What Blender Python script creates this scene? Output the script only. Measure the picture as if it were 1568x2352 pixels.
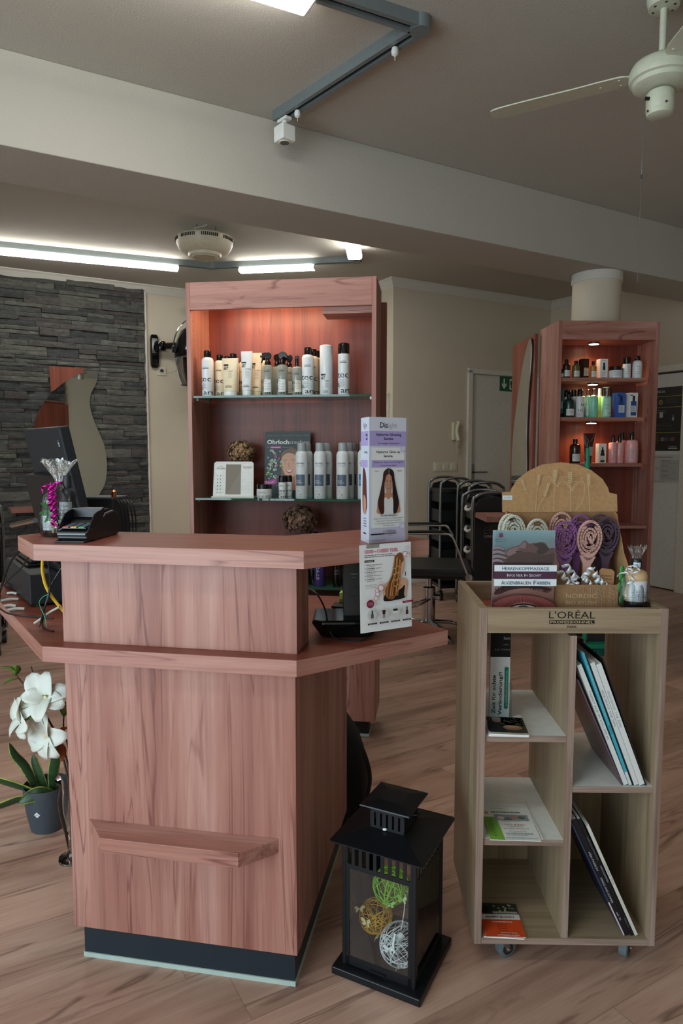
import bpy, math, random
from mathutils import Matrix, Vector
PI = math.pi
for o in list(bpy.data.objects): bpy.data.objects.remove(o)
scene = bpy.context.scene
COL = scene.collection

# ------------------------------------------------------------ camera
cam_data = bpy.data.cameras.new('camera')
cam_data.sensor_fit = 'HORIZONTAL'; cam_data.sensor_width = 24.0; cam_data.lens = 24.0
cam_data.clip_start = 0.05
cam = bpy.data.objects.new('camera', cam_data); COL.objects.link(cam)
cam.location = (0, 0, 1.28); cam.rotation_euler = (math.radians(90 - 5.07), 0, 0)
scene.camera = cam

# ------------------------------------------------------------ room axes: s runs along the long walls, t across the room
RS = (math.cos(PI/6), 0.5); RT = (-0.5, math.cos(PI/6))
def room(s, t, z=0.0): return (s*RS[0]+t*RT[0], s*RS[1]+t*RT[1], z)
S0, S1, T0, T1 = -2.9, 5.7, -2.3, 6.78       # shop front, right wall, wall behind the viewer, stone wall
CEIL = 2.87

# ------------------------------------------------------------ light and exposure
scene.view_settings.view_transform = 'Standard'; scene.view_settings.look = 'None'
scene.view_settings.exposure = 0.0; scene.view_settings.gamma = 1.0
scene.view_settings.use_curve_mapping = False
world = bpy.data.worlds.new('world'); scene.world = world; world.use_nodes = True
world.node_tree.nodes['Background'].inputs[0].default_value = (0.60, 0.72, 0.85, 1)
world.node_tree.nodes['Background'].inputs[1].default_value = 0.35
def area(name, loc, aim, sx, sy, power, color, spread=180):
    d = bpy.data.lights.new(name, 'AREA'); d.shape = 'RECTANGLE'; d.size = sx; d.size_y = sy
    d.energy = power; d.color = color; d.spread = math.radians(spread)
    o = bpy.data.objects.new(name, d); COL.objects.link(o); o.location = loc
    o.rotation_euler = (Vector(aim)-Vector(loc)).to_track_quat('-Z', 'Y').to_euler(); return o
def spot(name, loc, power, color, radius, angle=150, blend=0.6):
    d = bpy.data.lights.new(name, 'SPOT'); d.energy = power; d.color = color; d.shadow_soft_size = radius
    d.spot_size = math.radians(angle); d.spot_blend = blend
    o = bpy.data.objects.new(name, d); COL.objects.link(o); o.location = loc; return o
# daylight through the shop-front glazing (left and behind the viewer)
area('daylight_shop_front', room(S0+0.03, 0.1, 1.3), room(S0+1, 0.1, 1.28), 3.9, 2.1, 150, (0.74, 0.90, 1.0))
area('daylight_rear_window', room(0.3, T0+0.03, 1.45), room(0.3, T0+1, 1.43), 2.4, 1.6, 5, (0.82, 0.93, 1.0))
LAMP_STRENGTH = 24.0
scene.cycles.transparent_max_bounces = 32

# ------------------------------------------------------------ helpers
def lin(h):
    if isinstance(h, tuple): return h if len(h) == 4 else (*h, 1)
    h = h.lstrip('#'); v = [int(h[i:i+2], 16)/255 for i in (0, 2, 4)]
    return tuple(x/12.92 if x <= 0.04045 else ((x+0.055)/1.055)**2.4 for x in v)+(1,)

def tag(o, label=None, cat=None, group=None, kind=None):
    if label: o['label'] = label
    if cat: o['category'] = cat
    if group: o['group'] = group
    if kind: o['kind'] = kind
    return o
def thing(name, label, cat, loc=(0, 0, 0), rz=0.0, group=None, rot=None):
    o = bpy.data.objects.new(name, None); COL.objects.link(o); o.empty_display_size = 0.05
    o.location = loc; o.rotation_euler = rot if rot else (0, 0, math.radians(rz))
    return tag(o, label, cat, group)
def dup(root, loc, rz=None, label=None, group=None):
    def cp(o, par):
        c = o.copy(); COL.objects.link(c); c.parent = par
        for ch in [x for x in KIDS.get(o.name, [])]: KIDS.setdefault(c.name, []).append(cp(ch, c))
        return c
    r = cp(root, None); r.location = loc
    if rz is not None: r.rotation_euler = (0, 0, math.radians(rz))
    if label: r['label'] = label
    if group: r['group'] = group
    return r
KIDS = {}
class Frame:
    def __init__(s, x, y, deg):
        s.x, s.y, s.deg = x, y, deg; a = math.radians(deg); s.c, s.s = math.cos(a), math.sin(a)
    def at(s, u, v, z=0.0): return (s.x+u*s.c-v*s.s, s.y+u*s.s+v*s.c, z)

class G:
    """collects shapes and links them as one mesh"""
    def __init__(s): s.v = []; s.f = []; s.c = []; s.sm = []; s.M = Matrix.Identity(4); s.col = (1, 1, 1, 1); s.smooth = False
    def grid(s, rows, cols=None):
        n = len(rows[0]); b = len(s.v); m = len(s.f); s.add([p for r in rows for p in r], [(i*n+j, i*n+j+1, (i+1)*n+j+1, (i+1)*n+j) for i in range(len(rows)-1) for j in range(n-1)], True)
        if cols:
            for k in range(len(s.f)-m): s.c[m+k] = lin(cols[k % (n-1)])
        return s
    def add(s, vs, fs, smooth=False):
        b = len(s.v)
        for p in vs: s.v.append(tuple(s.M @ Vector(p)))
        for q in fs: s.f.append(tuple(b+i for i in q)); s.c.append(s.col); s.sm.append(smooth)
        return s
    def box(s, x0, x1, y0, y1, z0, z1):
        vs = [(x, y, z) for z in (z0, z1) for y in (y0, y1) for x in (x0, x1)]
        return s.add(vs, [(0, 2, 3, 1), (4, 5, 7, 6), (0, 1, 5, 4), (2, 6, 7, 3), (0, 4, 6, 2), (1, 3, 7, 5)])
    def cbox(s, c, size, rz=0):
        m = s.M.copy(); s.M = m @ Matrix.Translation(c) @ Matrix.Rotation(math.radians(rz), 4, 'Z')
        a, b, d = (k/2 for k in size); s.box(-a, a, -b, b, -d, d); s.M = m; return s
    def prism(s, poly, z0, z1):
        n = len(poly); vs = [(p[0], p[1], z0) for p in poly]+[(p[0], p[1], z1) for p in poly]
        ar = sum(poly[i][0]*poly[(i+1) % n][1]-poly[(i+1) % n][0]*poly[i][1] for i in range(n))
        fs = [tuple(reversed(range(n))), tuple(range(n, 2*n))]+[(i, (i+1) % n, n+(i+1) % n, n+i) for i in range(n)]
        if ar < 0: fs = [tuple(reversed(f)) for f in fs]
        return s.add(vs, fs)
    def prismY(s, poly, y0, y1):     # polygon in x,z pushed along y
        m = s.M.copy(); s.M = m @ Matrix(((1, 0, 0, 0), (0, 0, -1, 0), (0, 1, 0, 0), (0, 0, 0, 1)))
        s.prism(poly, -y1, -y0); s.M = m; return s
    def prismX(s, poly, x0, x1):     # polygon in y,z pushed along x
        m = s.M.copy(); s.M = m @ Matrix(((0, 0, 1, 0), (1, 0, 0, 0), (0, 1, 0, 0), (0, 0, 0, 1)))
        s.prism(poly, x0, x1); s.M = m; return s
    def loft(s, rings, cap=True, smooth=True, closed=True):
        n = len(rings[0]); vs = [p for r in rings for p in r]; fs = []
        for i in range(len(rings)-1):
            for j in range(n if closed else n-1):
                k = (j+1) % n; fs.append((i*n+j, i*n+k, (i+1)*n+k, (i+1)*n+j))
        b = len(s.v); s.add(vs, fs, smooth)
        if cap and closed:
            s.f.append(tuple(b+j for j in reversed(range(n)))); s.c.append(s.col); s.sm.append(False)
            s.f.append(tuple(b+(len(rings)-1)*n+j for j in range(n))); s.c.append(s.col); s.sm.append(False)
        return s
    def lathe(s, prof, c=(0, 0, 0), n=24, sx=1, sy=1, cap=True):
        rings = [[(c[0]+r*sx*math.cos(2*PI*j/n), c[1]+r*sy*math.sin(2*PI*j/n), c[2]+z) for j in range(n)] for r, z in prof]
        return s.loft(rings, cap)
    def cyl(s, p0, p1, r0, r1=None, n=16): return s.tube([p0, p1], [r0, r0 if r1 is None else r1], n)
    def tube(s, pts, r, n=8, closed=False, cap=True, flat=1.0):
        P = [Vector(p) for p in pts]; R = r if isinstance(r, (list, tuple)) else [r]*len(P); rings = []; up = None
        for i, p in enumerate(P):
            if closed: d = P[(i+1) % len(P)]-P[i-1]
            else: d = (P[min(i+1, len(P)-1)]-P[max(i-1, 0)])
            if d.length < 1e-9: d = Vector((0, 0, 1))
            d.normalize()
            if up is None:
                up = Vector((0, 0, 1)) if abs(d.z) < 0.9 else Vector((1, 0, 0))
            a = d.cross(up)
            if a.length < 1e-6: a = d.cross(Vector((0.3, 1, 0.2)))
            a.normalize(); up = a.cross(d).normalized()
            rings.append([tuple(p+a*R[i]*math.cos(2*PI*j/n)+up*R[i]*flat*math.sin(2*PI*j/n)) for j in range(n)])
        if closed: rings.append(rings[0]); return s.loft(rings, False)
        return s.loft(rings, cap)
    def ball(s, c, r, n=16, m=10):
        rx, ry, rz = r if isinstance(r, tuple) else (r, r, r)
        rings = [[(c[0]+rx*math.sin(PI*i/m)*math.cos(2*PI*j/n), c[1]+ry*math.sin(PI*i/m)*math.sin(2*PI*j/n), c[2]-rz*math.cos(PI*i/m)) for j in range(n)] for i in range(m+1)]
        for ring in (rings[0], rings[-1]):
            pass
        rings[0] = [(c[0]+1e-5*math.cos(2*PI*j/n), c[1]+1e-5*math.sin(2*PI*j/n), c[2]-rz) for j in range(n)]
        rings[-1] = [(c[0]+1e-5*math.cos(2*PI*j/n), c[1]+1e-5*math.sin(2*PI*j/n), c[2]+rz) for j in range(n)]
        return s.loft(rings, True)
    def to(s, name, mat, parent=None, loc=(0, 0, 0), rz=0.0, bevel=0.0, rot=None, ink=False, solid=0.0):
        me = bpy.data.meshes.new(name); me.from_pydata(s.v, [], s.f)
        me.polygons.foreach_set('use_smooth', s.sm)
        if ink:
            a = me.color_attributes.new('ink', 'FLOAT_COLOR', 'CORNER'); buf = []
            for f, c in zip(s.f, s.c):
                for k in range(len(f)): buf.extend(c[k] if isinstance(c, list) else c)
            a.data.foreach_set('color', buf)
        me.materials.append(mat); me.update()
        if any(s.sm): me.set_sharp_from_angle(angle=math.radians(42))
        o = bpy.data.objects.new(name, me); COL.objects.link(o)
        o.location = loc; o.rotation_euler = rot if rot else (0, 0, math.radians(rz))
        if parent: o.parent = parent; KIDS.setdefault(parent.name, []).append(o)
        if solid:
            m = o.modifiers.new('solid', 'SOLIDIFY'); m.thickness = solid; m.offset = 0
        if bevel:
            m = o.modifiers.new('bevel', 'BEVEL'); m.width = bevel; m.segments = 2; m.limit_method = 'ANGLE'; m.angle_limit = math.radians(50)
        return o
def struct(o): o['kind'] = 'structure'; return o

# ------------------------------------------------------------ flat printing: letters, photographs and labels as inked shapes
FONT = {}
def glyphs(txt, bold):
    k = (txt, bold)
    if k not in FONT:
        cu = bpy.data.curves.new('t', 'FONT'); cu.body = txt; cu.size = 1; cu.resolution_u = 2; cu.offset = bold
        o = bpy.data.objects.new('t', cu); COL.objects.link(o)
        me = bpy.data.meshes.new_from_object(o.evaluated_get(bpy.context.evaluated_depsgraph_get()))
        vs = [(v.co.x, v.co.y) for v in me.vertices]; fs = [tuple(p.vertices) for p in me.polygons]
        bpy.data.objects.remove(o); bpy.data.curves.remove(cu); bpy.data.meshes.remove(me)
        FONT[k] = (vs, fs, min([v[0] for v in vs] or [0]), max([v[0] for v in vs] or [1]))
    return FONT[k]
def smooth(pts, k=5, closed=True):
    n = len(pts); out = []
    for i in range(n if closed else n-1):
        p0, p1, p2, p3 = (pts[(i-1) % n], pts[i], pts[(i+1) % n], pts[(i+2) % n]) if closed else (pts[max(i-1, 0)], pts[i], pts[i+1], pts[min(i+2, n-1)])
        for j in range(k):
            t = j/k
            out.append(tuple(0.5*((2*b)+(c-a)*t+(2*a-5*b+4*c-d)*t*t+(3*b-a-3*c+d)*t**3) for a, b, c, d in zip(p0, p1, p2, p3)))
    if not closed: out.append(tuple(pts[-1]))
    return out
class Print:
    """x to the right, y up, lying on the local plane y=0 facing -Y; R wraps it round a cylinder, place() maps it elsewhere"""
    def __init__(s, R=None, step=0.00015, lift=0.0004): s.g = G(); s.k = 0; s.R = R; s.st = step; s.l = lift; s.map = None; s.clip = None
    def _p(s, x, y):
        d = s.l+s.k*s.st
        if s.map: return s.map(x, y, d)
        if s.R:
            R = s.R(y) if callable(s.R) else s.R
            a = x/R; return ((R+d)*math.sin(a), -(R+d)*math.cos(a), y)
        return (x, -d, y)
    def raw(s, vs, fs, col):
        if s.clip:
            a, b, c, d = s.clip; vs = [(min(max(x, a), b), min(max(y, c), d)) for x, y in vs]
        s.g.col = lin(col) if not isinstance(col, list) else [lin(c) for c in col]
        s.g.add([s._p(*v) for v in vs], fs)
    def poly(s, pts, col, layer=True):
        if layer: s.k += 1
        s.raw(pts, [tuple(range(len(pts)))], col)
    def blob(s, pts, col, k=5): s.poly(smooth(pts, k), col)
    def rect(s, x0, x1, y0, y1, col, layer=True):
        if layer: s.k += 1
        if y0 > y1: y0, y1 = y1, y0
        if x0 > x1: x0, x1 = x1, x0
        n = max(1, int(abs(x1-x0)/0.004)) if (s.R or s.map) else 1
        vs = []
        for i in range(n+1):
            x = x0+(x1-x0)*i/n; vs += [(x, y0), (x, y1)]
        s.raw(vs, [(2*i, 2*i+2, 2*i+3, 2*i+1) for i in range(n)], col)
    def grad(s, x0, x1, y0, y1, c00, c10, c11, c01):
        s.k += 1; s.raw([(x0, y0), (x1, y0), (x1, y1), (x0, y1)], [(0, 1, 2, 3)], [c00, c10, c11, c01])
    def ell(s, x, y, rx, ry, col, rot=0, n=20, layer=True):
        if layer: s.k += 1
        c, q = math.cos(math.radians(rot)), math.sin(math.radians(rot))
        s.raw([(x+rx*math.cos(a)*c-ry*math.sin(a)*q, y+rx*math.cos(a)*q+ry*math.sin(a)*c) for a in [2*PI*i/n for i in range(n)]], [tuple(range(n))], col)
    def line(s, pts, w, col):
        s.k += 1
        for (x0, y0), (x1, y1) in zip(pts, pts[1:]):
            L = math.hypot(x1-x0, y1-y0) or 1; a, b = -(y1-y0)/L*w/2, (x1-x0)/L*w/2
            s.raw([(x0+a, y0+b), (x0-a, y0-b), (x1-a, y1-b), (x1+a, y1+b)], [(0, 1, 2, 3)], col)
    def text(s, t, x, y, h, col, al='l', w=None, bold=0.0, rot=0, slant=0.0):
        """h = capital height; w fits the line to a width"""
        s.k += 1; vs, fs, a, b = glyphs(t, bold); sc = h/0.69; sx = (w/(b-a)) if w else sc
        ox = {'l': -a, 'c': -(a+b)/2, 'r': -b}[al]; c, q = math.cos(math.radians(rot)), math.sin(math.radians(rot))
        P = [((u+ox)*sx+v*sc*slant, v*sc) for u, v in vs]
        s.raw([(x+u*c-v*q, y+u*q+v*c) for u, v in P], fs, col)
    def lines(s, x0, x1, y, n, gap, h, col, seed=1, al='l'):
        r = random.Random(seed); s.k += 1
        for i in range(n):
            xe = x0+(x1-x0)*r.uniform(0.72, 1); off = {'l': 0, 'c': (x1-xe)/2}[al]; x = x0+off; 
            while x < xe+off:
                wd = r.uniform(1.5, 5)*h; x2 = min(x+wd, xe+off)
                s.rect(x, x2, y-i*gap, y-i*gap+h*0.7, col, False); x = x2+h*0.6
    def build(s, name, parent, loc=(0, 0, 0), rz=0, rot=None, mat=None, label=None):
        o = s.g.to(name, mat or M['print'], parent, loc, rz, rot=rot, ink=True)
        if label: o['label'] = label
        return o

def curl(g, p0, p1, rad, turns, ph_=0, wdt=.0042):
    """a flat ribbon wound into a loose spiral"""
    m = int(turns*14); P0, P1 = Vector(p0), Vector(p1); ax = (P1-P0); d_ = ax.normalized(); u_ = d_.orthogonal().normalized(); w_ = d_.cross(u_); rows = []
    for i in range(m+1): t = i/m; a = ph_+t*turns*2*PI; c_ = P0+ax*t+(u_*math.cos(a)+w_*math.sin(a))*rad; rows.append((c_-d_*wdt, c_+d_*wdt))
    g.grid(rows)
# ------------------------------------------------------------ materials
M = {}
def new_mat(name):
    m = bpy.data.materials.new(name); m.use_nodes = True; nt = m.node_tree; b = nt.nodes['Principled BSDF']; M[name] = m
    return m, nt, b
def N(nt, t, **kw):
    n = nt.nodes.new(t)
    for k, v in kw.items(): setattr(n, k, v)
    return n
def link(nt, a, b): nt.links.new(a, b)
def mth(nt, op, a, b=None, c=None):
    n = N(nt, 'ShaderNodeMath', operation=op)
    for i, v in enumerate((a, b, c)):
        if v is None: continue
        if isinstance(v, (int, float)): n.inputs[i].default_value = v
        else: link(nt, v, n.inputs[i])
    return n.outputs[0]
def mapping(nt, scale, rot=(0, 0, 0), src='Object'):
    tc = N(nt, 'ShaderNodeTexCoord'); mp = N(nt, 'ShaderNodeMapping'); link(nt, tc.outputs[src], mp.inputs[0])
    mp.inputs['Scale'].default_value = scale; mp.inputs['Rotation'].default_value = rot; return mp.outputs[0]
def noise(nt, vec, scale, detail=4, rough=0.5, dist=0.0):
    n = N(nt, 'ShaderNodeTexNoise'); link(nt, vec, n.inputs['Vector']); n.inputs['Scale'].default_value = scale
    n.inputs['Detail'].default_value = detail; n.inputs['Roughness'].default_value = rough; n.inputs['Distortion'].default_value = dist
    return n.outputs['Fac']
def ramp(nt, fac, stops):
    r = N(nt, 'ShaderNodeValToRGB'); link(nt, fac, r.inputs[0]); e = r.color_ramp.elements
    while len(e) < len(stops): e.new(0.5)
    for i, (p, c) in enumerate(stops): e[i].position = p; e[i].color = lin(c)
    return r.outputs[0]
def mix(nt, fac, a, b, mode='MIX'):
    n = N(nt, 'ShaderNodeMix', data_type='RGBA', blend_type=mode)
    for k, v in ((0, fac), (6, a), (7, b)):
        if isinstance(v, (int, float)): n.inputs[k].default_value = v
        elif isinstance(v, (tuple, str)): n.inputs[k].default_value = lin(v)
        else: link(nt, v, n.inputs[k])
    return n.outputs[2]
def bump(nt, b, h, strength, dist=0.002):
    n = N(nt, 'ShaderNodeBump'); n.inputs['Strength'].default_value = strength; n.inputs['Distance'].default_value = dist
    link(nt, h, n.inputs['Height']); link(nt, n.outputs[0], b.inputs['Normal'])
def plain(name, col, rough=0.5, metal=0.0, spec=0.5, var=0.04, scale=40, bmp=0.0, **kw):
    m, nt, b = new_mat(name); c = lin(col)
    n = noise(nt, mapping(nt, (1, 1, 1)), scale, 3)
    lo = tuple(max(0, x*(1-var)) for x in c[:3]); hi = tuple(min(1, x*(1+var)) for x in c[:3])
    link(nt, ramp(nt, n, [(0.35, lo), (0.65, hi)]), b.inputs['Base Color'])
    b.inputs['Roughness'].default_value = rough; b.inputs['Metallic'].default_value = metal
    b.inputs['Specular IOR Level'].default_value = spec
    for k, v in kw.items(): b.inputs[k.replace('_', ' ')].default_value = v
    if bmp: bump(nt, b, n, bmp)
    return m
def emitter(name, col, st):
    m, nt, b = new_mat(name); b.inputs['Base Color'].default_value = lin(col)
    b.inputs['Emission Color'].default_value = lin(col); b.inputs['Emission Strength'].default_value = st; return m
def wood(name, cols, vein, axis='z', scale=1.0, vein_amt=0.5, rough=0.42, veins=11, fibre=0.17):
    """grain runs along axis; contour lines of a stretched noise give the flowered figure"""
    m, nt, b = new_mat(name); A, L = 15.0*scale, 0.9*scale
    ix = 'xyz'.index(axis); sc = tuple(L if i == ix else A for i in range(3))
    tc = N(nt, 'ShaderNodeTexCoord'); mp = N(nt, 'ShaderNodeMapping'); mp.inputs['Scale'].default_value = sc; link(nt, tc.outputs['Object'], mp.inputs[0]); vec = mp.outputs[0]
    n1 = noise(nt, vec, 0.8, 6, 0.62, 0.5); base = ramp(nt, n1, [(0.30, cols[0]), (0.5, cols[1]), (0.70, cols[2])])
    n2 = noise(nt, vec, 0.5, 4, 0.5, 0.8)
    pp = mth(nt, 'PINGPONG', mth(nt, 'MULTIPLY', n2, veins), 0.5)
    ln = mth(nt, 'MINIMUM', mth(nt, 'MULTIPLY', pp, 8.0), 1.0)
    n3 = noise(nt, vec, 1.1, 4, 0.6); msk = mth(nt, 'MULTIPLY', mth(nt, 'SUBTRACT', 1.0, ln), ramp_f(nt, n3, 0.44, 0.58))
    c1 = mix(nt, mth(nt, 'MULTIPLY', msk, vein_amt), base, vein)
    mp2 = N(nt, 'ShaderNodeMapping'); mp2.inputs['Scale'].default_value = tuple(3.0 if i == ix else 190.0 for i in range(3)); link(nt, tc.outputs['Object'], mp2.inputs[0])
    n4 = noise(nt, mp2.outputs[0], 1.0, 3, 0.6); mp3 = N(nt, 'ShaderNodeMapping'); mp3.inputs['Scale'].default_value = tuple(1.2 if i == ix else 42.0 for i in range(3)); link(nt, tc.outputs['Object'], mp3.inputs[0])
    n5 = noise(nt, mp3.outputs[0], 1.0, 4, 0.6, 0.4)
    c2 = mix(nt, mth(nt, 'MULTIPLY', ramp_f(nt, n5, 0.5, 0.75), fibre*2.6), c1, vein); c3 = mix(nt, mth(nt, 'MULTIPLY', ramp_f(nt, n4, 0.42, 0.7), fibre), c2, vein)
    link(nt, c3, b.inputs['Base Color']); b.inputs['Roughness'].default_value = rough
    bump(nt, b, n4, 0.08, 0.0006); return m
def ramp_f(nt, v, lo, hi):
    n = N(nt, 'ShaderNodeMapRange'); link(nt, v, n.inputs[0]); n.inputs[1].default_value = lo; n.inputs[2].default_value = hi; n.clamp = True
    return n.outputs[0]
RED = ('#905c50', '#a87668', '#be9386')
for ax in 'xyz': wood('plum_wood_'+ax, RED, '#6a3630', ax, vein_amt=0.8)
for ax in 'xz': wood('plum_wood_deep_'+ax, ('#743a2b', '#884837', '#9a5845'), '#54261e', ax, vein_amt=0.55)  # redder plum copy; on worktops the warm lamp light is in its colour
for ax in 'xyz': wood('light_oak_'+ax, ('#8c7a62', '#97856b', '#a18f75'), '#705e4a', ax, scale=3.6, vein_amt=0.2, fibre=0.35)
wood('plum_wood_inner_z', ('#642c20', '#78382a', '#8a4635'), '#481e18', 'z', vein_amt=0.6)  # darker plum copy: shade inside the cases is put into the colour
wood('oak_edge', ('#8c7668', '#988476', '#a49084'), '#6c564c', 'z', scale=3, vein_amt=0.4, fibre=0.5)
wood('oak_edge_x', ('#8c7668', '#988476', '#a49084'), '#6c564c', 'x', scale=3, vein_amt=0.4, fibre=0.5)
plain('black_plastic', '#15171a', 0.35); plain('black_gloss', '#0a0b0c', 0.12); plain('dark_grey_plastic', '#1e2328', 0.45)
plain('black_metal', '#14171b', 0.38, 0.3); plain('black_fabric', '#121315', 0.9, bmp=0.4, scale=400)
plain('black_leather', '#1b1c1c', 0.42, bmp=0.3, scale=220)
plain('chrome', '#c8ccd0', 0.08, 1.0); plain('brushed_steel', '#9a9ea2', 0.32, 1.0); plain('grey_tube', '#8e9294', 0.3, 0.85)
plain('white_plastic', '#e4e6e2', 0.35); plain('cream_plastic', '#d8d2b8', 0.42); plain('fan_enamel', '#c9cdb8', 0.4)
plain('white_laminate', '#d6dad6', 0.4); plain('off_white_paint', '#dcd9cf', 0.5); plain('track_metal', '#7c8688', 0.42, 0.35)
plain('rubber_grey', '#5c6668', 0.7); plain('kick_blue', '#1c2a33', 0.38, 0.2); plain('pale_strip', '#a9bcb4', 0.6)
plain('cardboard', '#a98358', 0.85, scale=120, var=0.08); plain('cardboard_dark', '#8f6c49', 0.85, scale=120, var=0.08)
plain('paper_white', '#e2e4e0', 0.7); plain('pot_plastic', '#3d474f', 0.5); plain('soil', '#2c221b', 0.95, scale=90, var=0.5, bmp=1.0)
plain('bark', '#4a3830', 0.9, scale=120, var=0.4, bmp=0.8); plain('cream_gel', '#d8cdb0', 0.3); plain('hydrangea', '#9a7b5a', 0.9, scale=60, var=0.45)
plain('hydrangea_dark', '#7c6250', 0.9, scale=60, var=0.45); plain('magnolia_petal', '#e4e6da', 0.55, scale=14, var=0.05, Subsurface_Weight=0.15)
plain('yellow_cable', '#d8b020', 0.5); plain('grey_cable', '#b4b4aa', 0.5); plain('purple_bottle', '#3e2f66', 0.3); plain('amber_dark', '#2a1712', 0.15)
plain('amber_liquid', '#a8703a', 0.2); plain('blue_box', '#2f62b4', 0.5); plain('teal_tube', '#1d5c60', 0.35); plain('green_bottle', '#12302c', 0.2)
plain('pink_bottle', '#dcA0a0', 0.25); plain('mint_liquid', '#7fc8b0', 0.2); plain('lime_liquid', '#b8c860', 0.2); plain('grey_cap', '#9aa2a4', 0.4)
plain('beige_bottle', '#c9a77e', 0.3); plain('broom_green', '#1c9a78', 0.45); plain('bristle_teal', '#2c8a7c', 0.8)
plain('lilac_plastic', '#86528c', 0.45); plain('rose_plastic', '#c69a8e', 0.45); plain('aubergine_plastic', '#4e3a4c', 0.45); plain('ivory_plastic', '#cfd0c0', 0.45)
plain('ribbon_silver', '#d4dadc', 0.3, 0.15); plain('ribbon_magenta', '#c01c98', 0.22, 0.6); plain('kraft_tag', '#a98058', 0.8)
plain('string_lime', '#8fd23c', 0.7); plain('string_amber', '#d9a51e', 0.7); plain('string_white', '#dfe6e6', 0.7); plain('sign_green', '#14603c', 0.5)
plain('gunmetal', '#50565a', 0.3, 0.6); plain('burgundy_tube', '#3a1414', 0.3); plain('lime_paper', '#b8cf6a', 0.6); plain('pearl', '#e8ece8', 0.15)
plain('leaf_green', '#4f6a22', 0.5, scale=20, var=0.3); plain('copper_leaf', '#96522c', 0.6); plain('artificial_leaf', '#2f7a34', 0.5, scale=20, var=0.3)
def printed():
    m, nt, b = new_mat('print'); a = N(nt, 'ShaderNodeAttribute', attribute_name='ink'); link(nt, a.outputs['Color'], b.inputs['Base Color']); b.inputs['Roughness'].default_value = 0.38
    m, nt, b = new_mat('print_matt'); a = N(nt, 'ShaderNodeAttribute', attribute_name='ink'); link(nt, a.outputs['Color'], b.inputs['Base Color']); b.inputs['Roughness'].default_value = 0.7
    b.inputs['Specular IOR Level'].default_value = 0.2
printed()
def clear(name, tint, gloss=1.0, rough=0.03, ior=1.45):
    m, nt, b = new_mat(name); nt.nodes.remove(b); out = nt.nodes['Material Output']
    t = N(nt, 'ShaderNodeBsdfTransparent'); t.inputs[0].default_value = lin(tint)
    g = N(nt, 'ShaderNodeBsdfGlossy'); g.inputs['Roughness'].default_value = rough; g.inputs['Color'].default_value = (gloss, gloss, gloss, 1)
    fr = N(nt, 'ShaderNodeFresnel'); fr.inputs[0].default_value = ior; mx = N(nt, 'ShaderNodeMixShader')
    link(nt, fr.outputs[0], mx.inputs[0]); link(nt, t.outputs[0], mx.inputs[1]); link(nt, g.outputs[0], mx.inputs[2]); link(nt, mx.outputs[0], out.inputs[0]); return m
clear('glass_clear', '#f2f7f5'); clear('glass_vase', '#f5f7f7', 1.0, 0.05); clear('acrylic', '#f8fafa', 1.0, 0.05); clear('visor_grey', '#77716e', 1.0, 0.1)
clear('liquid_clear', '#cfd4c8', 1.0, 0.05); clear('lantern_glass', '#f8f9f9', 1.0, 0.02, 1.35)
def foil():
    m, nt, b = new_mat('cellophane'); nt.nodes.remove(b); out = nt.nodes['Material Output']
    t = N(nt, 'ShaderNodeBsdfTransparent'); t.inputs[0].default_value = (0.95, 0.975, 0.98, 1); g = N(nt, 'ShaderNodeBsdfGlossy'); g.inputs['Roughness'].default_value = 0.12
    bp = N(nt, 'ShaderNodeBump'); bp.inputs['Strength'].default_value = 1.0; bp.inputs['Distance'].default_value = 0.006
    link(nt, noise(nt, mapping(nt, (1, 1, 0.35)), 55, 4, 0.6, 1.5), bp.inputs['Height']); link(nt, bp.outputs[0], g.inputs['Normal'])
    fr = N(nt, 'ShaderNodeFresnel'); fr.inputs[0].default_value = 1.75; link(nt, bp.outputs[0], fr.inputs['Normal']); mx = N(nt, 'ShaderNodeMixShader')
    link(nt, fr.outputs[0], mx.inputs[0]); link(nt, t.outputs[0], mx.inputs[1]); link(nt, g.outputs[0], mx.inputs[2]); link(nt, mx.outputs[0], out.inputs[0])
foil()
def glass_shelf():
    m, nt, b = new_mat('glass_shelf'); b.inputs['Base Color'].default_value = lin('#5c9a80'); b.inputs['Roughness'].default_value = 0.03
    b.inputs['Transmission Weight'].default_value = 0.75; b.inputs['IOR'].default_value = 1.5
glass_shelf()
def mirror():
    m, nt, b = new_mat('mirror'); b.inputs['Base Color'].default_value = (0.82, 0.86, 0.84, 1); b.inputs['Metallic'].default_value = 1; b.inputs['Roughness'].default_value = 0.015
mirror()
def plaster(name, c, strength, scale=160):
    m, nt, b = new_mat(name); n = noise(nt, mapping(nt, (1, 1, 1)), scale, 3, 0.6); n2 = noise(nt, mapping(nt, (1, 1, 1)), 1.5, 3)
    cc = lin(c); link(nt, ramp(nt, n2, [(0.3, tuple(x*0.96 for x in cc[:3])), (0.7, cc[:3])]), b.inputs['Base Color'])
    b.inputs['Roughness'].default_value = 0.85; b.inputs['Specular IOR Level'].default_value = 0.2; bump(nt, b, n, strength, 0.003)
plaster('ceiling_plaster', '#bab6ab', 0.5); plaster('wall_plaster', '#d4c9b4', 0.55, 120); plaster('cornice_paint', '#d4d2c8', 0.1)
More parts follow.
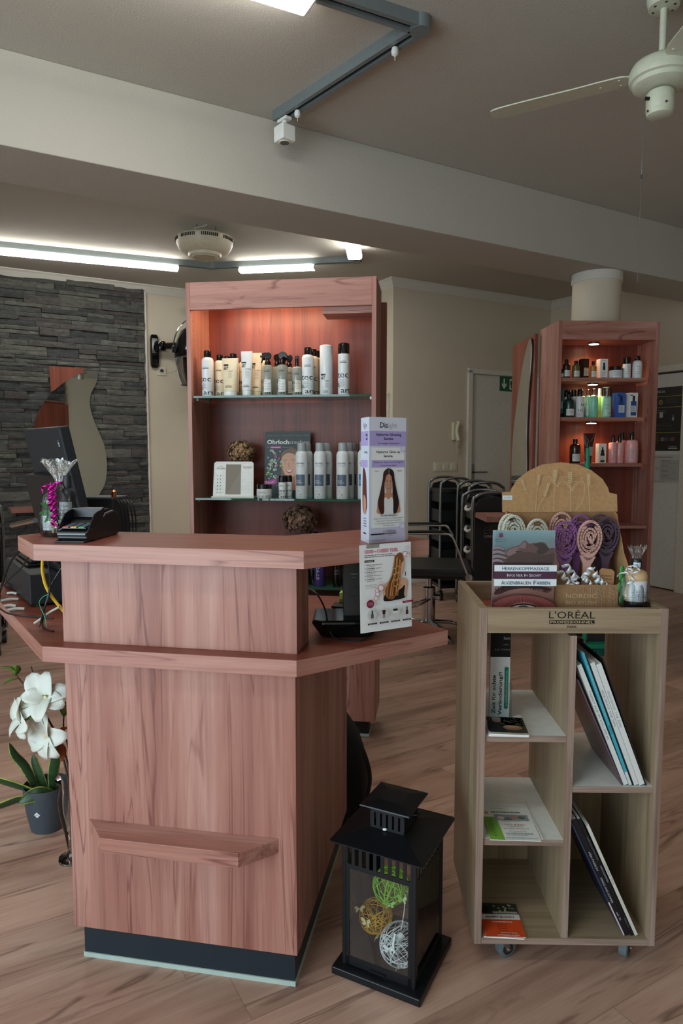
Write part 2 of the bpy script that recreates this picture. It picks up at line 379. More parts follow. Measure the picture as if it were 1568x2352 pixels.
def floor_mat():
    m, nt, b = new_mat('floor_laminate'); tc = N(nt, 'ShaderNodeTexCoord'); mp = N(nt, 'ShaderNodeMapping'); mp.inputs['Rotation'].default_value = (0, 0, -PI/6)
    link(nt, tc.outputs['Object'], mp.inputs[0]); sp = N(nt, 'ShaderNodeSeparateXYZ'); link(nt, mp.outputs[0], sp.inputs[0]); x, y = sp.outputs[0], sp.outputs[1]
    yr = mth(nt, 'DIVIDE', y, 0.192); row = mth(nt, 'FLOOR', yr); wn = N(nt, 'ShaderNodeTexWhiteNoise', noise_dimensions='1D'); link(nt, row, wn.inputs['W'])
    xs = mth(nt, 'DIVIDE', mth(nt, 'ADD', x, mth(nt, 'MULTIPLY', wn.outputs['Value'], 1.28)), 1.285); col = mth(nt, 'FLOOR', xs)
    cb = N(nt, 'ShaderNodeCombineXYZ'); link(nt, row, cb.inputs[0]); link(nt, col, cb.inputs[1]); w2 = N(nt, 'ShaderNodeTexWhiteNoise', noise_dimensions='2D'); link(nt, cb.outputs[0], w2.inputs['Vector'])
    pid = w2.outputs['Value']
    v = N(nt, 'ShaderNodeCombineXYZ'); link(nt, mth(nt, 'MULTIPLY', x, 0.75), v.inputs[0]); link(nt, mth(nt, 'MULTIPLY', y, 7.0), v.inputs[1]); link(nt, mth(nt, 'MULTIPLY', pid, 37.0), v.inputs[2])
    n1 = noise(nt, v.outputs[0], 1.6, 6, 0.6, 0.6); base = ramp(nt, n1, [(0.28, '#a27d6c'), (0.5, '#c49e8a'), (0.72, '#d8b6a2')])
    n2 = noise(nt, v.outputs[0], 0.9, 3, 0.5, 1.2); pp = mth(nt, 'PINGPONG', mth(nt, 'MULTIPLY', n2, 9.0), 0.5)
    msk = mth(nt, 'MULTIPLY', mth(nt, 'SUBTRACT', 1.0, mth(nt, 'MINIMUM', mth(nt, 'MULTIPLY', pp, 5.0), 1.0)), ramp_f(nt, noise(nt, v.outputs[0], 1.9, 3), 0.5, 0.62))
    c1 = mix(nt, mth(nt, 'MULTIPLY', msk, 0.7), base, '#644238')
    dk = ramp_f(nt, noise(nt, v.outputs[0], 1.15, 4, 0.7, 2.5), 0.60, 0.72); c1 = mix(nt, mth(nt, 'MULTIPLY', dk, 0.6), c1, '#6a4a3c')
    tone = mix(nt, ramp_f(nt, pid, 0, 1), '#dcdcdc', '#ffffff'); c2 = mix(nt, 1.0, c1, tone, 'MULTIPLY')
    v2 = N(nt, 'ShaderNodeCombineXYZ'); link(nt, mth(nt, 'MULTIPLY', x, 6.0), v2.inputs[0]); link(nt, mth(nt, 'MULTIPLY', y, 260.0), v2.inputs[1]); fb = noise(nt, v2.outputs[0], 1.0, 2)
    c2 = mix(nt, mth(nt, 'MULTIPLY', ramp_f(nt, fb, 0.4, 0.7), 0.14), c2, '#7a5a48')
    e1 = mth(nt, 'PINGPONG', yr, 0.5); s1 = mth(nt, 'LESS_THAN', e1, 0.006); e2 = mth(nt, 'PINGPONG', xs, 0.5); s2 = mth(nt, 'LESS_THAN', e2, 0.0009); sm = mth(nt, 'MAXIMUM', s1, s2)
    c3 = mix(nt, mth(nt, 'MULTIPLY', sm, 0.4), c2, '#5a4234'); link(nt, c3, b.inputs['Base Color']); b.inputs['Roughness'].default_value = 0.36
    b.inputs['Specular IOR Level'].default_value = 0.4; bump(nt, b, mth(nt, 'SUBTRACT', fb, mth(nt, 'MULTIPLY', sm, 2.0)), 0.06, 0.001)
floor_mat()
def stone_mat():
    m, nt, b = new_mat('slate_stone'); a = N(nt, 'ShaderNodeAttribute', attribute_name='ink'); vec = mapping(nt, (1, 1, 2.2))
    n = noise(nt, vec, 14, 7, 0.65, 0.8); n2 = noise(nt, vec, 60, 4, 0.6)
    c = mix(nt, 1.0, a.outputs['Color'], ramp(nt, n, [(0.3, '#9a9a96'), (0.55, '#d8d8d4'), (0.75, '#ffffff')]), 'MULTIPLY')
    link(nt, c, b.inputs['Base Color']); b.inputs['Roughness'].default_value = 0.8; bump(nt, b, mth(nt, 'ADD', n, mth(nt, 'MULTIPLY', n2, 0.3)), 0.9, 0.012)
stone_mat()
emitter('lamp_diffuser', '#fffdf8', LAMP_STRENGTH); emitter('warm_diffuser', '#fff0c8', 14.0); emitter('warm_strip', '#ffe0b8', 32.0)
def snake():
    m, nt, b = new_mat('snake_leaf'); a = N(nt, 'ShaderNodeAttribute', attribute_name='ink'); n = noise(nt, mapping(nt, (1, 1, 3)), 16, 3, 0.5, 1.0)
    link(nt, mix(nt, mth(nt, 'MULTIPLY', ramp_f(nt, n, 0.45, 0.6), 0.5), a.outputs['Color'], '#16321e'), b.inputs['Base Color']); b.inputs['Roughness'].default_value = 0.4
snake()
# ------------------------------------------------------------ the room
def wall_seg(name, s0, t0, s1, t1, z0=0.0, z1=CEIL, th=0.12, mat='wall_plaster'):
    """a wall between two points on the room plan; thickness grows away from the room (to the right of p0->p1)"""
    a, b = Vector(room(s0, t0)), Vector(room(s1, t1)); d = (b-a).normalized(); n = Vector((d.y, -d.x, 0))
    g = G(); q = [a, b, b+n*th, a+n*th]; g.prism([(p.x, p.y) for p in q], z0, z1); return struct(g.to(name, M[mat]))
g = G(); g.prism([room(S0-.1, T0-.1)[:2], room(S1+1.5, T0-.1)[:2], room(S1+1.5, 8.2)[:2], room(S0-.1, 8.2)[:2]], -0.1, 0.0); struct(g.to('floor', M['floor_laminate']))
g = G(); g.prism([room(S0-.1, T0-.1)[:2], room(S1+1.5, T0-.1)[:2], room(S1+1.5, 8.2)[:2], room(S0-.1, 8.2)[:2]], CEIL, CEIL+0.1); struct(g.to('ceiling', M['ceiling_plaster']))
# long back wall (stone clad on its left part), recess and door wall
g = G(); q = [room(3.655, 6.9), room(S0, 6.9), room(S0, T1), room(3.655, T1)]; g.prism([p[:2] for p in q], 0, CEIL); struct(g.to('wall_back', M['wall_plaster']))
g = G(); g.prism([room(3.655, 5.37)[:2], room(4.60, 5.37)[:2], room(4.60, 6.88)[:2], room(3.655, 6.88)[:2]], 0, CEIL)
g.prism([room(4.60, 5.37)[:2], room(5.52, 5.37)[:2], room(5.52, 5.50)[:2], room(4.60, 5.50)[:2]], 2.07, CEIL)
g.prism([room(5.52, 5.37)[:2], room(5.85, 5.37)[:2], room(5.85, 5.50)[:2], room(5.52, 5.50)[:2]], 0, CEIL)
struct(g.to('wall_door_side', M['wall_plaster']))
g = G(); g.prism([room(S1, 5.37)[:2], room(S1+.12, 5.37)[:2], room(S1+.12, 4.42)[:2], room(S1, 4.42)[:2]], 0, CEIL)
g.prism([room(S1, 4.42)[:2], room(S1+.12, 4.42)[:2], room(S1+.12, 3.62)[:2], room(S1, 3.62)[:2]], 2.02, CEIL)
g.prism([room(S1, 3.62)[:2], room(S1+.12, 3.62)[:2], room(S1+.12, T0)[:2], room(S1, T0)[:2]], 0, CEIL); struct(g.to('wall_right', M['wall_plaster']))
# shop front with two large panes, and the wall behind the viewer with a window
g = G()
for s0, s1, z0, z1, t0, t1 in ((S0-.12, S0, 0, 0.2, T0, T1), (S0-.12, S0, 2.4, CEIL, T0, T1), (S0-.12, S0, 0.2, 2.4, T0, -1.9), (S0-.12, S0, 0.2, 2.4, 2.1, T1)):
    g.prism([room(s0, t0)[:2], room(s1, t0)[:2], room(s1, t1)[:2], room(s0, t1)[:2]], z0, z1)
struct(g.to('wall_left', M['wall_plaster']))
g = G()
for s0, s1, z0, z1 in ((S0, -1.0, 0, CEIL), (1.6, S1+.1, 0, CEIL), (-1.0, 1.6, 0, 0.6), (-1.0, 1.6, 2.3, CEIL)):
    g.prism([room(s0, T0-.12)[:2], room(s1, T0-.12)[:2], room(s1, T0)[:2], room(s0, T0)[:2]], z0, z1)
struct(g.to('wall_front', M['wall_plaster']))
def window(name, horizontal, a0, a1, z0, z1, c):
    fr = G(); w = 0.06
    def bar(p0, p1, q0, q1):
        if horizontal: fr.prism([room(p0, c-.09)[:2], room(p1, c-.09)[:2], room(p1, c-.03)[:2], room(p0, c-.03)[:2]], q0, q1)
        else: fr.prism([room(c-.09, p0)[:2], room(c-.03, p0)[:2], room(c-.03, p1)[:2], room(c-.09, p1)[:2]], q0, q1)
    m = (a0+a1)/2
    for p0, p1, q0, q1 in ((a0, a1, z0, z0+w), (a0, a1, z1-w, z1), (a0, a0+w, z0, z1), (a1-w, a1, z0, z1), (m-w/2, m+w/2, z0, z1)): bar(p0, p1, q0, q1)
    o = struct(fr.to(name, M['off_white_paint'])); p = G()
    if horizontal: p.prism([room(a0, c-.065)[:2], room(a1, c-.065)[:2], room(a1, c-.055)[:2], room(a0, c-.055)[:2]], z0, z1)
    else: p.prism([room(c-.065, a0)[:2], room(c-.055, a0)[:2], room(c-.055, a1)[:2], room(c-.065, a1)[:2]], z0, z1)
    p.to('pane', M['glass_clear'], o)
window('window_1', False, -1.9, 2.1, 0.2, 2.4, S0); window('window_2', True, -1.0, 1.6, 0.6, 2.3, T0)
# ceiling beam carried by a round column
g = G(); t0 = 3.63*math.cos(PI/6)
g.prism([room(S0, t0)[:2], room(S1, t0)[:2], room(S1, t0+.42)[:2], room(S0, t0+.42)[:2]], 2.5, CEIL); struct(g.to('ceiling_beam', M['ceiling_plaster'], bevel=0.004))
cx, cy = 1.775, 4.87
g = G(); g.lathe([(0.162, 0), (0.162, 2.44)], (cx, cy, 0), 48); col = struct(g.to('column', M['wall_plaster']))
g = G(); g.lathe([(0.166, 2.44), (0.17, 2.445), (0.17, 2.5)], (cx, cy, 0), 48); g.to('column_collar', M['cornice_paint'], col)
# cornices (quarter-round cove) and skirting boards
def run(name, pts, prof, mat):
    """sweep an (out, z) section along a room-plan polyline, 'out' pointing into the room (left of travel)"""
    P = [Vector(room(*p)) for p in pts]; g = G(); rings = []
    for i, p in enumerate(P):
        d0 = (P[i]-P[i-1]).normalized() if i else (P[1]-P[0]).normalized(); d1 = (P[i+1]-P[i]).normalized() if i < len(P)-1 else d0
        n0 = Vector((-d0.y, d0.x, 0)); n1 = Vector((-d1.y, d1.x, 0)); nn = (n0+n1); nn = nn/nn.dot(n0) if nn.dot(n0) > 1e-3 else n0
        rings.append([tuple(p+nn*o+Vector((0, 0, z))) for o, z in prof])
    g.loft(rings, True, False); return struct(g.to(name, M[mat]))
cove = [(0.0, CEIL-.075), (0.008, CEIL-.075), (0.03, CEIL-.045), (0.052, CEIL-.02), (0.07, CEIL-.008), (0.07, CEIL), (0, CEIL)]
run('trim_1', [(S1, t0+.42), (S1, 5.37), (3.655, 5.37), (3.655, T1), (S0, T1)], cove, 'cornice_paint')
sk = [(0.0, 0.0), (0.016, 0.0), (0.016, 0.066), (0.011, 0.072), (0, 0.072)]
run('baseboard_back', [(4.55, 5.37), (3.655, 5.37), (3.655, T1), (1.75, T1)], sk, 'off_white_paint')
run('baseboard_right', [(S1, 4.5), (S1, 5.37), (5.58, 5.37)], sk, 'off_white_paint')
# stone cladding: ledge stones laid in uneven courses
rnd = random.Random(5); g = G(); z = 0.0
greys = ['#72746f', '#646664', '#585a5a', '#7c7d76', '#686462', '#70706a', '#605c5a', '#505252']
while z < CEIL-0.001:
    hh = min(rnd.choice([0.035, 0.045, 0.05, 0.07, 0.085]), CEIL-z); s = 0.2-rnd.random()*0.2
    while s < 1.71:
        L = rnd.uniform(0.14, 0.5); s1 = min(s+L, 1.712)
        if s1-s > 0.02:
            rows = [(z, z+hh)] if (hh < 0.06 or rnd.random() < 0.4) else [(z, z+hh*rnd.uniform(.4, .6))]
            if len(rows) == 1 and rows[0][1] < z+hh-1e-6: rows.append((rows[0][1], z+hh))
            for za, zb in rows:
                m = 0.0012; d = rnd.uniform(0.012, 0.042); g.col = lin(rnd.choice(greys)); nx = 4
                vs = []
                for i in range(nx+1):
                    ss = s+m+(s1-s-2*m)*i/nx; dd = d+rnd.uniform(-.005, .005)
                    for zz, k in ((za+m, rnd.uniform(-.004, .002)), ((za+zb)/2+rnd.uniform(-.006, .006), 0.003), (zb-m, rnd.uniform(-.006, .002))):
                        vs.append(room(ss, T1-dd-k, zz+rnd.uniform(-.0016, .0016)))
                    for zz in (za, zb): vs.append(room(ss, T1+.005, zz))
                fs = []
                for i in range(nx):
                    a, b = i*5, (i+1)*5
                    fs += [(a, b, b+1, a+1), (a+1, b+1, b+2, a+2), (a+2, b+2, b+4, a+4), (a+3, b+3, b, a)]
                fs += [(0, 1, 2, 4, 3), (nx*5, nx*5+3, nx*5+4, nx*5+2, nx*5+1)]
                g.add(vs, [tuple(f) for f in fs])
        s = s1
    z += hh
st = g.to('wall_stone_cladding', M['slate_stone'], ink=True); struct(st); st['label'] = 'wall of grey split slate ledge stones'
g = G(); g.prism([room(1.713, T1-.03)[:2], room(1.728, T1-.03)[:2], room(1.728, T1)[:2], room(1.713, T1)[:2]], 0, CEIL-.07); struct(g.to('trim_2', M['off_white_paint']))
# flush door in the far wall with frame, handle and keyhole
def rbox(g, s0, s1, t0, t1, z0, z1): g.prism([room(s0, t0)[:2], room(s1, t0)[:2], room(s1, t1)[:2], room(s0, t1)[:2]], z0, z1)
g = G(); rbox(g, 4.615, 5.505, 5.385, 5.425, 0.008, 2.055); d1 = struct(g.to('door_1', M['off_white_paint'], bevel=0.002))
g = G(); rbox(g, 4.555, 4.610, 5.345, 5.47, 0, 2.095); rbox(g, 5.51, 5.565, 5.345, 5.47, 0, 2.095); rbox(g, 4.555, 5.565, 5.345, 5.47, 2.06, 2.11)
g.to('door_frame', M['off_white_paint'], d1, bevel=0.004)
g = G(); rbox(g, 4.635, 4.672, 5.377, 5.386, 0.92, 1.15); hp = g.to('handle_plate', M['brushed_steel'], d1, bevel=0.002)
g = G(); a = Vector(room(4.654, 5.38, 1.07)); b = Vector(room(4.654, 5.325, 1.07)); c = Vector(room(4.665, 5.318, 1.07)); e = Vector(room(4.79, 5.318, 1.07))
g.tube([a, b, c, e], 0.009, 10); g.to('door_handle', M['brushed_steel'], d1)
g = G(); g.cyl(room(4.654, 5.372, 0.965), room(4.654, 5.38, 0.965), 0.007); g.to('keyhole', M['black_plastic'], d1)
# white door on the right wall
g = G(); rbox(g, S1+.03, S1+.07, 3.80, 4.38, 0.012, 1.985); d2 = struct(g.to('door_2', M['white_laminate'], bevel=0.002))
g = G(); rbox(g, S1-.012, S1+.1, 4.38, 4.44, 0, 2.0); rbox(g, S1-.012, S1+.1, 3.70, 3.80, 0, 2.0); rbox(g, S1-.03, S1+.1, 3.56, 4.44, 2.0, 2.055)
g.to('door_frame', M['off_white_paint'], d2, bevel=0.003)
g = G(); rbox(g, S1+.2, S1+.25, 3.2, 4.8, 0, 2.3); struct(g.to('wall_behind_door', M['wall_plaster']))
# posters on the white door
RW = -60.0      # a print facing -s: local x runs along -t
pr = Print(); pr.rect(0, 0.32, 0, 0.58, '#0c0d0c')
pr.text('iNOA', 0.05, 0.53, 0.024, '#c8ccc8', w=0.085)
for y in (0.495, 0.395, 0.165): pr.rect(0.0, 0.30, y, y+0.004, '#a8a420'); 
for x in (0.01, 0.085): pr.ell(x+0.01, 0.445, 0.021, 0.021, '#a89a18'); pr.ell(x+0.01, 0.445, 0.012, 0.012, '#3c3a10')
pr.lines(0.14, 0.27, 0.47, 4, 0.012, 0.004, '#54564c'); pr.rect(0.088, 0.122, 0.305, 0.355, '#b8b8ac'); pr.lines(0.03, 0.2, 0.37, 3, 0.014, 0.005, '#6c6e62')
pr.rect(0.215, 0.235, 0.275, 0.305, '#9aa09a'); pr.rect(0.221, 0.229, 0.305, 0.325, '#888c88'); pr.lines(0.05, 0.25, 0.245, 5, 0.013, 0.004, '#4c4e46')
for i, cc in enumerate(('#8a6a4c', '#2a4a74', '#3a3020', '#7c4630')): pr.rect(0.11+0.035*i, 0.142+0.035*i, 0.09, 0.125, cc)
pr.lines(0.02, 0.1, 0.14, 6, 0.014, 0.004, '#8c8a20'); pr.text("L'ORÉAL", 0.19, 0.03, 0.014, '#b8bcb8', w=0.09); pr.rect(0.19, 0.28, 0.018, 0.026, '#b8bcb8')
pg = G(); pg.box(0, 0.32, -0.0003, 0.001, 0, 0.58)
o = thing('poster', 'black hair colour poster with yellow lines on the white door', 'poster', room(S1+.028, 4.13, 1.285), RW)
pg.to('sheet', M['paper_white'], o); pr.build('artwork', o)
pr = Print(); pr.rect(0, 0.32, 0, 0.26, '#c4c8c4'); pr.lines(0.0, 0.3, 0.235, 1, 0.01, 0.007, '#3c4040'); pr.rect(0.1, 0.31, 0.02, 0.215, '#b4b8b6')
for i in range(4): pr.lines(0.12, 0.2, 0.2-i*0.045, 1, 0.01, 0.006, '#444848', i+2); pr.lines(0.12, 0.28, 0.19-i*0.045, 3, 0.009, 0.0025, '#8c9090', i)
pr.ell(0.075, 0.13, 0.018, 0.013, '#84888a'); pr.ell(0.075, 0.13, 0.013, 0.009, '#c4c8c4'); pr.lines(0.0, 0.2, 0.008, 1, 0.01, 0.003, '#303434')
pg = G(); pg.box(0, 0.32, -0.0003, 0.001, 0, 0.26)
o = thing('paper_notice', 'white printed price sheet on the door below the black poster', 'notice', room(S1+.028, 4.12, 0.99), RW)
pg.to('sheet', M['paper_white'], o); pr.build('artwork', o, mat=M['print_matt'])
# exit sign, intercom handset, switches
o = thing('exit_sign', 'green escape route sign with white down arrow at top of far door', 'sign', room(5.0, 5.383, 1.905), 30)
g = G(); g.box(0, 0.2, -0.001, 0.002, 0, 0.15); g.to('plate', M['sign_green'], o)
pr = Print(lift=0.0015); pr.poly([(0.05, 0.13), (0.07, 0.13), (0.07, 0.065), (0.092, 0.085), (0.092, 0.06), (0.06, 0.022), (0.028, 0.06), (0.028, 0.085), (0.05, 0.065)], '#dfe8e2')
pr.rect(0.135, 0.195, 0.02, 0.13, '#dfe8e2'); pr.poly([(0.15, 0.11), (0.17, 0.115), (0.18, 0.09), (0.165, 0.06), (0.175, 0.03), (0.16, 0.03), (0.15, 0.06), (0.14, 0.085)], '#14603c'); pr.build('symbol', o)
o = thing('intercom_handset', 'cream wall intercom telephone with coiled cord left of the far door', 'intercom', room(4.36, 5.37, 1.33), 30)
g = G(); g.box(0, 0.085, -0.03, 0, 0.06, 0.24); g.to('base', M['cream_plastic'], o, bevel=0.008)
g = G(); hs = smooth([(0.045, -.04, 0.24), (0.04, -.065, 0.235), (0.036, -.055, 0.2), (0.034, -.045, 0.15), (0.036, -.055, 0.1), (0.04, -.065, 0.065), (0.045, -.04, 0.06)], 4, False)
g.tube(hs, [0.016]*len(hs), 10, flat=0.7); g.to('handset', M['cream_plastic'], o)
g = G(); g.tube([(0.06+0.014*math.cos(i*1.1)+0.012*math.sin(i*0.16), -.03+0.012*math.sin(i*1.1), 0.06-i*0.0022) for i in range(60)]+[(0.05, -.02, 0.06)], 0.0025, 5); g.to('coiled_cord', M['cream_plastic'], o)
def switchplate(label, loc, n, rz, name='light_switch'):
    o = thing(name, label, 'switch', loc, rz); g = G(); w = 0.095*n+0.005; g.box(0, w, -0.009, 0, 0, 0.09); g.to('frame', M['cream_plastic'], o, bevel=0.003)
    for i in range(n):
        g = G(); g.box(0.018+0.095*i, 0.08+0.095*i, -0.014, -0.008, 0.014, 0.076); g.to('rocker', M['cream_plastic'], o, bevel=0.002)
switchplate('cream triple light switch plate between handset and far door handle', room(4.145, 5.37, 1.085), 3, 30)
o = thing('wall_socket', 'cream earthed wall socket below the hair dryer bracket', 'socket', room(1.83, T1, 2.025), 30)
g = G(); g.box(0, 0.085, -0.012, 0, 0, 0.085); g.to('frame', M['cream_plastic'], o, bevel=0.003)
g = G(); g.tube([(0.0425+0.021*math.cos(2*PI*i/24), -.013, 0.0425+0.021*math.sin(2*PI*i/24)) for i in range(24)], 0.0025, 6, closed=True); g.to('socket_rim', M['cream_plastic'], o)
g = G(); g.cyl((0.0425, -.0125, 0.0425), (0.0425, -.006, 0.0425), 0.019, n=24)
for dx in (-.009, .009): g.cyl((0.0425+dx, -.0135, 0.0425), (0.0425+dx, -.012, 0.0425), 0.003)
g.to('socket_well', M['gunmetal'], o)
# narrow mirror/door leaf glimpsed in the recess beside the display case
o = thing('framed_glass_panel', 'narrow white framed glass panel hanging in the recess behind the display case', 'picture frame', room(3.653, 5.80, 1.10), RW)
g = G()
for x0, x1, z0, z1 in ((-.02, .02, 0, .72), (.34, .38, 0, .72), (-.02, .38, 0, .03), (-.02, .38, .70, .73)): g.box(x0, x1, -.025, 0, z0, z1)
g.to('frame', M['off_white_paint'], o, bevel=0.003); g = G(); g.box(.02, .34, -.015, -.01, .03, .7); g.to('pane', M['glass_vase'], o)
g = G(); g.tube([(0.0, -.012, .72), (0.18, -.012, .84), (0.36, -.012, .72)], 0.0012, 5); g.to('cord', M['gunmetal'], o)
# ------------------------------------------------------------ reception counter
CO = Frame(-0.108, 1.544, -10.4)
T1Z, T2Z = 1.067, 0.822
ctr = thing('reception_counter', 'plum-wood reception counter with two chamfered worktops and black plinth', 'counter', (CO.x, CO.y, 0), CO.deg)
g = G(); g.box(-.552, -.002, -.010, .60, 0.012, 0.095); g.to('plinth', M['kick_blue'], ctr)
g = G(); g.box(-.554, .000, -.013, .60, 0.0, 0.012); g.to('plinth_strip', M['pale_strip'], ctr)
g = G(); g.box(-.567, .009, -.03, -.008, 0.093, T2Z-.038); g.to('front_panel', M['plum_wood_z'], ctr, bevel=.0008)
g = G(); g.box(-.009, .010, -.0095, .64, 0.093, T2Z-.038); g.to('side_panel', M['plum_wood_z'], ctr, bevel=.0008)
g = G(); g.box(-.567, -.548, -.008, .62, 0.093, T2Z-.038); g.to('side_panel', M['plum_wood_z'], ctr, bevel=.0008)
g = G(); g.box(-.548, -.009, .30, .318, 0.095, T2Z-.038); g.to('back_panel', M['plum_wood_z'], ctr)
g = G(); g.box(-.567, .013, -.031, .085, T2Z, T1Z-.038); g.to('upper_front_panel', M['plum_wood_z'], ctr, bevel=.0008)
low = [(-.595, -.074), (.023, -.074), (.342, .246), (-.012, .60), (-.56, .60), (-.93, .93), (-1.22, .60), (-1.22, .54)]
def top_board(name, poly, z0, z1, edges):
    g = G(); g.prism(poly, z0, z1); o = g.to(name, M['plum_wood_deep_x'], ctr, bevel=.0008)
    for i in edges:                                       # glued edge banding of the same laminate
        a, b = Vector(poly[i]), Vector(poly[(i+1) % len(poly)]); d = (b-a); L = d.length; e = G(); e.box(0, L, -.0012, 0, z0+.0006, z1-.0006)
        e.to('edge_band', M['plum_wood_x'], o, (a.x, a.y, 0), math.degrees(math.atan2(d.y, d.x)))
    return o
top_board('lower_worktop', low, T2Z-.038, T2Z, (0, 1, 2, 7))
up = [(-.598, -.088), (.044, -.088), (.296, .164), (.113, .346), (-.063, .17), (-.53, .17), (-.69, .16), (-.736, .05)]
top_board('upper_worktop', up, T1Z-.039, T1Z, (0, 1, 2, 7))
ft = [(-.516, -.03), (-.445, -.103), (-.108, -.103), (-.034, -.03)]
g = G(); g.prism(ft, .344, .379); fo = g.to('foot_shelf', M['plum_wood_x'], ctr, bevel=.0008)

# ------------------------------------------------------------ things on the upper worktop
def woman(p, cx, y0, s, hair, skin, top='#d8dce0', hair2=None, half=None):
    """a simplified printed portrait, s = overall height"""
    P = lambda x, y: (cx+x*s, y0+y*s); B = lambda pts, c: p.blob([P(*q) for q in pts], c)
    B([(-.26, .0), (-.30, .14), (-.27, .33), (-.17, .42), (0, .46), (.17, .42), (.27, .33), (.31, .14), (.27, .0)], skin)
    B([(-.16, 0), (-.15, .2), (-.11, .34), (-.05, .36), (0, .34), (.05, .36), (.11, .34), (.15, .2), (.16, 0)], top)
    B([(-.05, .35), (-.055, .5), (.055, .5), (.05, .35), (0, .32)], skin)
    B([(-.22, .02), (-.28, .25), (-.22, .5), (-.16, .75), (-.13, .92), (0, 1.0), (.13, .92), (.16, .75), (.22, .5), (.28, .25), (.23, .03), (.14, .0), (.13, .25), (.11, .45), (.105, .7), (0, .86), (-.105, .7), (-.11, .45), (-.12, .25), (-.12, .02)], hair)
    if hair2: B([(.02, .99), (.13, .92), (.16, .75), (.22, .5), (.28, .25), (.23, .03), (.14, .0), (.13, .25), (.11, .45), (.105, .7), (.02, .87)], hair2)
    B([(-.095, .68), (-.088, .58), (-.05, .49), (0, .465), (.05, .49), (.088, .58), (.095, .68), (.07, .82), (0, .87), (-.07, .82)], skin)
    for q in (-.042, .042):
        p.ell(*P(q, .685), .020*s, .008*s, '#f0ece8'); p.ell(*P(q, .685), .009*s, .009*s, '#1c1412'); p.line([P(q-.028, .712), P(q, .724), P(q+.026, .714)], .009*s, '#241612')
    p.line([P(.004, .68), P(.012, .62), P(-.010, .612)], .006*s, '#8a5a48'); p.ell(*P(0, .555), .030*s, .011*s, '#9c4c50')
# folded service display card
bx = thing('folded_display_card', 'tall lilac hair gloss display card standing on the counter corner', 'display', CO.at(.164, .060, T1Z), CO.deg+42)
g = G(); poly = [(0, 0), (.104, 0), (.120, .010), (.116, .055), (.018, .062)]; g.prism(poly, .0, .292); g.to('card', M['paper_white'], bx)
def loreal(p, x, y, w, col='#161414', knock='#d8d0e4', paris=True):
    p.text("L'ORÉAL", x, y, w*.15, col, 'c', w=w, bold=.002); p.rect(x-w*.49, x+w*.49, y-w*.125, y-w*.04, col); p.text('PROFESSIONNEL', x, y-w*.108, w*.052, knock, 'c', w=w*.93)
    if paris: p.text('PARIS', x, y-w*.21, w*.048, col, 'c', w=w*.2, bold=.01)
pr = Print(); pr.rect(0, .104, 0, .292, '#cdd0de'); pr.grad(0, .104, 0, .05, '#b4b2cc', '#b4b2cc', '#cfd0e0', '#cfd0e0')
pr.text('Dia', .040, .268, .012, '#17161a', 'c', bold=.012); pr.text('light', .063, .268, .012, '#a09cb0', 'c', bold=-.01)
pr.rect(0, .104, .226, .260, '#a79ccf'); pr.text('Hyaluron Glossing', .053, .249, .0062, '#1a1820', 'c', w=.072, bold=.018); pr.text('Service.', .053, .2395, .0062, '#1a1820', 'c', bold=.018); pr.text('3x weniger Haarbruch', .053, .230, .0042, '#453f60', 'c', w=.06)
pr.rect(.005, .099, .035, .222, '#dfe3e4'); pr.text('Hyaluron Glow up', .052, .209, .0060, '#141416', 'c', w=.068, bold=.018); pr.text('Service.', .052, .1995, .0060, '#141416', 'c', bold=.018)
pr.rect(.005, .099, .176, .193, '#a99ed0'); pr.text('Ultimativer Glanz und Feuchtigkeit', .052, .1865, .0035, '#3c3658', 'c', w=.084); pr.text('in nur einem Step!', .052, .179, .0035, '#3c3658', 'c', w=.045)
pr.text('Vorher', .013, .166, .003, '#303030', w=.012); pr.text('Nachher', .077, .166, .003, '#303030', w=.015)
woman(pr, .052, .068, .106, '#3c2220', '#b88468', '#d4d8da', '#1e1214'); pr.rect(.0517, .0523, .115, .172, '#d8d8d8')
pr.text('Für alle Haartypen', .052, .0615, .0040, '#202024', 'c', w=.046, bold=.01)
for i, t in enumerate(('Erlebe die Vorteile von Hyaluronsäure', 'ohne deine natürliche Haarfarbe', 'zu verändern und sichere dir bis zu', '8 Wochen Glanz.')): pr.text(t, .052, .0555-i*.0056, .0032, '#62646c', 'c', w=(.085, .07, .078, .034)[i])
for ex, ey, er in ((.091, .219, .007), (.09, .036, .008)):
    pr.ell(ex, ey, er, er, '#b7abd8'); pr.ell(ex+.001, ey+.0005, er*.82, er*.82, '#ced0e2')
loreal(pr, .054, .024, .036, knock='#c8c8d8'); pr.rect(0, .036, .0195, .0225, '#161414'); pr.lines(.004, .055, .006, 1, .01, .0014, '#6c6c7c'); pr.build('print', bx)
# the left flap, seen edge-on
L = math.hypot(.018, .062)
pr = Print(); pr.rect(0, L, 0, .292, '#c6cede'); pr.rect(0, L*.9, .226, .260, '#a79ccf'); pr.rect(0, L*.82, .176, .193, '#a99ed0')
pr.text('sing', L*.80, .249, .0062, '#1a1820', 'r', bold=.018); pr.text('ess', L*.80, .2395, .0062, '#1a1820', 'r', bold=.018); pr.text('ow up', L*.80, .209, .006, '#141416', 'r', bold=.018); pr.text('light', L*.78, .268, .012, '#a09cb0', 'r')
pr.blob([(L*.3, .17), (L*.62, .16), (L*.72, .12), (L*.75, .08), (L*.3, .075)], '#5c3028'); pr.blob([(L*.4, .11), (L*.68, .1), (L*.66, .07), (L*.4, .07)], '#c08a70'); pr.lines(L*.4, L*.78, .055, 4, .006, .003, '#70727c'); pr.rect(L*.4, L*.7, .0195, .0225, '#161414')
pr.build('print', bx, (.018, .062, 0), math.degrees(math.atan2(-.062, -.018)))
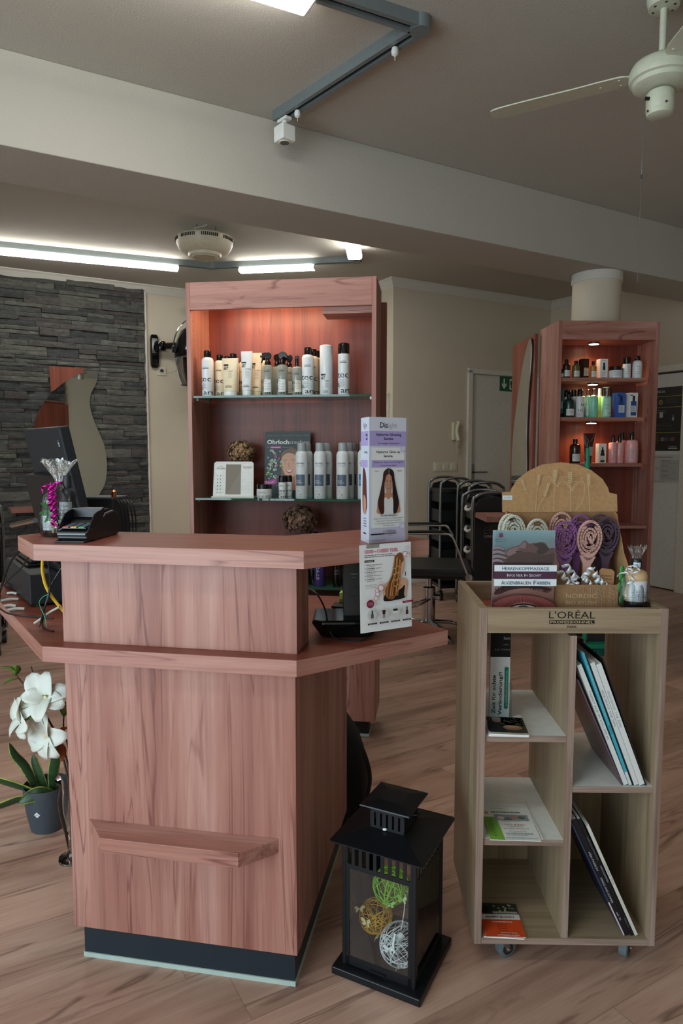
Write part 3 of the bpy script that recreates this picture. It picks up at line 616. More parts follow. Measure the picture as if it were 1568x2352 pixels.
# flyer taped to the chamfered edge of the worktop
ch = CO.at(.146, .012, 0)
fl = thing('flyer', 'white glossy-hair flyer with long-haired model taped below the worktop edge', 'flyer', (ch[0], ch[1], .868), CO.deg+45-6)
W, H_ = .140, .200; bend = lambda x, y: 0
def fmap(x, y, d): return (x+.003*(y/H_), -d+bend(x, y)-.012*(1-y/H_), y)
g = G(); nn = 10
ring = [[(x+.003*i/nn, bend(0, H_*i/nn)-.012*(1-i/nn)+dy, H_*i/nn) for x, dy in ((0, 0), (W, 0), (W, .0006), (0, .0006))] for i in range(nn+1)]
g.loft(ring, True, False); g.to('sheet', M['paper_white'], fl)
pr = Print(); pr.map = fmap
for i in range(10): pr.rect(.0005, W-.0005, H_*i/10+.0003*(i == 0), H_*(i+1)/10-.0003*(i == 9), '#dde0e0', i == 0)
pr.text('OMG – I NEED THIS.', .012, .181, .0068, '#a8385a', w=.092, bold=.09); pr.text('OMG – I NEED THIS.', .012, .181, .0068, '#d8a0b0', w=.092, bold=.035)
pr.lines(.012, .108, .175, 2, .0038, .0022, '#6c6668', 3); pr.rect(.012, .038, .160, .165, '#141214'); pr.text('DAS ERGEBNIS?', .0135, .1612, .0024, '#dcdcdc', w=.022)
for i, t in enumerate(('1. Glanz', '2. Lebendigkeit', '3. Farbton', '4. Kontrast', '5. Leuchtkraft')):
    y = .153-i*.0082; pr.text(t, .012, y, .0026, '#3a3638', w=.004+.0016*len(t), bold=.02); pr.lines(.018+.0016*len(t), .06, y, 1, .004, .002, '#8c8688', i); pr.lines(.016, .042, y-.0036, 1, .004, .0016, '#9c9698', i+9)
pr.lines(.012, .05, .108, 3, .0032, .0013, '#a4a0a2', 8)
S = lambda pts: [(x*W, y*H_) for x, y in pts]
pr.blob(S([(.46, .345), (.44, .50), (.52, .56), (.66, .58), (.80, .59), (.90, .55), (.87, .40), (.84, .355)]), '#c79a80')
pr.blob(S([(.45, .34), (.47, .42), (.62, .41), (.78, .47), (.85, .5), (.83, .40), (.82, .35)]), '#1a1718')
pr.blob(S([(.73, .66), (.76, .80), (.80, .83), (.83, .78), (.845, .74), (.83, .71), (.81, .66), (.78, .62)]), '#cda088')
hairp = [(.62, .72), (.66, .84), (.74, .885), (.80, .87), (.83, .80), (.79, .76), (.77, .70), (.76, .62), (.74, .55), (.71, .48), (.68, .42), (.62, .355), (.50, .37), (.46, .45), (.50, .52), (.57, .60)]
pr.blob(S(hairp), '#7c4c28')
for i in range(7):
    x0 = .50+.035*i; pr.line(S([(.66+.018*i, .86-.01*i), (.64+.02*i, .74), (.61+.022*i, .65), (x0+.02, .54), (x0, .46), (x0-.01, .39)]), .0022, ('#a87844', '#5c3418', '#c09058')[i % 3])
for i in range(4): pr.line(S([(.60+.01*i, .72-.07*i), (.66, .705-.07*i), (.71, .735-.07*i), (.765, .71-.07*i)]), .0026, '#b88850')
pr.line(S([(.85, .66), (.86, .63), (.845, .61)]), .0022, '#201818')
for x, y, r in ((.37, .50, .0085), (.30, .435, .006), (.29, .475, .005), (.27, .39, .005), (.89, .94, .004), (.84, .87, .007), (.90, .85, .004), (.36, .56, .0035)):
    pr.ell(x*W, y*H_, r, r*.95, '#b07884'); pr.ell(x*W, y*H_, r*.78, r*.76, '#e6d6da'); pr.ell(x*W-r*.2, y*H_+r*.25, r*.3, r*.3, '#f0ecee')
pr.ell(.15*W, .335*H_, .010, .0095, '#7c2440'); pr.text('Auch für', .15*W, .34*H_, .0022, '#e4ccd4', 'c', w=.012); pr.text('zu Hause!', .15*W, .322*H_, .0022, '#e4ccd4', 'c', w=.014)
for i, x in enumerate((.18, .40, .62, .845)):
    pr.blob([(x*W+.011*math.cos(a)*(1+.15*math.cos(4*a)), .205*H_+.0135*math.sin(a)*(1+.12*math.cos(5*a))) for a in [2*PI*k/14 for k in range(14)]], '#c0c2c2')
    if i == 2: pr.rect(x*W-.006, x*W+.006, .205*H_, .225*H_, '#dcdcd8'); pr.rect(x*W-.006, x*W+.006, .225*H_, .25*H_, '#201818')
    elif i == 1: pr.poly([(x*W-.005, .25*H_), (x*W+.005, .25*H_), (x*W+.003, .2*H_), (x*W-.003, .2*H_)], '#3c1c20'); pr.rect(x*W-.003, x*W+.003, .16*H_, .2*H_, '#8c8484')
    else: pr.rect(x*W-.0035, x*W+.0035, .17*H_, .22*H_, '#4a2c2c' if i else '#505058'); pr.rect(x*W-.0016, x*W+.0016, .22*H_, .26*H_, '#181416')
    pr.rect(x*W-.012, x*W+.012, .098*H_, .116*H_, '#141214'); pr.text(('Shampoo', 'Conditioner', 'Maske', 'Serum')[i], x*W, .102*H_, .0019, '#d8d8d8', 'c', w=.017)
pr.rect(.755*W, .975*W, .305*H_, .33*H_, '#7c2440'); pr.text('Must-have', .865*W, .311*H_, .0020, '#e4ccd4', 'c', w=.018); pr.line(S([(.755, .305), (.755, .13), (.975, .13), (.975, .305)]), .0004, '#9c8c90')
pr.build('print', fl, mat=M['print_matt'])
g = G(); g.box(.02, .055, -.0012, 0, .192, .212); g.to('tape', M['acrylic'], fl)
# card terminal
tm = thing('card_terminal', 'black card payment terminal with red yellow green keys on the counter', 'card terminal', CO.at(-.524, -.048, T1Z), CO.deg+5)
side = [(0, .014), (.0, .006), (.015, .002), (.05, .0), (.165, .0), (.178, .004), (.182, .035), (.170, .058), (.150, .064), (.10, .060), (.06, .036), (.01, .028), (-.003, .024)]
g = G(); g.prismX(side, -.038, .038); g.to('body', M['black_plastic'], tm, bevel=.004)
g = G(); g.tube([(-.034, .012, .003), (-.034, -.012, .002), (.034, -.012, .002), (.034, .012, .003)], .0035, 8); g.to('front_loop', M['dark_grey_plastic'], tm)
g = G(); g.box(-.034, .034, -.0045, .004, .018, .021); g.to('card_slot', M['gunmetal'], tm)
plain('key_red', '#c83838', .45); plain('key_yellow', '#d8a020', .45); plain('key_green', '#2c9c40', .45); plain('key_blue_grey', '#3c4a58', .45)
kp = G(); kp.cbox((0, .034, .0325), (.062, .056, .002)); kp.to('key_panel', M['dark_grey_plastic'], tm)
for r_ in range(5):
    for c_ in range(3):
        g = G(); y = .010+r_*.0105; g.cbox((-.0195+.0195*c_, y, .033+y*.10), (.015, .0072, .005))
        mt = M[('key_red', 'key_yellow', 'key_green')[c_]] if r_ == 0 else M['key_blue_grey']
        k = g.to('key', mt, tm, bevel=.001)
        if r_ == 0: k['label'] = ('red cancel key', 'yellow correction key', 'green confirm key')[c_]
for sx in (-1, 1):
    g = G(); g.prismX([(.005, .030), (.055, .034), (.085, .050), (.085, .072), (.062, .070), (.04, .064)], sx*.037-.0015, sx*.037+.0015); g.to('privacy_shield', M['black_plastic'], tm)
g = G(); g.prismX([(.080, .052), (.092, .058), (.092, .076), (.080, .074)], -.038, .038); g.to('privacy_shield', M['black_plastic'], tm)
g = G(); g.M = Matrix.Translation((0, .128, .066)) @ Matrix.Rotation(math.radians(3), 4, 'X'); g.cbox((0, 0, 0), (.05, .05, .003)); g.to('display', M['black_gloss'], tm)

# cellophane gift bags
def gift(name, label, loc, rz, H, R, contents, ribbon, curls, seed, lean=0.0, flare=1.0):
    o = thing(name, label, 'gift', loc, rz); r = random.Random(seed); g = G(); n = 40; rings = []
    neck = H*.70
    for i, (rr, z) in enumerate([(R*.86, 0), (R, H*.03), (R*1.02, H*.2), (R*.95, H*.38), (R*.72, H*.53), (R*.36, H*.64), (R*.16, neck), (R*.22, neck+H*.05), (R*.55*flare, neck+H*.16), (R*.92*flare, neck+H*.27), (R*1.0*flare, H*1.0)]):
        amp = .05 if z < H*.5 else .13; ring = []
        for j in range(n):
            a = 2*PI*j/n; w = 1+amp*math.sin(9*a+seed)+amp*.6*math.sin(5*a+i*.4+seed)
            ring.append((rr*w*math.cos(a)+lean*z, rr*w*math.sin(a)*(.75 if z < neck else .45), z+(r.uniform(-.006, .006) if i == 10 else 0)))
        rings.append(ring)
    g.loft(rings, False); g.to('cellophane_bag', M['cellophane'], o)
    g = G(); g.tube([(R*.2*math.cos(2*PI*i/14)+lean*neck, R*.15*math.sin(2*PI*i/14), neck) for i in range(14)], .0022, 6, closed=True, flat=1.6); g.to('ribbon_knot', M[ribbon], o)
    for k, (x0, x1, z1, rad, turns) in enumerate(curls):
        g = G(); curl(g, (lean*neck+x0, -R*.5-rad*.6-.002, neck), (lean*neck+x1, -R*.5-rad*.8-.012, z1), rad*.75, turns, k, .0028); g.to('curled_ribbon', M[ribbon], o, solid=.0004)
    contents(o); return o
def small_bottle(o, x, y, z0, r, h, body, cap, lab='#d4dadc', txt=None, name='bottle', tr=None):
    g = G(); g.lathe([(r*.92, 0), (r, .004), (r, h*.66), (r*.85, h*.74), (r*.42, h*.79), (r*.40, h*.82)], (x, y, z0), 24); b = g.to(name, M[body], o)
    g = G(); g.lathe([(r*.5, h*.81), (r*.5, h*.99), (r*.44, h)], (x, y, z0), 20); g.to('cap', M[cap], b)
    p = Print(R=r); p.rect(-r*1.0, r*1.0, h*.14, h*.56, lab); 
    if txt:
        for i, t in enumerate(txt): p.text(t, -r*.85, h*(.48-.07*i), h*.032, '#303438', w=r*1.4)
    p.lines(-r*.85, r*.8, h*.36, 5, h*.035, h*.013, '#84888c'); p.build('label', b, (x, y, z0)); return b
def c1(o):
    small_bottle(o, -.022, 0, .003, .019, .088, 'liquid_clear', 'white_plastic', txt=('soin & huile', 'douche'))
    small_bottle(o, .022, .008, .003, .020, .150, 'dark_grey_plastic', 'dark_grey_plastic', txt=('soin & huile', 'douche'))
    for k in range(7):
        a = 2*PI*k/7; g = G(); g.M = Matrix.Translation((-.004, -.022, .045+.004*k)) @ Matrix.Rotation(a, 4, 'Y') @ Matrix.Rotation(.4, 4, 'X')
        g.loft([[(0, 0, 0), (.001, 0, 0), (0, .001, 0)], [(-.007, 0, .012), (.007, 0, .012), (0, .003, .012)], [(-.004, -.002, .024), (.004, -.002, .024), (0, 0, .024)], [(0, -.004, .031), (.0005, -.004, .031), (0, -.003, .031)]]); g.to('artificial_leaf', M['artificial_leaf'], o)
    p = Print(); f = [(x*.011, .026+z*.011) for x, z in [((1+.22*math.cos(7*a))*math.cos(a), (1+.22*math.cos(7*a))*math.sin(a)) for a in [2*PI*k/42 for k in range(42)]]]
    p.poly([(-.004, .004), (.002, .004), (.004, .018), (-.002, .02)], '#cfd0a0'); p.poly(f, '#d8cfae'); p.poly([(x*.8, (z-.026)*.8+.026) for x, z in f], '#a83c50')
    for k in range(9): p.ell(.006*math.cos(k*2.4)*(.4+k/12), .026+.006*math.sin(k*2.4)*(.4+k/12), .0011, .0011, '#e0b0b0')
    p.build('flower_tag', o, (.006, -.034, .008))
gift('gift_bag', 'cellophane gift bag with magenta curled ribbon and two bottles on the counter', CO.at(-.628, .062, T1Z), CO.deg, .192, .047, c1, 'ribbon_magenta',
     [(-.004, .012, .03, .009, 6.5), (.004, .004, .075, .010, 4.5), (-.006, -.022, .115, .008, 1.2), (.006, .016, .045, .008, 6)], 3, .02)
# ------------------------------------------------------------ things on the lower worktop
mon = thing('cash_drawer', 'black steel cash drawer under the left end of the upper worktop', 'cash drawer', CO.at(-.868, .272, T2Z), CO.deg-45)
g = G(); g.box(-.41, 0, .001, .33, .008, .098); g.to('housing', M['dark_grey_plastic'], mon, bevel=.003)
for x in (-.38, -.03):
    for y in (.03, .3): g = G(); g.cyl((x, y, 0), (x, y, .009), .012); g.to('foot', M['black_plastic'], mon)
pb = thing('terminal_base', 'flat black till base plate lying on the cash drawer', 'till base', CO.at(-.868, .272, T2Z+.0985), CO.deg-45)
g = G(); g.box(-.36, -.14, .02, .15, 0, .010); g.to('plate', M['black_gloss'], pb, bevel=.005); g = G(); g.box(-.35, -.15, .03, .14, .010, .020); g.to('key_deck', M['black_plastic'], pb, bevel=.006)
sc_ = thing('till_screen', 'tilted black touch-screen monitor seen from behind, above the counter', 'monitor', (-.745, 1.99, .945), 131.0)
tl = Matrix.Translation((0, 0, .122)) @ Matrix.Rotation(math.radians(-12), 4, 'X')
g = G(); g.M = tl; g.box(0, .33, -.018, .012, 0, .29); g.to('display_housing', M['dark_grey_plastic'], sc_, bevel=.004)
g = G(); g.M = tl; g.box(.012, .318, -.0195, -.018, .012, .278); g.to('screen', M['black_gloss'], sc_)
g = G(); g.M = tl; g.box(.03, .30, .012, .055, -.02, .155); g.to('rear_housing', M['black_plastic'], sc_, bevel=.008)
p = Print(); p.rect(0, .012, 0, .004, '#9aa6ac'); p.rect(0, .012, .006, .010, '#9aa6ac'); p.lines(.0, .012, .016, 3, .005, .002, '#9aa6ac')
pt = p.build('sticker', sc_); pt.matrix_local = tl @ Matrix.Translation((.035, .0125, .235)) @ Matrix.Rotation(PI, 4, 'Z')
g = G(); g.tube([(.165, .03, .14), (.165, .06, .06), (.165, .03, .0)], [.022, .026, .03], 12); g.to('stand_arm', M['black_plastic'], sc_)
g = G(); g.box(.10, .23, -.055, .055, -.0235, -.002); g.to('stand_foot', M['black_plastic'], sc_, bevel=.006)
# card printer / router box behind the terminal
DR = Frame(*CO.at(-.868, .272)[:2], CO.deg-45)
rt = thing('receipt_printer', 'dark grey box with a tuft of black cables behind the card terminal', 'printer', DR.at(-.125, .175, T2Z+.0985), CO.deg+2)
g = G(); g.box(0, .12, 0, .11, 0, .215); g.to('housing', M['dark_grey_plastic'], rt, bevel=.006)
for i in range(5):
    g = G(); x = .138+.006*i; g.tube(smooth([(.118, .02+.012*i, .205), (x-.006, .02+.01*i, .19), (x-.002, .03+.01*i, .1), (x-.008, .03, .0)], 4, False), .0022, 6); g.to('cable', M['black_plastic'], rt)
g = G(); g.lathe([(.008, .0), (.008, .018), (.002, .024)], (.112, .02, .214), 12); g.to('copper_plug', plain('copper', '#b4683c', .25, .9), rt)
# phone charging base with handset, lead and acrylic leaflet stand
ph = thing('cordless_phone', 'black cordless telephone standing in its charging base on the lower worktop', 'telephone', CO.at(.088, .185, T2Z), CO.deg+12)
g = G(); base = [(-.085, -.06), (-.06, -.075), (.06, -.075), (.085, -.05), (.085, .06), (-.08, .065)]
g.loft([[(x*.72, y*.8, 0) for x, y in base], [(x*.8, y*.85, .008) for x, y in base], [(x*1.03, y*1.03, .038) for x, y in base], [(x*.98, y, .046) for x, y in base]], True, False); g.to('charging_base', M['black_gloss'], ph, bevel=.004)
g = G(); g.M = Matrix.Translation((.020, -.01, .03)) @ Matrix.Rotation(math.radians(-7), 4, 'X')
hp_ = [(-.026, 0), (-.029, .06), (-.030, .12), (-.028, .150), (-.018, .160), (.018, .160), (.028, .150), (.030, .12), (.029, .06), (.026, 0)]
g.prismY(hp_, -.011, .011); g.to('handset', M['black_plastic'], ph, bevel=.005)
p = Print(lift=.0115); p.text('Gigaset', -.010, .118, .0036, '#8c9296', w=.019); p.lines(-.006, .008, .110, 1, .004, .002, '#60666a')
q_ = p.build('lettering', ph); q_.matrix_local = g.M
g = G(); g.M = Matrix.Translation((.020, -.01, .03)) @ Matrix.Rotation(math.radians(-7), 4, 'X'); g.tube([(.014*math.cos(2*PI*i/20), -.0115, .075+.014*math.sin(2*PI*i/20)) for i in range(20)], .0008, 5, closed=True); g.to('navigation_ring', M['dark_grey_plastic'], ph)
g = G(); g.tube(smooth([(-.098, .06, .10), (-.075, .0, .098), (-.055, -.04, .07), (-.045, -.062, .03), (-.03, -.075, .004), (.03, -.095, .003), (.065, -.07, .01)], 5, False), .0022, 7); g.to('power_lead', M['black_plastic'], ph)
ac = thing('leaflet_stand', 'clear acrylic leaflet stand with lime green cards behind the telephone', 'leaflet stand', CO.at(.055, .455, T2Z), CO.deg+2)
g = G(); g.prismY([(-.03, 0), (-.03, .11), (-.024, .12), (.018, .12), (.024, .11), (.024, 0)], 0, .003); g.box(-.03, .09, -.05, 0, 0, .003); g.box(-.03, .09, -.05, -.048, 0, .035); g.to('stand', M['acrylic'], ac)
g = G(); g.box(-.028, .088, -.046, -.012, .003, .052); g.to('cards', M['lime_paper'], ac)
bl = thing('stamp_pad', 'flat black tin lying in front of the lime green cards', 'tin', CO.at(.045, .36, T2Z), CO.deg)
g = G(); g.box(-.03, .06, 0, .05, 0, .018); g.to('tin_body', M['black_plastic'], bl, bevel=.003); g = G(); g.box(-.031, .061, -.001, .051, .018, .024); g.to('lid', M['dark_grey_plastic'], bl, bevel=.002)
# cables around the cash drawer
def cable(label, pts, r, mat, name='cable', group=None):
    g = G(); g.tube(smooth([tuple(Vector(CO.at(*p))) for p in pts], 5, False), r, 7); return tag(g.to(name, M[mat]), label, 'cable', group)
z = T2Z
cable('thick yellow network cable hanging from the upper worktop in front of the cash drawer', [(-.712, .12, 1.030), (-.719, .12, .977), (-.717, .12, .948), (-.710, .12, .922), (-.698, .12, .901), (-.680, .12, .878), (-.62, .10, .832)], .0042, 'yellow_cable')
cable('black lead arching from under the worktop over the left side of the cash drawer', [(-.735, .10, 1.030), (-.80, .16, 1.02), (-.852, .20, .995), (-.876, .20, .965), (-.896, .20, .920), (-.925, .21, .86), (-.96, .25, .826)], .0032, 'black_plastic')
cable('thin black lead crossing the top edge of the cash drawer', [(-.74, .13, 1.028), (-.809, .19, .986), (-.837, .195, .954), (-.873, .195, .924), (-.915, .19, .88), (-1.0, .26, .825)], .0022, 'black_plastic')
cable('black lead falling beside the yellow network cable', [(-.692, .10, 1.030), (-.686, .10, .97), (-.684, .10, .935), (-.690, .10, .90), (-.699, .09, .868), (-.70, .07, .826)], .002, 'black_plastic')
cable('second black lead curving from behind the counter panel under the drawer edge', [(-.66, .115, .975), (-.69, .11, .927), (-.699, .11, .898), (-.705, .10, .863), (-.69, .07, .826), (-.64, .04, .825)], .0026, 'black_plastic')
cable('short pale grey lead lying on the worktop under the cash drawer corner', [(-.735, .10, .827), (-.715, .10, .840), (-.69, .10, .858), (-.66, .10, .874)], .0032, 'grey_cable')
cable('thin green wire curling in front of the cash drawer', [(-.68, .085, .91), (-.696, .085, .903), (-.708, .085, .888), (-.704, .085, .872), (-.69, .08, .85), (-.68, .07, .826)], .001, 'broom_green')
cable('black lead looped on the worktop along the cash drawer', [(-1.06, .40, z+.004), (-.98, .28, z+.005), (-.92, .22, z+.004), (-.86, .18, z+.004), (-.80, .17, z+.004), (-.72, .16, z+.004)], .0024, 'black_plastic')
for k, (u, v, a) in enumerate(((-1.04, .43, 20), (-.985, .345, -30), (-.93, .27, 10), (-.885, .235, -20))):
    cable(('leftmost', 'second', 'third', 'fourth')[k]+' pale grey plug end in the row along the cash drawer foot', [(u-.018, v-.008+.0004*a, z+.005), (u, v, z+.007), (u+.018, v+.004-.0003*a, z+.005)], .0042, 'grey_cable', 'plug_end')
cable('black cable bundle lying at the left end of the lower worktop', [(-1.16, .56, z+.006), (-1.10, .50, z+.012), (-1.04, .47, z+.01), (-1.0, .46, z+.006)], .006, 'black_plastic')
g = G(); g.tube(smooth([(-1.2, 2.16, 1.035), (-1.08, 2.10, 1.052), (-1.0, 2.06, 1.057)], 5, False), .006, 10)
hz = thing('hand_spray_hose', 'black ribbed hose with a chrome end behind the left corner of the counter', 'hose', (0, 0, 0)); g.to('hose', M['black_plastic'], hz)
g = G(); g.tube([(-1.0, 2.06, 1.057), (-.90, 2.0, 1.078)], [.008, .008], 12); g.to('chrome_end', M['chrome'], hz)
# ------------------------------------------------------------ backpack, plant and vase on the floor
bp = thing('backpack', 'black fabric backpack standing on the floor behind the counter', 'backpack', CO.at(.02, .77, 0), CO.deg-4)
g = G(); R_ = []
for z_, w, d_ in ((0, .13, .075), (.03, .155, .09), (.12, .16, .10), (.22, .15, .095), (.30, .125, .085), (.36, .085, .065), (.385, .04, .03)):
    R_.append([(w*math.copysign(abs(math.cos(a))**.6, math.cos(a))-.12, d_*math.copysign(abs(math.sin(a))**.7, math.sin(a)), z_) for a in [2*PI*i/28 for i in range(28)]])
g.loft(R_); g.to('bag_body', M['black_fabric'], bp)
g = G(); R_ = [[(x*.75-.03, y*.5-.09, z_*.55+.01) for x, y, z_ in r] for r in R_]; g.loft(R_); g.to('front_pocket', M['black_fabric'], bp)
g = G(); g.tube(smooth([(.0, -.06, .34), (.045, -.075, .27), (.065, -.07, .18), (.045, -.06, .08), (.02, -.05, .03)], 5, False), .012, 8, flat=.35); g.to('shoulder_strap', M['black_fabric'], bp)
g = G(); g.tube(smooth([(-.16, 0, .38), (-.12, 0, .41), (-.08, 0, .38)], 5, False), .007, 8); g.to('grab_handle', M['black_fabric'], bp)
pot = thing('potted_snake_plant', 'snake plant in a slate grey plastic pot left of the counter', 'potted plant', (-1.005, 2.235, 0))
g = G(); g.lathe([(.050, 0), (.054, .002), (.064, .05), (.071, .10), (.0745, .150), (.0745, .155), (.0715, .155), (.071, .13), (.06, .125)], n=40, cap=False); g.lathe([(.001, .001), (.05, .001)], n=40, cap=False); g.to('pot', M['pot_plastic'], pot)
g = G(); g.lathe([(.002, .128), (.04, .13), (.069, .124)], n=24, cap=False); g.to('soil', M['soil'], pot)
p = Print(R=lambda y: .0642+(y-.05)*.142); q4 = [(.0, .088), (.0105, .0775), (0, .067), (-.0105, .0775)]; p.poly(q4, '#dfe5e6'); p.text('elho', 0, .0755, .0045, '#2c4a6c', 'c', w=.013)
o = p.build('pot_sticker', pot, (0, 0, 0), -4)
def leaf(pts, w, name, parent, mat='snake_leaf', edge='#a4ac4c', mid='#2c4c2a', twist=0.0, side=(1, 0, 0)):
    """strap leaf along pts with yellow margins"""
    P = smooth(pts, 5, False); g = G(); S_ = Vector(side).normalized(); rows = []
    for i, q in enumerate(P):
        t = i/(len(P)-1); ww = w*(math.sin(PI*min(1, (t*.92+.10)))**.7); q = Vector(q); s2 = Matrix.Rotation(twist*t, 3, 'Z') @ S_
        d_ = (Vector(P[min(i+1, len(P)-1)])-Vector(P[max(i-1, 0)])).normalized(); nn_ = s2.cross(d_).normalized()
        rows.append([q-s2*ww, q-s2*ww*.84+nn_*ww*.10, q+nn_*ww*.26, q+s2*ww*.84+nn_*ww*.10, q+s2*ww])
    g.grid(rows, (edge, mid, mid, edge))
    return g.to(name, M[mat], parent, ink=True, solid=.0016)
for pts, w, sd, tw in (([(0.02, 0, .12), (.03, -.01, .2), (.05, -.02, .28), (.075, -.03, .35)], .018, (1, .2, 0), .3), ([(-.03, 0, .12), (-.07, .0, .21), (-.10, -.01, .26), (-.115, -.01, .30)], .017, (.7, .7, 0), .4),
                       ([(-.02, -.02, .13), (-.08, -.03, .16), (-.15, -.04, .19), (-.22, -.05, .23)], .026, (.2, -.6, .8), 0), ([(-.02, -.03, .12), (-.07, -.05, .125), (-.13, -.07, .11), (-.2, -.09, .095)], .022, (.1, -.6, .8), 0),
                       ([(.035, -.03, .13), (.0, -.055, .145), (-.035, -.07, .14), (-.06, -.08, .125)], .024, (0, .5, .85), 0), ([(-.01, .02, .12), (-.04, .02, .2), (-.05, .02, .25)], .016, (1, 0, .2), 0)):
    leaf(pts, w, 'leaf', pot, side=sd, twist=tw)
vs_ = thing('flower_vase', 'tall clear glass vase with artificial white magnolia branches beside the counter', 'vase', (-.842, 2.055, 0))
g = G(); pf = [(.001, .004), (.046, .004), (.05, .0), (.05, .004), (.020, .018), (.014, .04), (.030, .09), (.046, .15), (.050, .2), (.044, .24), (.052, .265)]
g.lathe(pf[:4], n=32, cap=False); g.lathe([(.046, .001), (.048, .004), (.03, .012), (.02, .03), (.03, .09), (.044, .15), (.047, .2), (.040, .24), (.050, .265)], n=36, cap=False); g.to('glass', M['glass_vase'], vs_)
stems = [[(.0, 0, .02), (.0, 0, .2), (-.02, -.01, .36), (-.07, -.01, .47), (-.10, -.0, .56), (-.115, 0, .62)], [(.01, 0, .02), (.01, 0, .2), (-.01, .01, .34), (-.03, .02, .42), (-.02, .02, .5)],
         [(-.01, 0, .02), (-.01, 0, .22), (-.03, 0, .34), (-.045, 0, .37), (-.06, -.01, .40)], [(-.07, -.01, .47), (-.11, 0, .53), (-.15, 0, .575), (-.165, 0, .60)]]
for st_ in stems: g = G(); g.tube(smooth(st_, 5, False), [.0045-.0028*i/(5*len(st_)-5) for i in range(5*len(st_)-4)], 7); g.to('branch', M['bark'], vs_)
r = random.Random(4)
def bloom(c, ax, L_, seed, n_=7, open_=1.0):
    r = random.Random(seed); ax = Vector(ax).normalized(); u_ = ax.orthogonal().normalized(); w_ = ax.cross(u_)
    fl_ = G(); fl_.ball(tuple(Vector(c)+ax*.008), (.007, .007, .012), 10, 8); fw = fl_.to('flower_centre', M['cream_gel'], vs_)
    for k in range(n_):
        a = 2*PI*k/n_+r.uniform(-.2, .2); dr = (u_*math.cos(a)+w_*math.sin(a)); sd = ax.cross(dr).normalized(); op = open_*r.uniform(.7, 1.2); rows = []; l_ = L_*r.uniform(.85, 1.1); W_ = l_*.36
        for i in range(8):
            t = i/7; ang = op*(.5+.7*t); p_ = Vector(c)+(dr*math.sin(ang)+ax*math.cos(ang))*l_*t; ww = W_*(math.sin(PI*(t*.83+.09))**.6) if t < 1 else W_*.30; nn_ = (ax*math.sin(ang)-dr*math.cos(ang))
            rows.append([p_+sd*ww*q_+nn_*(.25*ww*q_*q_) for q_ in (-1, -.5, 0, .5, 1)])
        g = G()
        g.grid(rows)
        g.to('petal', M['magnolia_petal'], vs_, solid=.0012)
bloom((-.055, -.03, .53), (-.2, -.75, .6), .085, 1, 7, 1.15); bloom((-.125, -.02, .465), (-.8, -.5, .25), .085, 2, 7, 1.1); bloom((-.055, -.03, .415), (-.5, -.85, .05), .085, 3, 7, 1.15)
for c, d_, mt in (((-.16, 0, .60), (-.6, -.2, .5), 'leaf_green'), ((-.165, 0, .59), (.2, -.3, .9), 'leaf_green'), ((-.15, 0, .58), (-.9, .1, -.1), 'leaf_green'), ((-.07, -.02, .51), (.4, -.5, .9), 'leaf_green'), ((-.08, -.03, .50), (-.8, -.5, .3), 'leaf_green'),
                  ((-.09, -.03, .47), (-.5, -.8, .2), 'leaf_green'), ((-.09, -.03, .48), (.1, -.9, .3), 'leaf_green'), ((-.03, 0, .48), (.9, -.2, .4), 'copper_leaf'), ((-.03, 0, .41), (.7, -.3, .6), 'copper_leaf'), ((-.02, 0, .46), (.2, -.2, .9), 'leaf_green'), ((-.03, -.01, .38), (.3, -.6, -.4), 'copper_leaf')):
    d_ = Vector(d_).normalized(); s2 = d_.cross(Vector((.1, .3, 1))).normalized(); L2 = .055; g = G(); rows = []
    for i in range(7):
        t = i/6; ww = .015*math.sin(PI*(t*.94+.03))**.8; q = Vector(c)+d_*L2*t+Vector((0, 0, -.012*t*t)); n2 = s2.cross(d_); rows.append([q-s2*ww+n2*ww*.4, q, q+s2*ww+n2*ww*.4])
    g.grid(rows)
    g.to('magnolia_leaf', M[mt], vs_, solid=.001)
# ------------------------------------------------------------ lit display case behind the counter
BK = Frame(-.678, 3.04, -7.7)
dc = thing('display_case', 'tall plum-wood display case with lit niche and glass shelves behind the counter', 'display case', BK.at(0, 0), BK.deg)
def part(g, name, mat, par, **k): return g.to(name, M[mat], par, **k)
Wd, Hd, Dd = .832, 2.01, .27
part(G().box(.03, Wd-.03, .045, Dd-.02, 0.012, .08), 'plinth', 'black_plastic', dc); part(G().box(.028, Wd-.028, .043, Dd-.02, 0, .012), 'plinth_strip', 'pale_strip', dc)
part(G().box(0, .019, 0, Dd, .08, Hd), 'side_panel', 'plum_wood_z', dc, bevel=.001); part(G().box(Wd-.019, Wd, 0, Dd, .08, Hd), 'side_panel', 'plum_wood_z', dc, bevel=.001)
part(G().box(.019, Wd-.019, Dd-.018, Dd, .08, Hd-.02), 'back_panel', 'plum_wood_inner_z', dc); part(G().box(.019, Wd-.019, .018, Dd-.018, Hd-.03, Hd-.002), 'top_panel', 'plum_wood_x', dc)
part(G().box(.0192, Wd-.0192, .0, .018, 1.893, Hd), 'header_panel', 'plum_wood_x', dc, bevel=.001)
part(G().box(.019, Wd-.019, .018, Dd-.018, .60, .62), 'bottom_board', 'plum_wood_x', dc)
part(G().box(.019, Wd-.019, .001, .019, .085, .60), 'lower_door', 'plum_wood_z', dc, bevel=.001)
part(G().box(.60, Wd-.019, .018, .15, 1.865, 1.893), 'light_baffle', 'plum_wood_x', dc)
part(G().box(-.02, Wd+.024, Dd+.002, Dd+.028, .30, 1.96), 'rear_board', 'plum_wood_deep_z', dc, bevel=.001)
lp = part(G().box(.12, .58, .05, .10, 1.925, 1.935), 'lamp_strip', 'warm_strip', dc)
g = G()
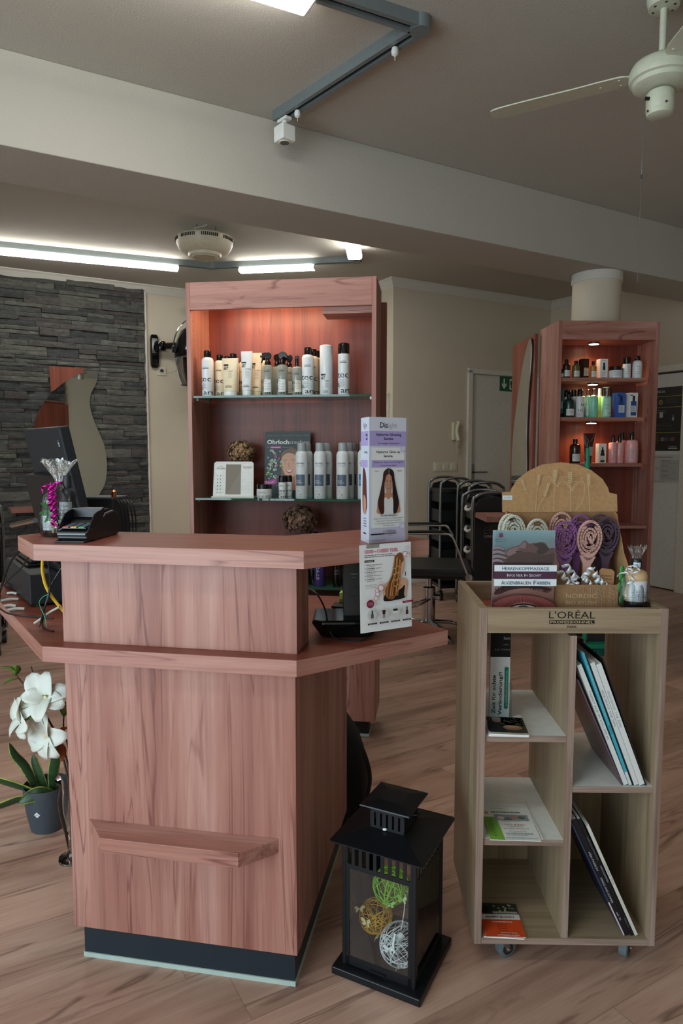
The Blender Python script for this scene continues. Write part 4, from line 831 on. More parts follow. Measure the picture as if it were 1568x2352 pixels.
for i in range(16):
    for y in (.035, .235): g.cyl((.0185, y, 1.25+i*.04), (.0200, y, 1.25+i*.04), .0022, n=8)
part(g, 'peg_holes', 'black_plastic', dc)
SH = (1.524, 1.073, .682)
for z in SH:
    s_ = part(G().box(.024, Wd-.024, .010, Dd-.025, z-.009, z), 'glass_shelf', 'glass_shelf', dc)
    for x in (.021, Wd-.031):
        for y in (.05, .2): part(G().box(x, x+.010, y, y+.012, z-.019, z-.009), 'shelf_clip', 'brushed_steel', s_)

# ---- product makers: each returns a thing standing at its base, label facing local -Y
plain('bottle_white', '#d5dadb', .32); plain('bottle_cream', '#d8cbb2', .32)
def tecni(p, r, h, s=1.0, top=True):
    """big cropped letters round the bottle"""
    if top: p.text("L'ORÉAL", 0, h*.80, h*.028, '#3c3e42', 'c', w=r*1.15); p.rect(-r*.58, r*.58, h*.775, h*.79, '#26282c')
    p.text('tec', -r*1.15, h*.42, h*.15, '#0c0c0e', w=r*2.1); p.text('ni.', -r*1.2, h*.19, h*.15, '#0c0c0e', w=r*.7); p.text('art', -r*.35, h*.05, h*.13, '#0c0c0e', w=r*1.75)
    p.lines(-r*.5, r*.3, h*.36, 6, h*.03, h*.011, '#5c6470', 4); 
def can(name, label, cat, loc, rz, r, h, body='bottle_white', cap='black_gloss', capf=.17, shoulder=.08, capr=.62, draw=None, group=None, domed=False):
    o = thing(name, label, cat, loc, rz, group); hb = h*(1-capf)
    g = G(); g.lathe([(r*.94, 0), (r, .003), (r, hb-h*shoulder), (r*.96, hb-h*shoulder*.62), (r*.84, hb-h*shoulder*.25), (r*capr*1.02, hb)], n=28); b = g.to('body', M[body], o)
    pc = [(r*capr, hb-.001), (r*capr, h*.97), (r*capr*.93, h*.992), (r*capr*.6, h)] if not domed else [(r*capr, hb-.001), (r*capr, h-.010), (r*capr*.96, h-.003), (r*capr*.8, h)]
    g = G(); g.lathe(pc, n=24); g.to('cap', M[cap], o)
    if draw:
        p = Print(R=r); draw(p, r, hb-h*shoulder); p.build('label_print', b)
    return o
def tube_(name, label, loc, rz, w, h, body, cap, draw, capr=None):
    o = thing(name, label, 'tube', loc, rz); capr = capr or w*.38; ch = h*.13
    g = G(); g.lathe([(capr*.96, 0), (capr, .003), (capr, ch)], n=26); g.to('cap', M[cap], o)
    g = G(); rings = []
    for i in range(9):
        t = i/8; a = capr*1.05*(1-t)+w*.5*t; b_ = capr*1.05*(1-t)**.8+.0012*t; rings.append([(a*math.cos(q), b_*math.sin(q), ch+(h-ch)*t) for q in [2*PI*j/28 for j in range(28)]])
    g.loft(rings); b = g.to('body', M[body], o)
    if draw:
        def mp(x, y, d):
            t = max(0, min(1, (y-ch)/(h-ch))); a = capr*1.05*(1-t)+w*.5*t; b2 = capr*1.05*(1-t)**.8+.0012*t; k = max(-.98, min(.98, x/a)); return (x, -b2*math.sqrt(1-k*k)-d-.0003, y)
        p = Print(); p.map = mp; draw(p, w, h); p.build('label_print', b)
    return o
def trigger(name, label, loc, rz, r, h, draw, liquid='liquid_clear', group=None):
    o = thing(name, label, 'spray bottle', loc, rz, group); hb = h*.70
    g = G(); g.lathe([(r*.95, 0), (r, .003), (r, hb*.90), (r*.9, hb*.97), (r*.5, hb)], n=28); b = g.to('bottle', M['bottle_haze'], o)
    p = Print(R=r); draw(p, r, hb); p.build('label_print', b)
    g = G(); g.lathe([(r*.58, hb), (r*.55, hb+h*.07), (r*.35, hb+h*.10), (r*.3, hb+h*.16)], n=20); g.to('collar', M['black_gloss'], o)
    g = G(); g.M = Matrix.Translation((0, 0, h*.84)); g.prismY(smooth([(-r*1.0, .0), (-r*.9, h*.09), (-r*.3, h*.15), (r*.55, h*.12), (r*.65, h*.04), (r*.25, -h*.02), (-r*.35, h*.03)], 4), -r*.3, r*.3); g.to('spray_head', M['black_gloss'], o, bevel=.002)
    g = G(); g.cyl((-r*1.35, 0, h*.895), (-r*.85, 0, h*.90), r*.22, n=12); g.to('nozzle', M['black_gloss'], o)
    g = G(); g.tube([(-r*.55, 0, h*.87), (-r*1.0, 0, h*.80), (-r*1.15, 0, h*.74)], r*.14, 8); g.to('trigger_lever', M['black_gloss'], o)
    return o
def jar(name, label, loc, rz, r, h, body, cap, draw):
    o = thing(name, label, 'jar', loc, rz); g = G(); g.lathe([(r*.9, 0), (r, .004), (r, h*.60), (r*.96, h*.66)], n=30); b = g.to('body', M[body], o)
    g = G(); g.lathe([(r*.97, h*.66), (r*.97, h*.98), (r*.93, h)], n=30); g.to('lid', M[cap], o)
    p = Print(R=r); draw(p, r, h); p.build('label_print', b); return o
def carton(name, label, loc, rz, w, d, h, mat, draw):
    o = thing(name, label, 'box', loc, rz); G().box(-w/2, w/2, 0, d, 0, h).to('box', M[mat], o, bevel=.0006); p = Print(); draw(p, w, h); p.build('print', o); return o
plain('bottle_haze', '#a8ada4', .15, Transmission_Weight=.35)
# ---- upper glass shelf
z = SH[0]; B = lambda u, v=.06, dz=0: BK.at(u, v, z+dz); rz = BK.deg
tec = lambda p, r, h: tecni(p, r, h)
can('spray_can', 'white styling spray can with black cap at left end of upper shelf', 'spray can', B(.074), rz-6, .0265, .203, draw=tec, capf=.155)
can('spray_can', 'cream-white spray can behind and right of the leftmost white can', 'spray can', B(.116, .105), rz, .0240, .190, 'bottle_cream', draw=tec, capf=.14)
can('spray_can', 'spray can mostly hidden behind the left cream squeeze tube', 'spray can', B(.133, .165), rz, .0240, .192, 'bottle_cream', draw=tec, capf=.14)
def artA(p, w, h):
    p.rect(-w*.36, -w*.06, h*.79, h*.835, '#202226'); p.text('ART', -w*.36, h*.685, h*.08, '#1a1c20', w=w*.31, bold=.02); p.text('BOUNCY', -w*.02, h*.63, h*.035, '#3a3c42', w=w*.26); p.lines(-w*.02, w*.22, h*.59, 5, h*.03, h*.012, '#8c8a80', 3)
    p.text("L'ORÉAL", 0, h*.25, h*.03, '#3c3c40', 'c', w=w*.38); p.rect(-w*.2, w*.2, h*.225, h*.238, '#2a2a2e')
tube_('squeeze_tube', 'cream gel squeeze tube with white cap standing on upper shelf', B(.178), rz-4, .078, .168, 'cream_gel', 'white_plastic', artA, .030)
can('spray_can', 'spray can with black cap behind the right edge of the cream tube', 'spray can', B(.173, .125), rz, .0250, .197, 'bottle_cream', draw=tec, capf=.15)
can('spray_can', 'spray can squeezed between the cream and the white tube, rearmost', 'spray can', B(.212, .165), rz, .0240, .190, 'bottle_cream', draw=tec, capf=.14)
def artB(p, w, h):
    p.rect(-w*.45, -w*.02, h*.73, h*.765, '#202226'); p.text('ART', -w*.45, h*.64, h*.07, '#1a1c20', w=w*.40, bold=.02); p.text('FIX CONTROL', -w*.1, h*.585, h*.03, '#3a5a6a', w=w*.5); p.lines(-w*.08, w*.3, h*.55, 6, h*.028, h*.011, '#8c9496', 3)
    p.text("L'ORÉAL", 0, h*.22, h*.028, '#3c3c40', 'c', w=w*.45); p.rect(-w*.26, w*.26, h*.2, h*.212, '#2a2a2e')
tube_('squeeze_tube', 'tall white squeeze tube in front, right of the cream one', B(.254), rz+2, .052, .196, 'bottle_white', 'bottle_white', artB, .0215)
tube_('squeeze_tube', 'tall white squeeze tube half hidden behind the front white tube', B(.283, .11), rz, .052, .196, 'bottle_cream', 'bottle_cream', artB, .0215)
can('spray_can', 'cream spray can peeping out right of the two white tubes', 'spray can', B(.302, .15), rz, .0230, .200, 'bottle_cream', draw=tec, capf=.17)
def tg(p, r, h):
    tecni(p, r, h, top=True); p.rect(-r*.6, r*.75, h*.12, h*.52, '#d8dcda'); p.text('PLI', -r*.5, h*.44, h*.05, '#202228', w=r*.4); p.lines(-r*.5, r*.65, h*.38, 5, h*.05, h*.016, '#74787c', 2)
trigger('spray_bottle', 'clear trigger spray bottle, front left of the trigger bottles', B(.348), rz+4, .0240, .193, tg)
trigger('spray_bottle', 'clear trigger spray bottle hidden behind the front pair, left one', B(.376, .125), rz+150, .0240, .193, tg)
trigger('spray_bottle', 'clear trigger spray bottle, front right of the trigger bottles', B(.414), rz+176, .0240, .193, lambda p, r, h: None)
p_ = bpy.data.objects['spray_bottle.002']; pr = Print(R=.024); tg(pr, .024, .193*.7); pr.build('label_print', p_, (0, 0, 0), -176)
trigger('spray_bottle', 'clear trigger spray bottle hidden behind the front pair, right one', B(.425, .15), rz+10, .0240, .193, tg)
def sm(p, r, h): tecni(p, r, h); p.rect(-r*.3, r*1.0, h*.12, h*.55, '#d4d2c0'); p.lines(-r*.2, r*.9, h*.48, 5, h*.055, h*.02, '#6c6c64', 5)
o = can('pump_spray_bottle', 'small clear bottle with black spray pump, alone in the shelf middle', 'spray bottle', B(.480), rz, .0225, .172, 'bottle_haze', 'black_gloss', .27, .05, .42, sm, domed=True)
G().box(-.004, .010, -.012, .004, .158, .168).to('nozzle', M['black_gloss'], o)
can('spray_can', 'white spray can with big black letters heading the receding row of cans', 'spray can', B(.528), rz+3, .0262, .208, draw=tec, capf=.155)
for k, (u, v) in enumerate(((.541, .115), (.549, .165), (.556, .213))):
    can('spray_can', ('second', 'third', 'rearmost')[k]+' can in the row behind the large white lettered can', 'spray can', B(u, v), rz, .0262, .208, 'bottle_cream', draw=tec, capf=.155)
def wh(p, r, h):
    p.rect(-r*.75, r*.05, h*.55, h*.6, '#202226'); p.text('ART', -r*.75, h*.44, h*.085, '#1a1c20', w=r*.75, bold=.02); p.text('DENSITY', -r*.05, h*.38, h*.035, '#3a3c44', w=r*.7); p.lines(-r*.05, r*.55, h*.34, 5, h*.03, h*.012, '#8c9094', 3); p.text("L'ORÉAL", 0, h*.1, h*.03, '#3c3c40', 'c', w=r*.8); p.rect(-r*.4, r*.4, h*.075, h*.088, '#2a2a2e')
can('lotion_bottle', 'all-white lotion bottle with white cap on the upper shelf right half', 'bottle', B(.609), rz, .0285, .215, 'bottle_white', 'bottle_white', .30, .0, .99, wh, domed=True)
can('spray_can', 'tall white spray can with thick black cap at right end of upper shelf', 'spray can', B(.686), rz, .0255, .222, draw=tec, capf=.21, shoulder=.0, capr=.98, domed=True)
# ---- middle glass shelf
z = SH[1]
bd = thing('mirror_board', 'white ear-stud display board with grey mirror strip on middle shelf', 'display board', B(.178, .075), rz+2)
g = G(); pl_ = [(-.094, 0), (.094, 0), (.091, .155), (.083, .163), (-.083, .163), (-.092, .155)]
g.M = Matrix.Rotation(math.radians(-9), 4, 'X'); g.prismY(pl_, 0, .003); g.to('panel', M['white_plastic'], bd); G().box(-.098, .098, -.012, .05, 0, .004).to('foot', M['white_plastic'], bd)
p = Print(); p.rect(-.036, .034, .013, .150, '#8b8378'); p.poly([(-.032, .013), (.034, .013), (.034, .12)], '#948c82'); p.text('STUDEX', -.079, .128, .005, '#50504c', w=.04); p.line([(-.078, .132), (-.062, .142), (-.046, .134)], .001, '#6c6c68'); p.text('Ohrlochstechen', .041, .137, .0036, '#2c2c2c', w=.045, bold=.01); p.text('System 3000', .046, .131, .0032, '#2c2c2c', w=.033)
for cx_, n_, seed in ((-.074, 3, 1), (.045, 4, 2)):
    rr = random.Random(seed)
    for i in range(6):
        for j in range(n_): p.ell(cx_+.0135*j, .098-i*.0155, .0022 if seed == 1 and j < 2 else .0008, .0022 if seed == 1 and j < 2 else .0008, rr.choice(['#4c4c4c', '#6c7c8c', '#8c6c6c', '#5c7c5c']), n=8)
p.line([(-.088, .005), (.088, .005), (.086, .155), (-.086, .155), (-.088, .005)], .0006, '#a0a09a'); q_ = p.build('print', bd, mat=M['print_matt']); q_.matrix_local = g.M
def hydrangea(name, label, loc, R_, seed, mat, stem):
    o = thing(name, label, 'dried flower', loc, 0); r = random.Random(seed); g = G()
    for i in range(420):
        a, b_ = r.uniform(0, 2*PI), math.acos(r.uniform(-.85, 1)); q = Vector((math.sin(b_)*math.cos(a)*R_, math.sin(b_)*math.sin(a)*R_*.8, math.cos(b_)*R_*.85))*r.uniform(.80, 1.06)
        n_ = q.normalized(); u_ = n_.orthogonal().normalized(); u_ = Matrix.Rotation(r.uniform(0, 6), 3, n_) @ u_; w_ = n_.cross(u_); s_ = R_*r.uniform(.11, .16)
        for k in range(4):
            d1_ = (u_*math.cos(k*PI/2)+w_*math.sin(k*PI/2)); d2_ = (u_*math.cos(k*PI/2+.8)+w_*math.sin(k*PI/2+.8)); d0_ = (u_*math.cos(k*PI/2-.8)+w_*math.sin(k*PI/2-.8))
            g.add([q, q+d0_*s_*.8+n_*s_*.3, q+d1_*s_+n_*s_*r.uniform(-.1, .5), q+d2_*s_*.8+n_*s_*.2], [(0, 1, 2, 3)])
    h = g.to('flower_head', M[mat], o, (0, 0, 0)); g = G(); g.ball((0, 0, 0), (R_*.72, R_*.6, R_*.62), 12, 8); g.to('flower_core', M[mat], o)
    g = G(); g.tube(stem, .0018, 6); g.to('stem', M['bark'], o); return o
hydrangea('dried_hydrangea', 'pale dried hydrangea head leaning above the white board', B(.196, .15, .205), .062, 2, 'hydrangea', [(0, 0, -.03), (-.02, .0, -.08), (-.05, .0, -.205)])
mg = thing('magazine', 'dark ear-piercing leaflet with smiling girl standing on middle shelf', 'leaflet', B(.405, .165), rz+1)
tl2 = Matrix.Rotation(math.radians(-7), 4, 'X'); g = G(); g.M = tl2; g.box(-.105, .108, 0, .003, 0, .300); g.to('pages', M['paper_white'], mg)
p = Print(); p.rect(-.105, .108, 0, .300, '#1f2c30'); p.grad(-.105, .108, 0, .12, '#2c3e42', '#34464a', '#1f2c30', '#1f2c30'); p.text('Sanft. Sicher. Schmerzfrei. System 3000', -.095, .280, .006, '#70848a', w=.195)
p.text('Ohrloch', -.095, .243, .019, '#dfe4e4', w=.103, bold=.03); p.text('stechen', .010, .243, .019, '#aab4b8', w=.092); p.text('der', -.095, .225, .006, '#90a0a4'); p.rect(-.080, -.028, .222, .234, '#9c2c80'); p.text('neuesten', -.077, .225, .006, '#e4d0e0', w=.046, bold=.02); p.text('Generation', -.022, .225, .006, '#90a0a4', w=.05)
# the smiling girl
p.map = lambda x, y, d: ((x-.045)*.86+.020, -d, .002+y*.94)
F = lambda pts: [(x, y) for x, y in pts]
p.blob(F([(.0, .0), (-.008, .12), (-.01, .20), (.015, .228), (.06, .232), (.095, .21), (.106, .16), (.107, .02)]), '#6a5240'); p.blob(F([(.03, .0), (.02, .07), (.045, .115), (.09, .10), (.107, .06), (.107, .0)]), '#b07c64')
p.blob(F([(-.008, .18), (.0, .13), (.022, .094), (.042, .088), (.062, .098), (.082, .13), (.085, .185), (.065, .218), (.02, .218)]), '#cf9c82'); p.blob(F([(-.010, .19), (.01, .225), (.06, .235), (.09, .20), (.08, .175), (.06, .205), (.02, .21)]), '#6e553f')
for x in (.012, .055): p.ell(x, .166, .0085, .0035, '#e8e4e0'); p.ell(x, .166, .0036, .0036, '#3a3028'); p.line([(x-.011, .175), (x, .179), (x+.011, .176)], .002, '#5a4030')
p.line([(.034, .165), (.031, .144), (.040, .142)], .0018, '#a87058'); p.blob([(.014, .130), (.034, .122), (.056, .130), (.036, .113)], '#a04c48'); p.blob([(.018, .1285), (.034, .124), (.052, .1285), (.036, .118)], '#e8e4e0'); p.blob([(.0, .0), (.03, .03), (.07, .028), (.107, .05), (.107, .0)], '#202c34')
p.map = None; rr = random.Random(7)
for i in range(46):
    x = -.098+rr.random()*.075; y = .07+rr.random()*.145; c_ = rr.choice(['#c8ccc8', '#9cc8c0', '#c4d850', '#c85c8c', '#7cb0d0', '#d8dcd8', '#b0b4b4', '#58a068']); q3 = rr.uniform(.0038, .0065)
    if i % 3: p.ell(x, y, q3, q3, c_, n=10, layer=False); p.ell(x, y, q3*.5, q3*.5, '#48585c', n=8, layer=False)
    else: p.poly([(x+q3*(1.1 if k % 2 else .5)*math.cos(k*PI/5), y+q3*(1.1 if k % 2 else .5)*math.sin(k*PI/5)) for k in range(10)], c_, False)
p.poly([(-.105, .045), (-.045, .058), (-.045, .082), (-.105, .07)], '#9c2c80'); p.text('Titan!', -.10, .055, .012, '#e4c8e0', w=.045, rot=10); p.line([(.078, .012), (.09, .028), (.1, .012), (.078, .012)], .0008, '#a0b0b4')
q_ = p.build('cover_print', mg); q_.matrix_local = tl2
def jr(p, r, h): p.rect(-r*1.2, r*1.2, h*.08, h*.58, '#d4dad8'); p.text('tecni.art', -r*1.1, h*.1, h*.16, '#101214', w=r*2.2); p.lines(-r*.6, r*.6, h*.45, 2, h*.08, h*.035, '#44484c')
jar('product_jar', 'white round jar with black lid beside the ear-piercing leaflet', B(.330, .05), rz, .034, .062, 'bottle_white', 'black_gloss', jr)
can('small_bottle', 'small white bottle with black cap, front one of the two left of the sprays', 'bottle', B(.412, .05), rz, .0165, .100, draw=tec, capf=.28, shoulder=.02, capr=.98, domed=True)
can('small_bottle', 'small white bottle with black cap, rear one of the two left of the sprays', 'bottle', B(.432, .09), rz, .0165, .100, draw=tec, capf=.28, shoulder=.02, capr=.98, domed=True)
def gold(c_):
    def f(p, r, h):
        p.text('GOLDWELL', 0, h*.80, h*.035, '#3c4450', 'c', w=r*1.35, bold=.01); p.text('STYLESIGN', 0, h*.745, h*.024, '#8c9098', 'c', w=r*1.35)
        p.rect(-r*.82, r*.72, h*.30, h*.56, c_); p.text('STRONG', -r*.75, h*.40, h*.03, '#c8d0d8', w=r*.8, bold=.01); p.text('HAIRSPRAY', -r*.75, h*.355, h*.03, '#c8d0d8', w=r*1.1, bold=.01)
        p.lines(-r*.8, r*.4, h*.27, 2, h*.022, h*.008, '#8c9298', 3); p.text('4', -r*.45, h*.17, h*.03, '#50565c'); p.ell(0, h*.10, r*.09, r*.09, '#b83c48', n=10); p.text('300 ml', 0, h*.04, h*.014, '#70767c', 'c', w=r*.6)
    return f
for k, (u, v, c_, lab) in enumerate(((.500, .05, '#54677a', 'white hairspray with pale grey cap right of the leaflet, front of its pair'), (.513, .105, '#3c4450', 'white hairspray hidden behind the one right of the leaflet'),
      (.582, .05, '#54677a', 'white hairspray of the second pair from the left, front one'), (.601, .11, '#3c4450', 'white hairspray of the second pair from the left, rear one'),
      (.682, .05, '#54677a', 'front white hairspray of the third cluster on middle shelf'), (.701, .11, '#3c4450', 'middle white hairspray of the third cluster on middle shelf'), (.712, .165, '#3c4450', 'rearmost white hairspray of the third cluster on middle shelf'),
      (.776, .055, '#3c7cb0', 'white hairspray with blue label partly behind the lilac card'))):
    can('hairspray', lab, 'spray can', B(u, v), rz+(-3 if k < 2 else 0), .0275, .246+(.006 if k == 7 else 0), 'bottle_white', 'grey_cap', .155, .075, .70, gold(c_), 'hairsprays on the middle shelf')
# ---- lower glass shelf, seen over and under the counter top
z = SH[2]
hydrangea('dried_hydrangea', 'brown dried hydrangea head low in the case above the counter top', B(.482, .10, .29), .075, 5, 'hydrangea_dark', [(0, 0, -.04), (.03, .05, -.15), (.045, .08, -.285)])
tall = (('tall_bottle', 'black tall bottle whose top shows right of the brown hydrangea', .545, .09, .026, .238, 'black_gloss', 'black_gloss'), ('tall_bottle', 'purple styling bottle under the counter overhang', .580, .05, .0255, .205, 'purple_bottle', 'black_gloss'),
        ('tall_bottle', 'purple bottle behind the front purple one', .560, .11, .025, .20, 'purple_bottle', 'black_gloss'), ('tall_bottle', 'black bottle right of the purple bottles', .660, .05, .0225, .19, 'black_gloss', 'black_gloss'), ('tall_bottle', 'narrow black bottle beside the white boxed product', .708, .05, .018, .19, 'black_gloss', 'black_gloss'))
for nm, lab, u, v, r_, h_, bm, cm in tall:
    def dr(p, r, h): p.text('STYLE', r*.05, h*.2, r*.55, '#b8b4c8', w=h*.45, rot=90); p.lines(-r*.7, r*.6, h*.62, 3, h*.03, h*.01, '#8c88a0', 3)
    can(nm, lab, 'bottle', B(u, v), rz, r_, h_, bm, cm, .16, .05, .75, dr if 'purple' in bm else (lambda p, r, h: p.lines(-r*.6, r*.6, h*.5, 4, h*.04, h*.012, '#707478', 3)))
carton('product_box', 'white carton with a line drawing standing behind the telephone', B(.755, .05), rz, .045, .045, .20, 'paper_white', lambda p, w, h: (p.line([(-.01, h*.55), (.0, h*.6), (.012, h*.53), (.004, h*.45), (-.008, h*.5)], .0012, '#303438'), p.lines(-w*.4, w*.4, h*.35, 4, h*.04, h*.012, '#70747a')))
G_ = thing('paper_sheet', 'pale paper leaflet lying on the lower shelf under the brown hydrangea', 'paper', B(.42, .04, .19), rz)
G().box(-.07, .07, 0, .12, 0, .012).to('sheets', M['paper_white'], G_); G().box(-.06, .06, .005, .11, -.189, 0).to('box_below', M['dark_grey_plastic'], G_)
z = .0

# ------------------------------------------------------------ lit cabinet round the column
CB = Frame(1.358, 4.35, 3.0)
cb = thing('column_cabinet', 'plum-wood cabinet with three lit product shelves in front of the round column', 'cabinet', CB.at(0, 0), CB.deg)
Wc, Hc, Dc = .648, 2.095, .235
part(G().box(0, .024, 0, .34, .06, Hc), 'side_panel', 'plum_wood_z', cb, bevel=.001); part(G().box(Wc-.024, Wc, 0, .34, .06, Hc), 'side_panel', 'plum_wood_z', cb, bevel=.001)
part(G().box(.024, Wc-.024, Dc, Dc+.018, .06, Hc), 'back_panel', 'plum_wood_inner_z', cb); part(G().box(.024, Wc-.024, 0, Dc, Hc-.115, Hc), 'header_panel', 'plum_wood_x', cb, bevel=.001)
part(G().box(.02, Wc-.02, .03, .3, 0, .06), 'plinth', 'black_plastic', cb); part(G().box(.024, Wc-.024, .02, Dc, .06, .08), 'bottom_board', 'plum_wood_x', cb)
part(G().box(.024, .42, .01, .03, .08, .40), 'grey_waste_flap', 'gunmetal', cb)
CS = (1.745, 1.497, 1.205)
for z in CS: part(G().box(.024, .578, .02, Dc, z-.023, z), 'shelf', 'plum_wood_x', cb, bevel=.001)
part(G().box(.024, Wc-.024, .03, Dc, .78, .80), 'shelf', 'plum_wood_x', cb, bevel=.001)
for k, z in enumerate((Hc-.115, CS[0]-.023, CS[1]-.023)):
    g = G(); g.lathe([(.036, -.012), (.036, 0)], (.275, .115, z), 28); r_ = g.to('downlight_ring', M['gunmetal'], cb)
    g = G(); g.lathe([(.029, -.0135), (.031, -.0115)], (.275, .115, z), 28); g.to('downlight_diffuser', M['warm_diffuser'], r_)
    spot('shelf_spot', CB.at(.275, .115, z-.02), 4.0, (1.0, .58, .28), .03)
def C(u, v, k): return CB.at(u, v, CS[k])
rz = CB.deg
def lab(c_='#cfd3d0', a=.12, b=.62):
    def f(p, r, h): p.rect(-r*.85, r*.85, h*a, h*b, c_); p.lines(-r*.75, r*.7, h*(b-.1), 5, h*.06, h*.018, '#50545a', 3)
    return f
plain('olive_glass', '#5a5a34', .2)
def nb(label, u, v, k, r, h, body, cap='black_gloss', capf=.22, sh=.12, capr=.5, d=None, name='product_bottle', dom=False): return can(name, label, 'bottle', C(u, v, k), rz, r, h, body, cap, capf, sh, capr, d or lab(), domed=dom)
jar('product_jar', 'small dark jar at the far left of the top cabinet shelf', C(.034, .05, 0), rz, .022, .055, 'amber_dark', 'black_gloss', lambda p, r, h: p.rect(-r, r, h*.1, h*.5, '#cfd3d0'))
nb('dark brown bottle with black pump cap, top cabinet shelf left', .078, .06, 0, .024, .118, 'amber_dark')
nb('olive glass bottle with black cap, top cabinet shelf', .140, .06, 0, .024, .110, 'olive_glass')
carton('product_box', 'dark brown carton with cream label on top cabinet shelf', C(.202, .05, 0), rz+14, .042, .05, .122, 'amber_dark', lambda p, w, h: (p.rect(-w*.4, w*.45, h*.12, h*.5, '#c8c0a8'), p.rect(-w*.4, w*.45, h*.5, h*.55, '#b88030'), p.lines(-w*.35, w*.3, h*.4, 4, h*.06, h*.02, '#50545a')))
nb('small amber bottle with black cap, top cabinet shelf middle', .252, .06, 0, .021, .107, 'amber_liquid')
def cart_draw(p, w, h): p.text('SERIE', 0, h*.9, h*.035, '#303438', 'c', w=w*.4); p.rect(-w*.12, w*.12, h*.62, h*.8, '#20242a'); p.rect(-w*.16, w*.16, h*.42, h*.62, '#2a2e34'); p.lines(-w*.35, w*.35, h*.32, 5, h*.05, h*.016, '#60646a', 5); p.rect(-w*.35, w*.35, h*.02, h*.06, '#8c9098')
carton('product_box', 'white carton printed with a black pump bottle, top cabinet shelf', C(.318, .05, 0), rz+5, .052, .05, .122, 'paper_white', cart_draw)
jar('product_jar', 'wide white jar with black lid, top cabinet shelf right half', C(.398, .06, 0), rz, .042, .075, 'bottle_white', 'black_gloss', lambda p, r, h: p.lines(-r*.7, r*.7, h*.5, 4, h*.1, h*.03, '#50545a'))
nb('white bottle with tall black cap right of the wide jar', .471, .06, 0, .0245, .134, 'bottle_white', capf=.32, sh=.0, capr=.97, d=lambda p, r, h: p.lines(-r*.7, r*.5, h*.8, 5, h*.12, h*.03, '#50545a'), dom=True)
nb('pale grey bottle with black cap at right end of top cabinet shelf', .540, .06, 0, .030, .143, 'bottle_white', capf=.2, sh=.16, capr=.52, d=lambda p, r, h: p.lines(-r*.7, r*.5, h*.8, 5, h*.12, h*.03, '#50545a'))
tube_('squeeze_tube', 'teal squeeze tube at left end of the middle cabinet shelf', C(.040, .06, 1), rz, .058, .185, 'teal_tube', 'black_gloss', lambda p, w, h: p.rect(-w*.3, w*.3, h*.3, h*.55, '#7c9c9c'))
nb('dark green round-shouldered shampoo bottle on middle cabinet shelf', .098, .05, 1, .034, .147, 'green_bottle', capf=.2, sh=.22, capr=.42)
for k, (u, v) in enumerate(((.110, .13), (.134, .155), (.152, .11))): nb(('left', 'middle', 'right')[k]+' black-capped bottle behind the dark green shampoo', u, v, 1, .023, .18, 'bottle_white', capf=.25, sh=.03, capr=.7, d=lambda p, r, h: p.lines(-r*.6, r*.5, h*.5, 3, h*.06, h*.02, '#303438'))
nb('white bottle with large black letters on middle cabinet shelf', .172, .06, 1, .028, .178, 'bottle_white', capf=.24, sh=.04, capr=.6, d=lambda p, r, h: (p.text('te', -r*.2, h*.55, h*.17, '#0c0c0e', w=r*1.1), p.text('ni', -r*.7, h*.28, h*.17, '#0c0c0e', w=r*.9), p.lines(-r*.8, 0, h*.2, 3, h*.05, h*.02, '#303438')), dom=True)
nb('pale mint pump bottle, rear left of the lit green group', .222, .14, 1, .022, .178, 'mint_liquid', 'glass_clear', .2, .1, .4, d=None)
nb('pale mint pump bottle, second of the lit green group', .240, .10, 1, .023, .182, 'mint_liquid', 'glass_clear', .22, .12, .4)
nb('turquoise pump bottle, front left of the lit green group', .262, .06, 1, .028, .182, 'mint_liquid', 'glass_clear', .22, .14, .4, d=lambda p, r, h: p.lines(-r*.6, r*.6, h*.6, 4, h*.05, h*.015, '#4c8c80'))
nb('yellow-green lotion bottle behind the front mint spray', .322, .11, 1, .023, .19, 'lime_liquid', 'bottle_white', .25, .08, .45, d=lambda p, r, h: None)
nb('pale mint spray bottle with clear cap, front right of the lit green group', .345, .06, 1, .030, .193, 'mint_liquid', 'glass_clear', .3, .02, .97, d=lambda p, r, h: (p.rect(-r, r, h*.08, h*.92, '#a9d2c2'), p.lines(-r*.7, r*.6, h*.6, 4, h*.06, h*.02, '#4c8c80'), p.ell(r*.3, h*.2, r*.15, r*.15, '#3c6c60')), dom=True)
def blu(p, w, h): p.rect(-w*.14, w*.14, h*.66, h*.88, '#141c2c'); p.rect(-w*.45, -w*.1, h*.88, h*.91, '#141c2c'); p.rect(-w*.25, w*.25, h*.5, h*.66, '#20407c'); p.rect(-w*.3, w*.42, h*.2, h*.5, '#c4ccd4'); p.lines(-w*.25, w*.35, h*.42, 4, h*.05, h*.016, '#40485a')
carton('product_box', 'blue carton printed with a dropper bottle on middle cabinet shelf', C(.438, .05, 1), rz+8, .058, .055, .158, 'blue_box', blu)
def whb(p, w, h): blu(p, w, h); p.rect(-w*.34, w*.34, h*.08, h*.66, '#20508c'); p.rect(-w*.3, w*.3, h*.22, h*.48, '#c4ccd4'); p.lines(-w*.25, w*.25, h*.42, 4, h*.05, h*.016, '#40485a')
carton('product_box', 'white carton printed with a blue bottle at right end of middle cabinet shelf', C(.520, .05, 1), rz+8, .058, .055, .158, 'paper_white', whb)
nb('dark brown shampoo bottle on the lowest lit cabinet shelf', .150, .06, 2, .034, .155, 'amber_dark', capf=.2, sh=.18, capr=.42)
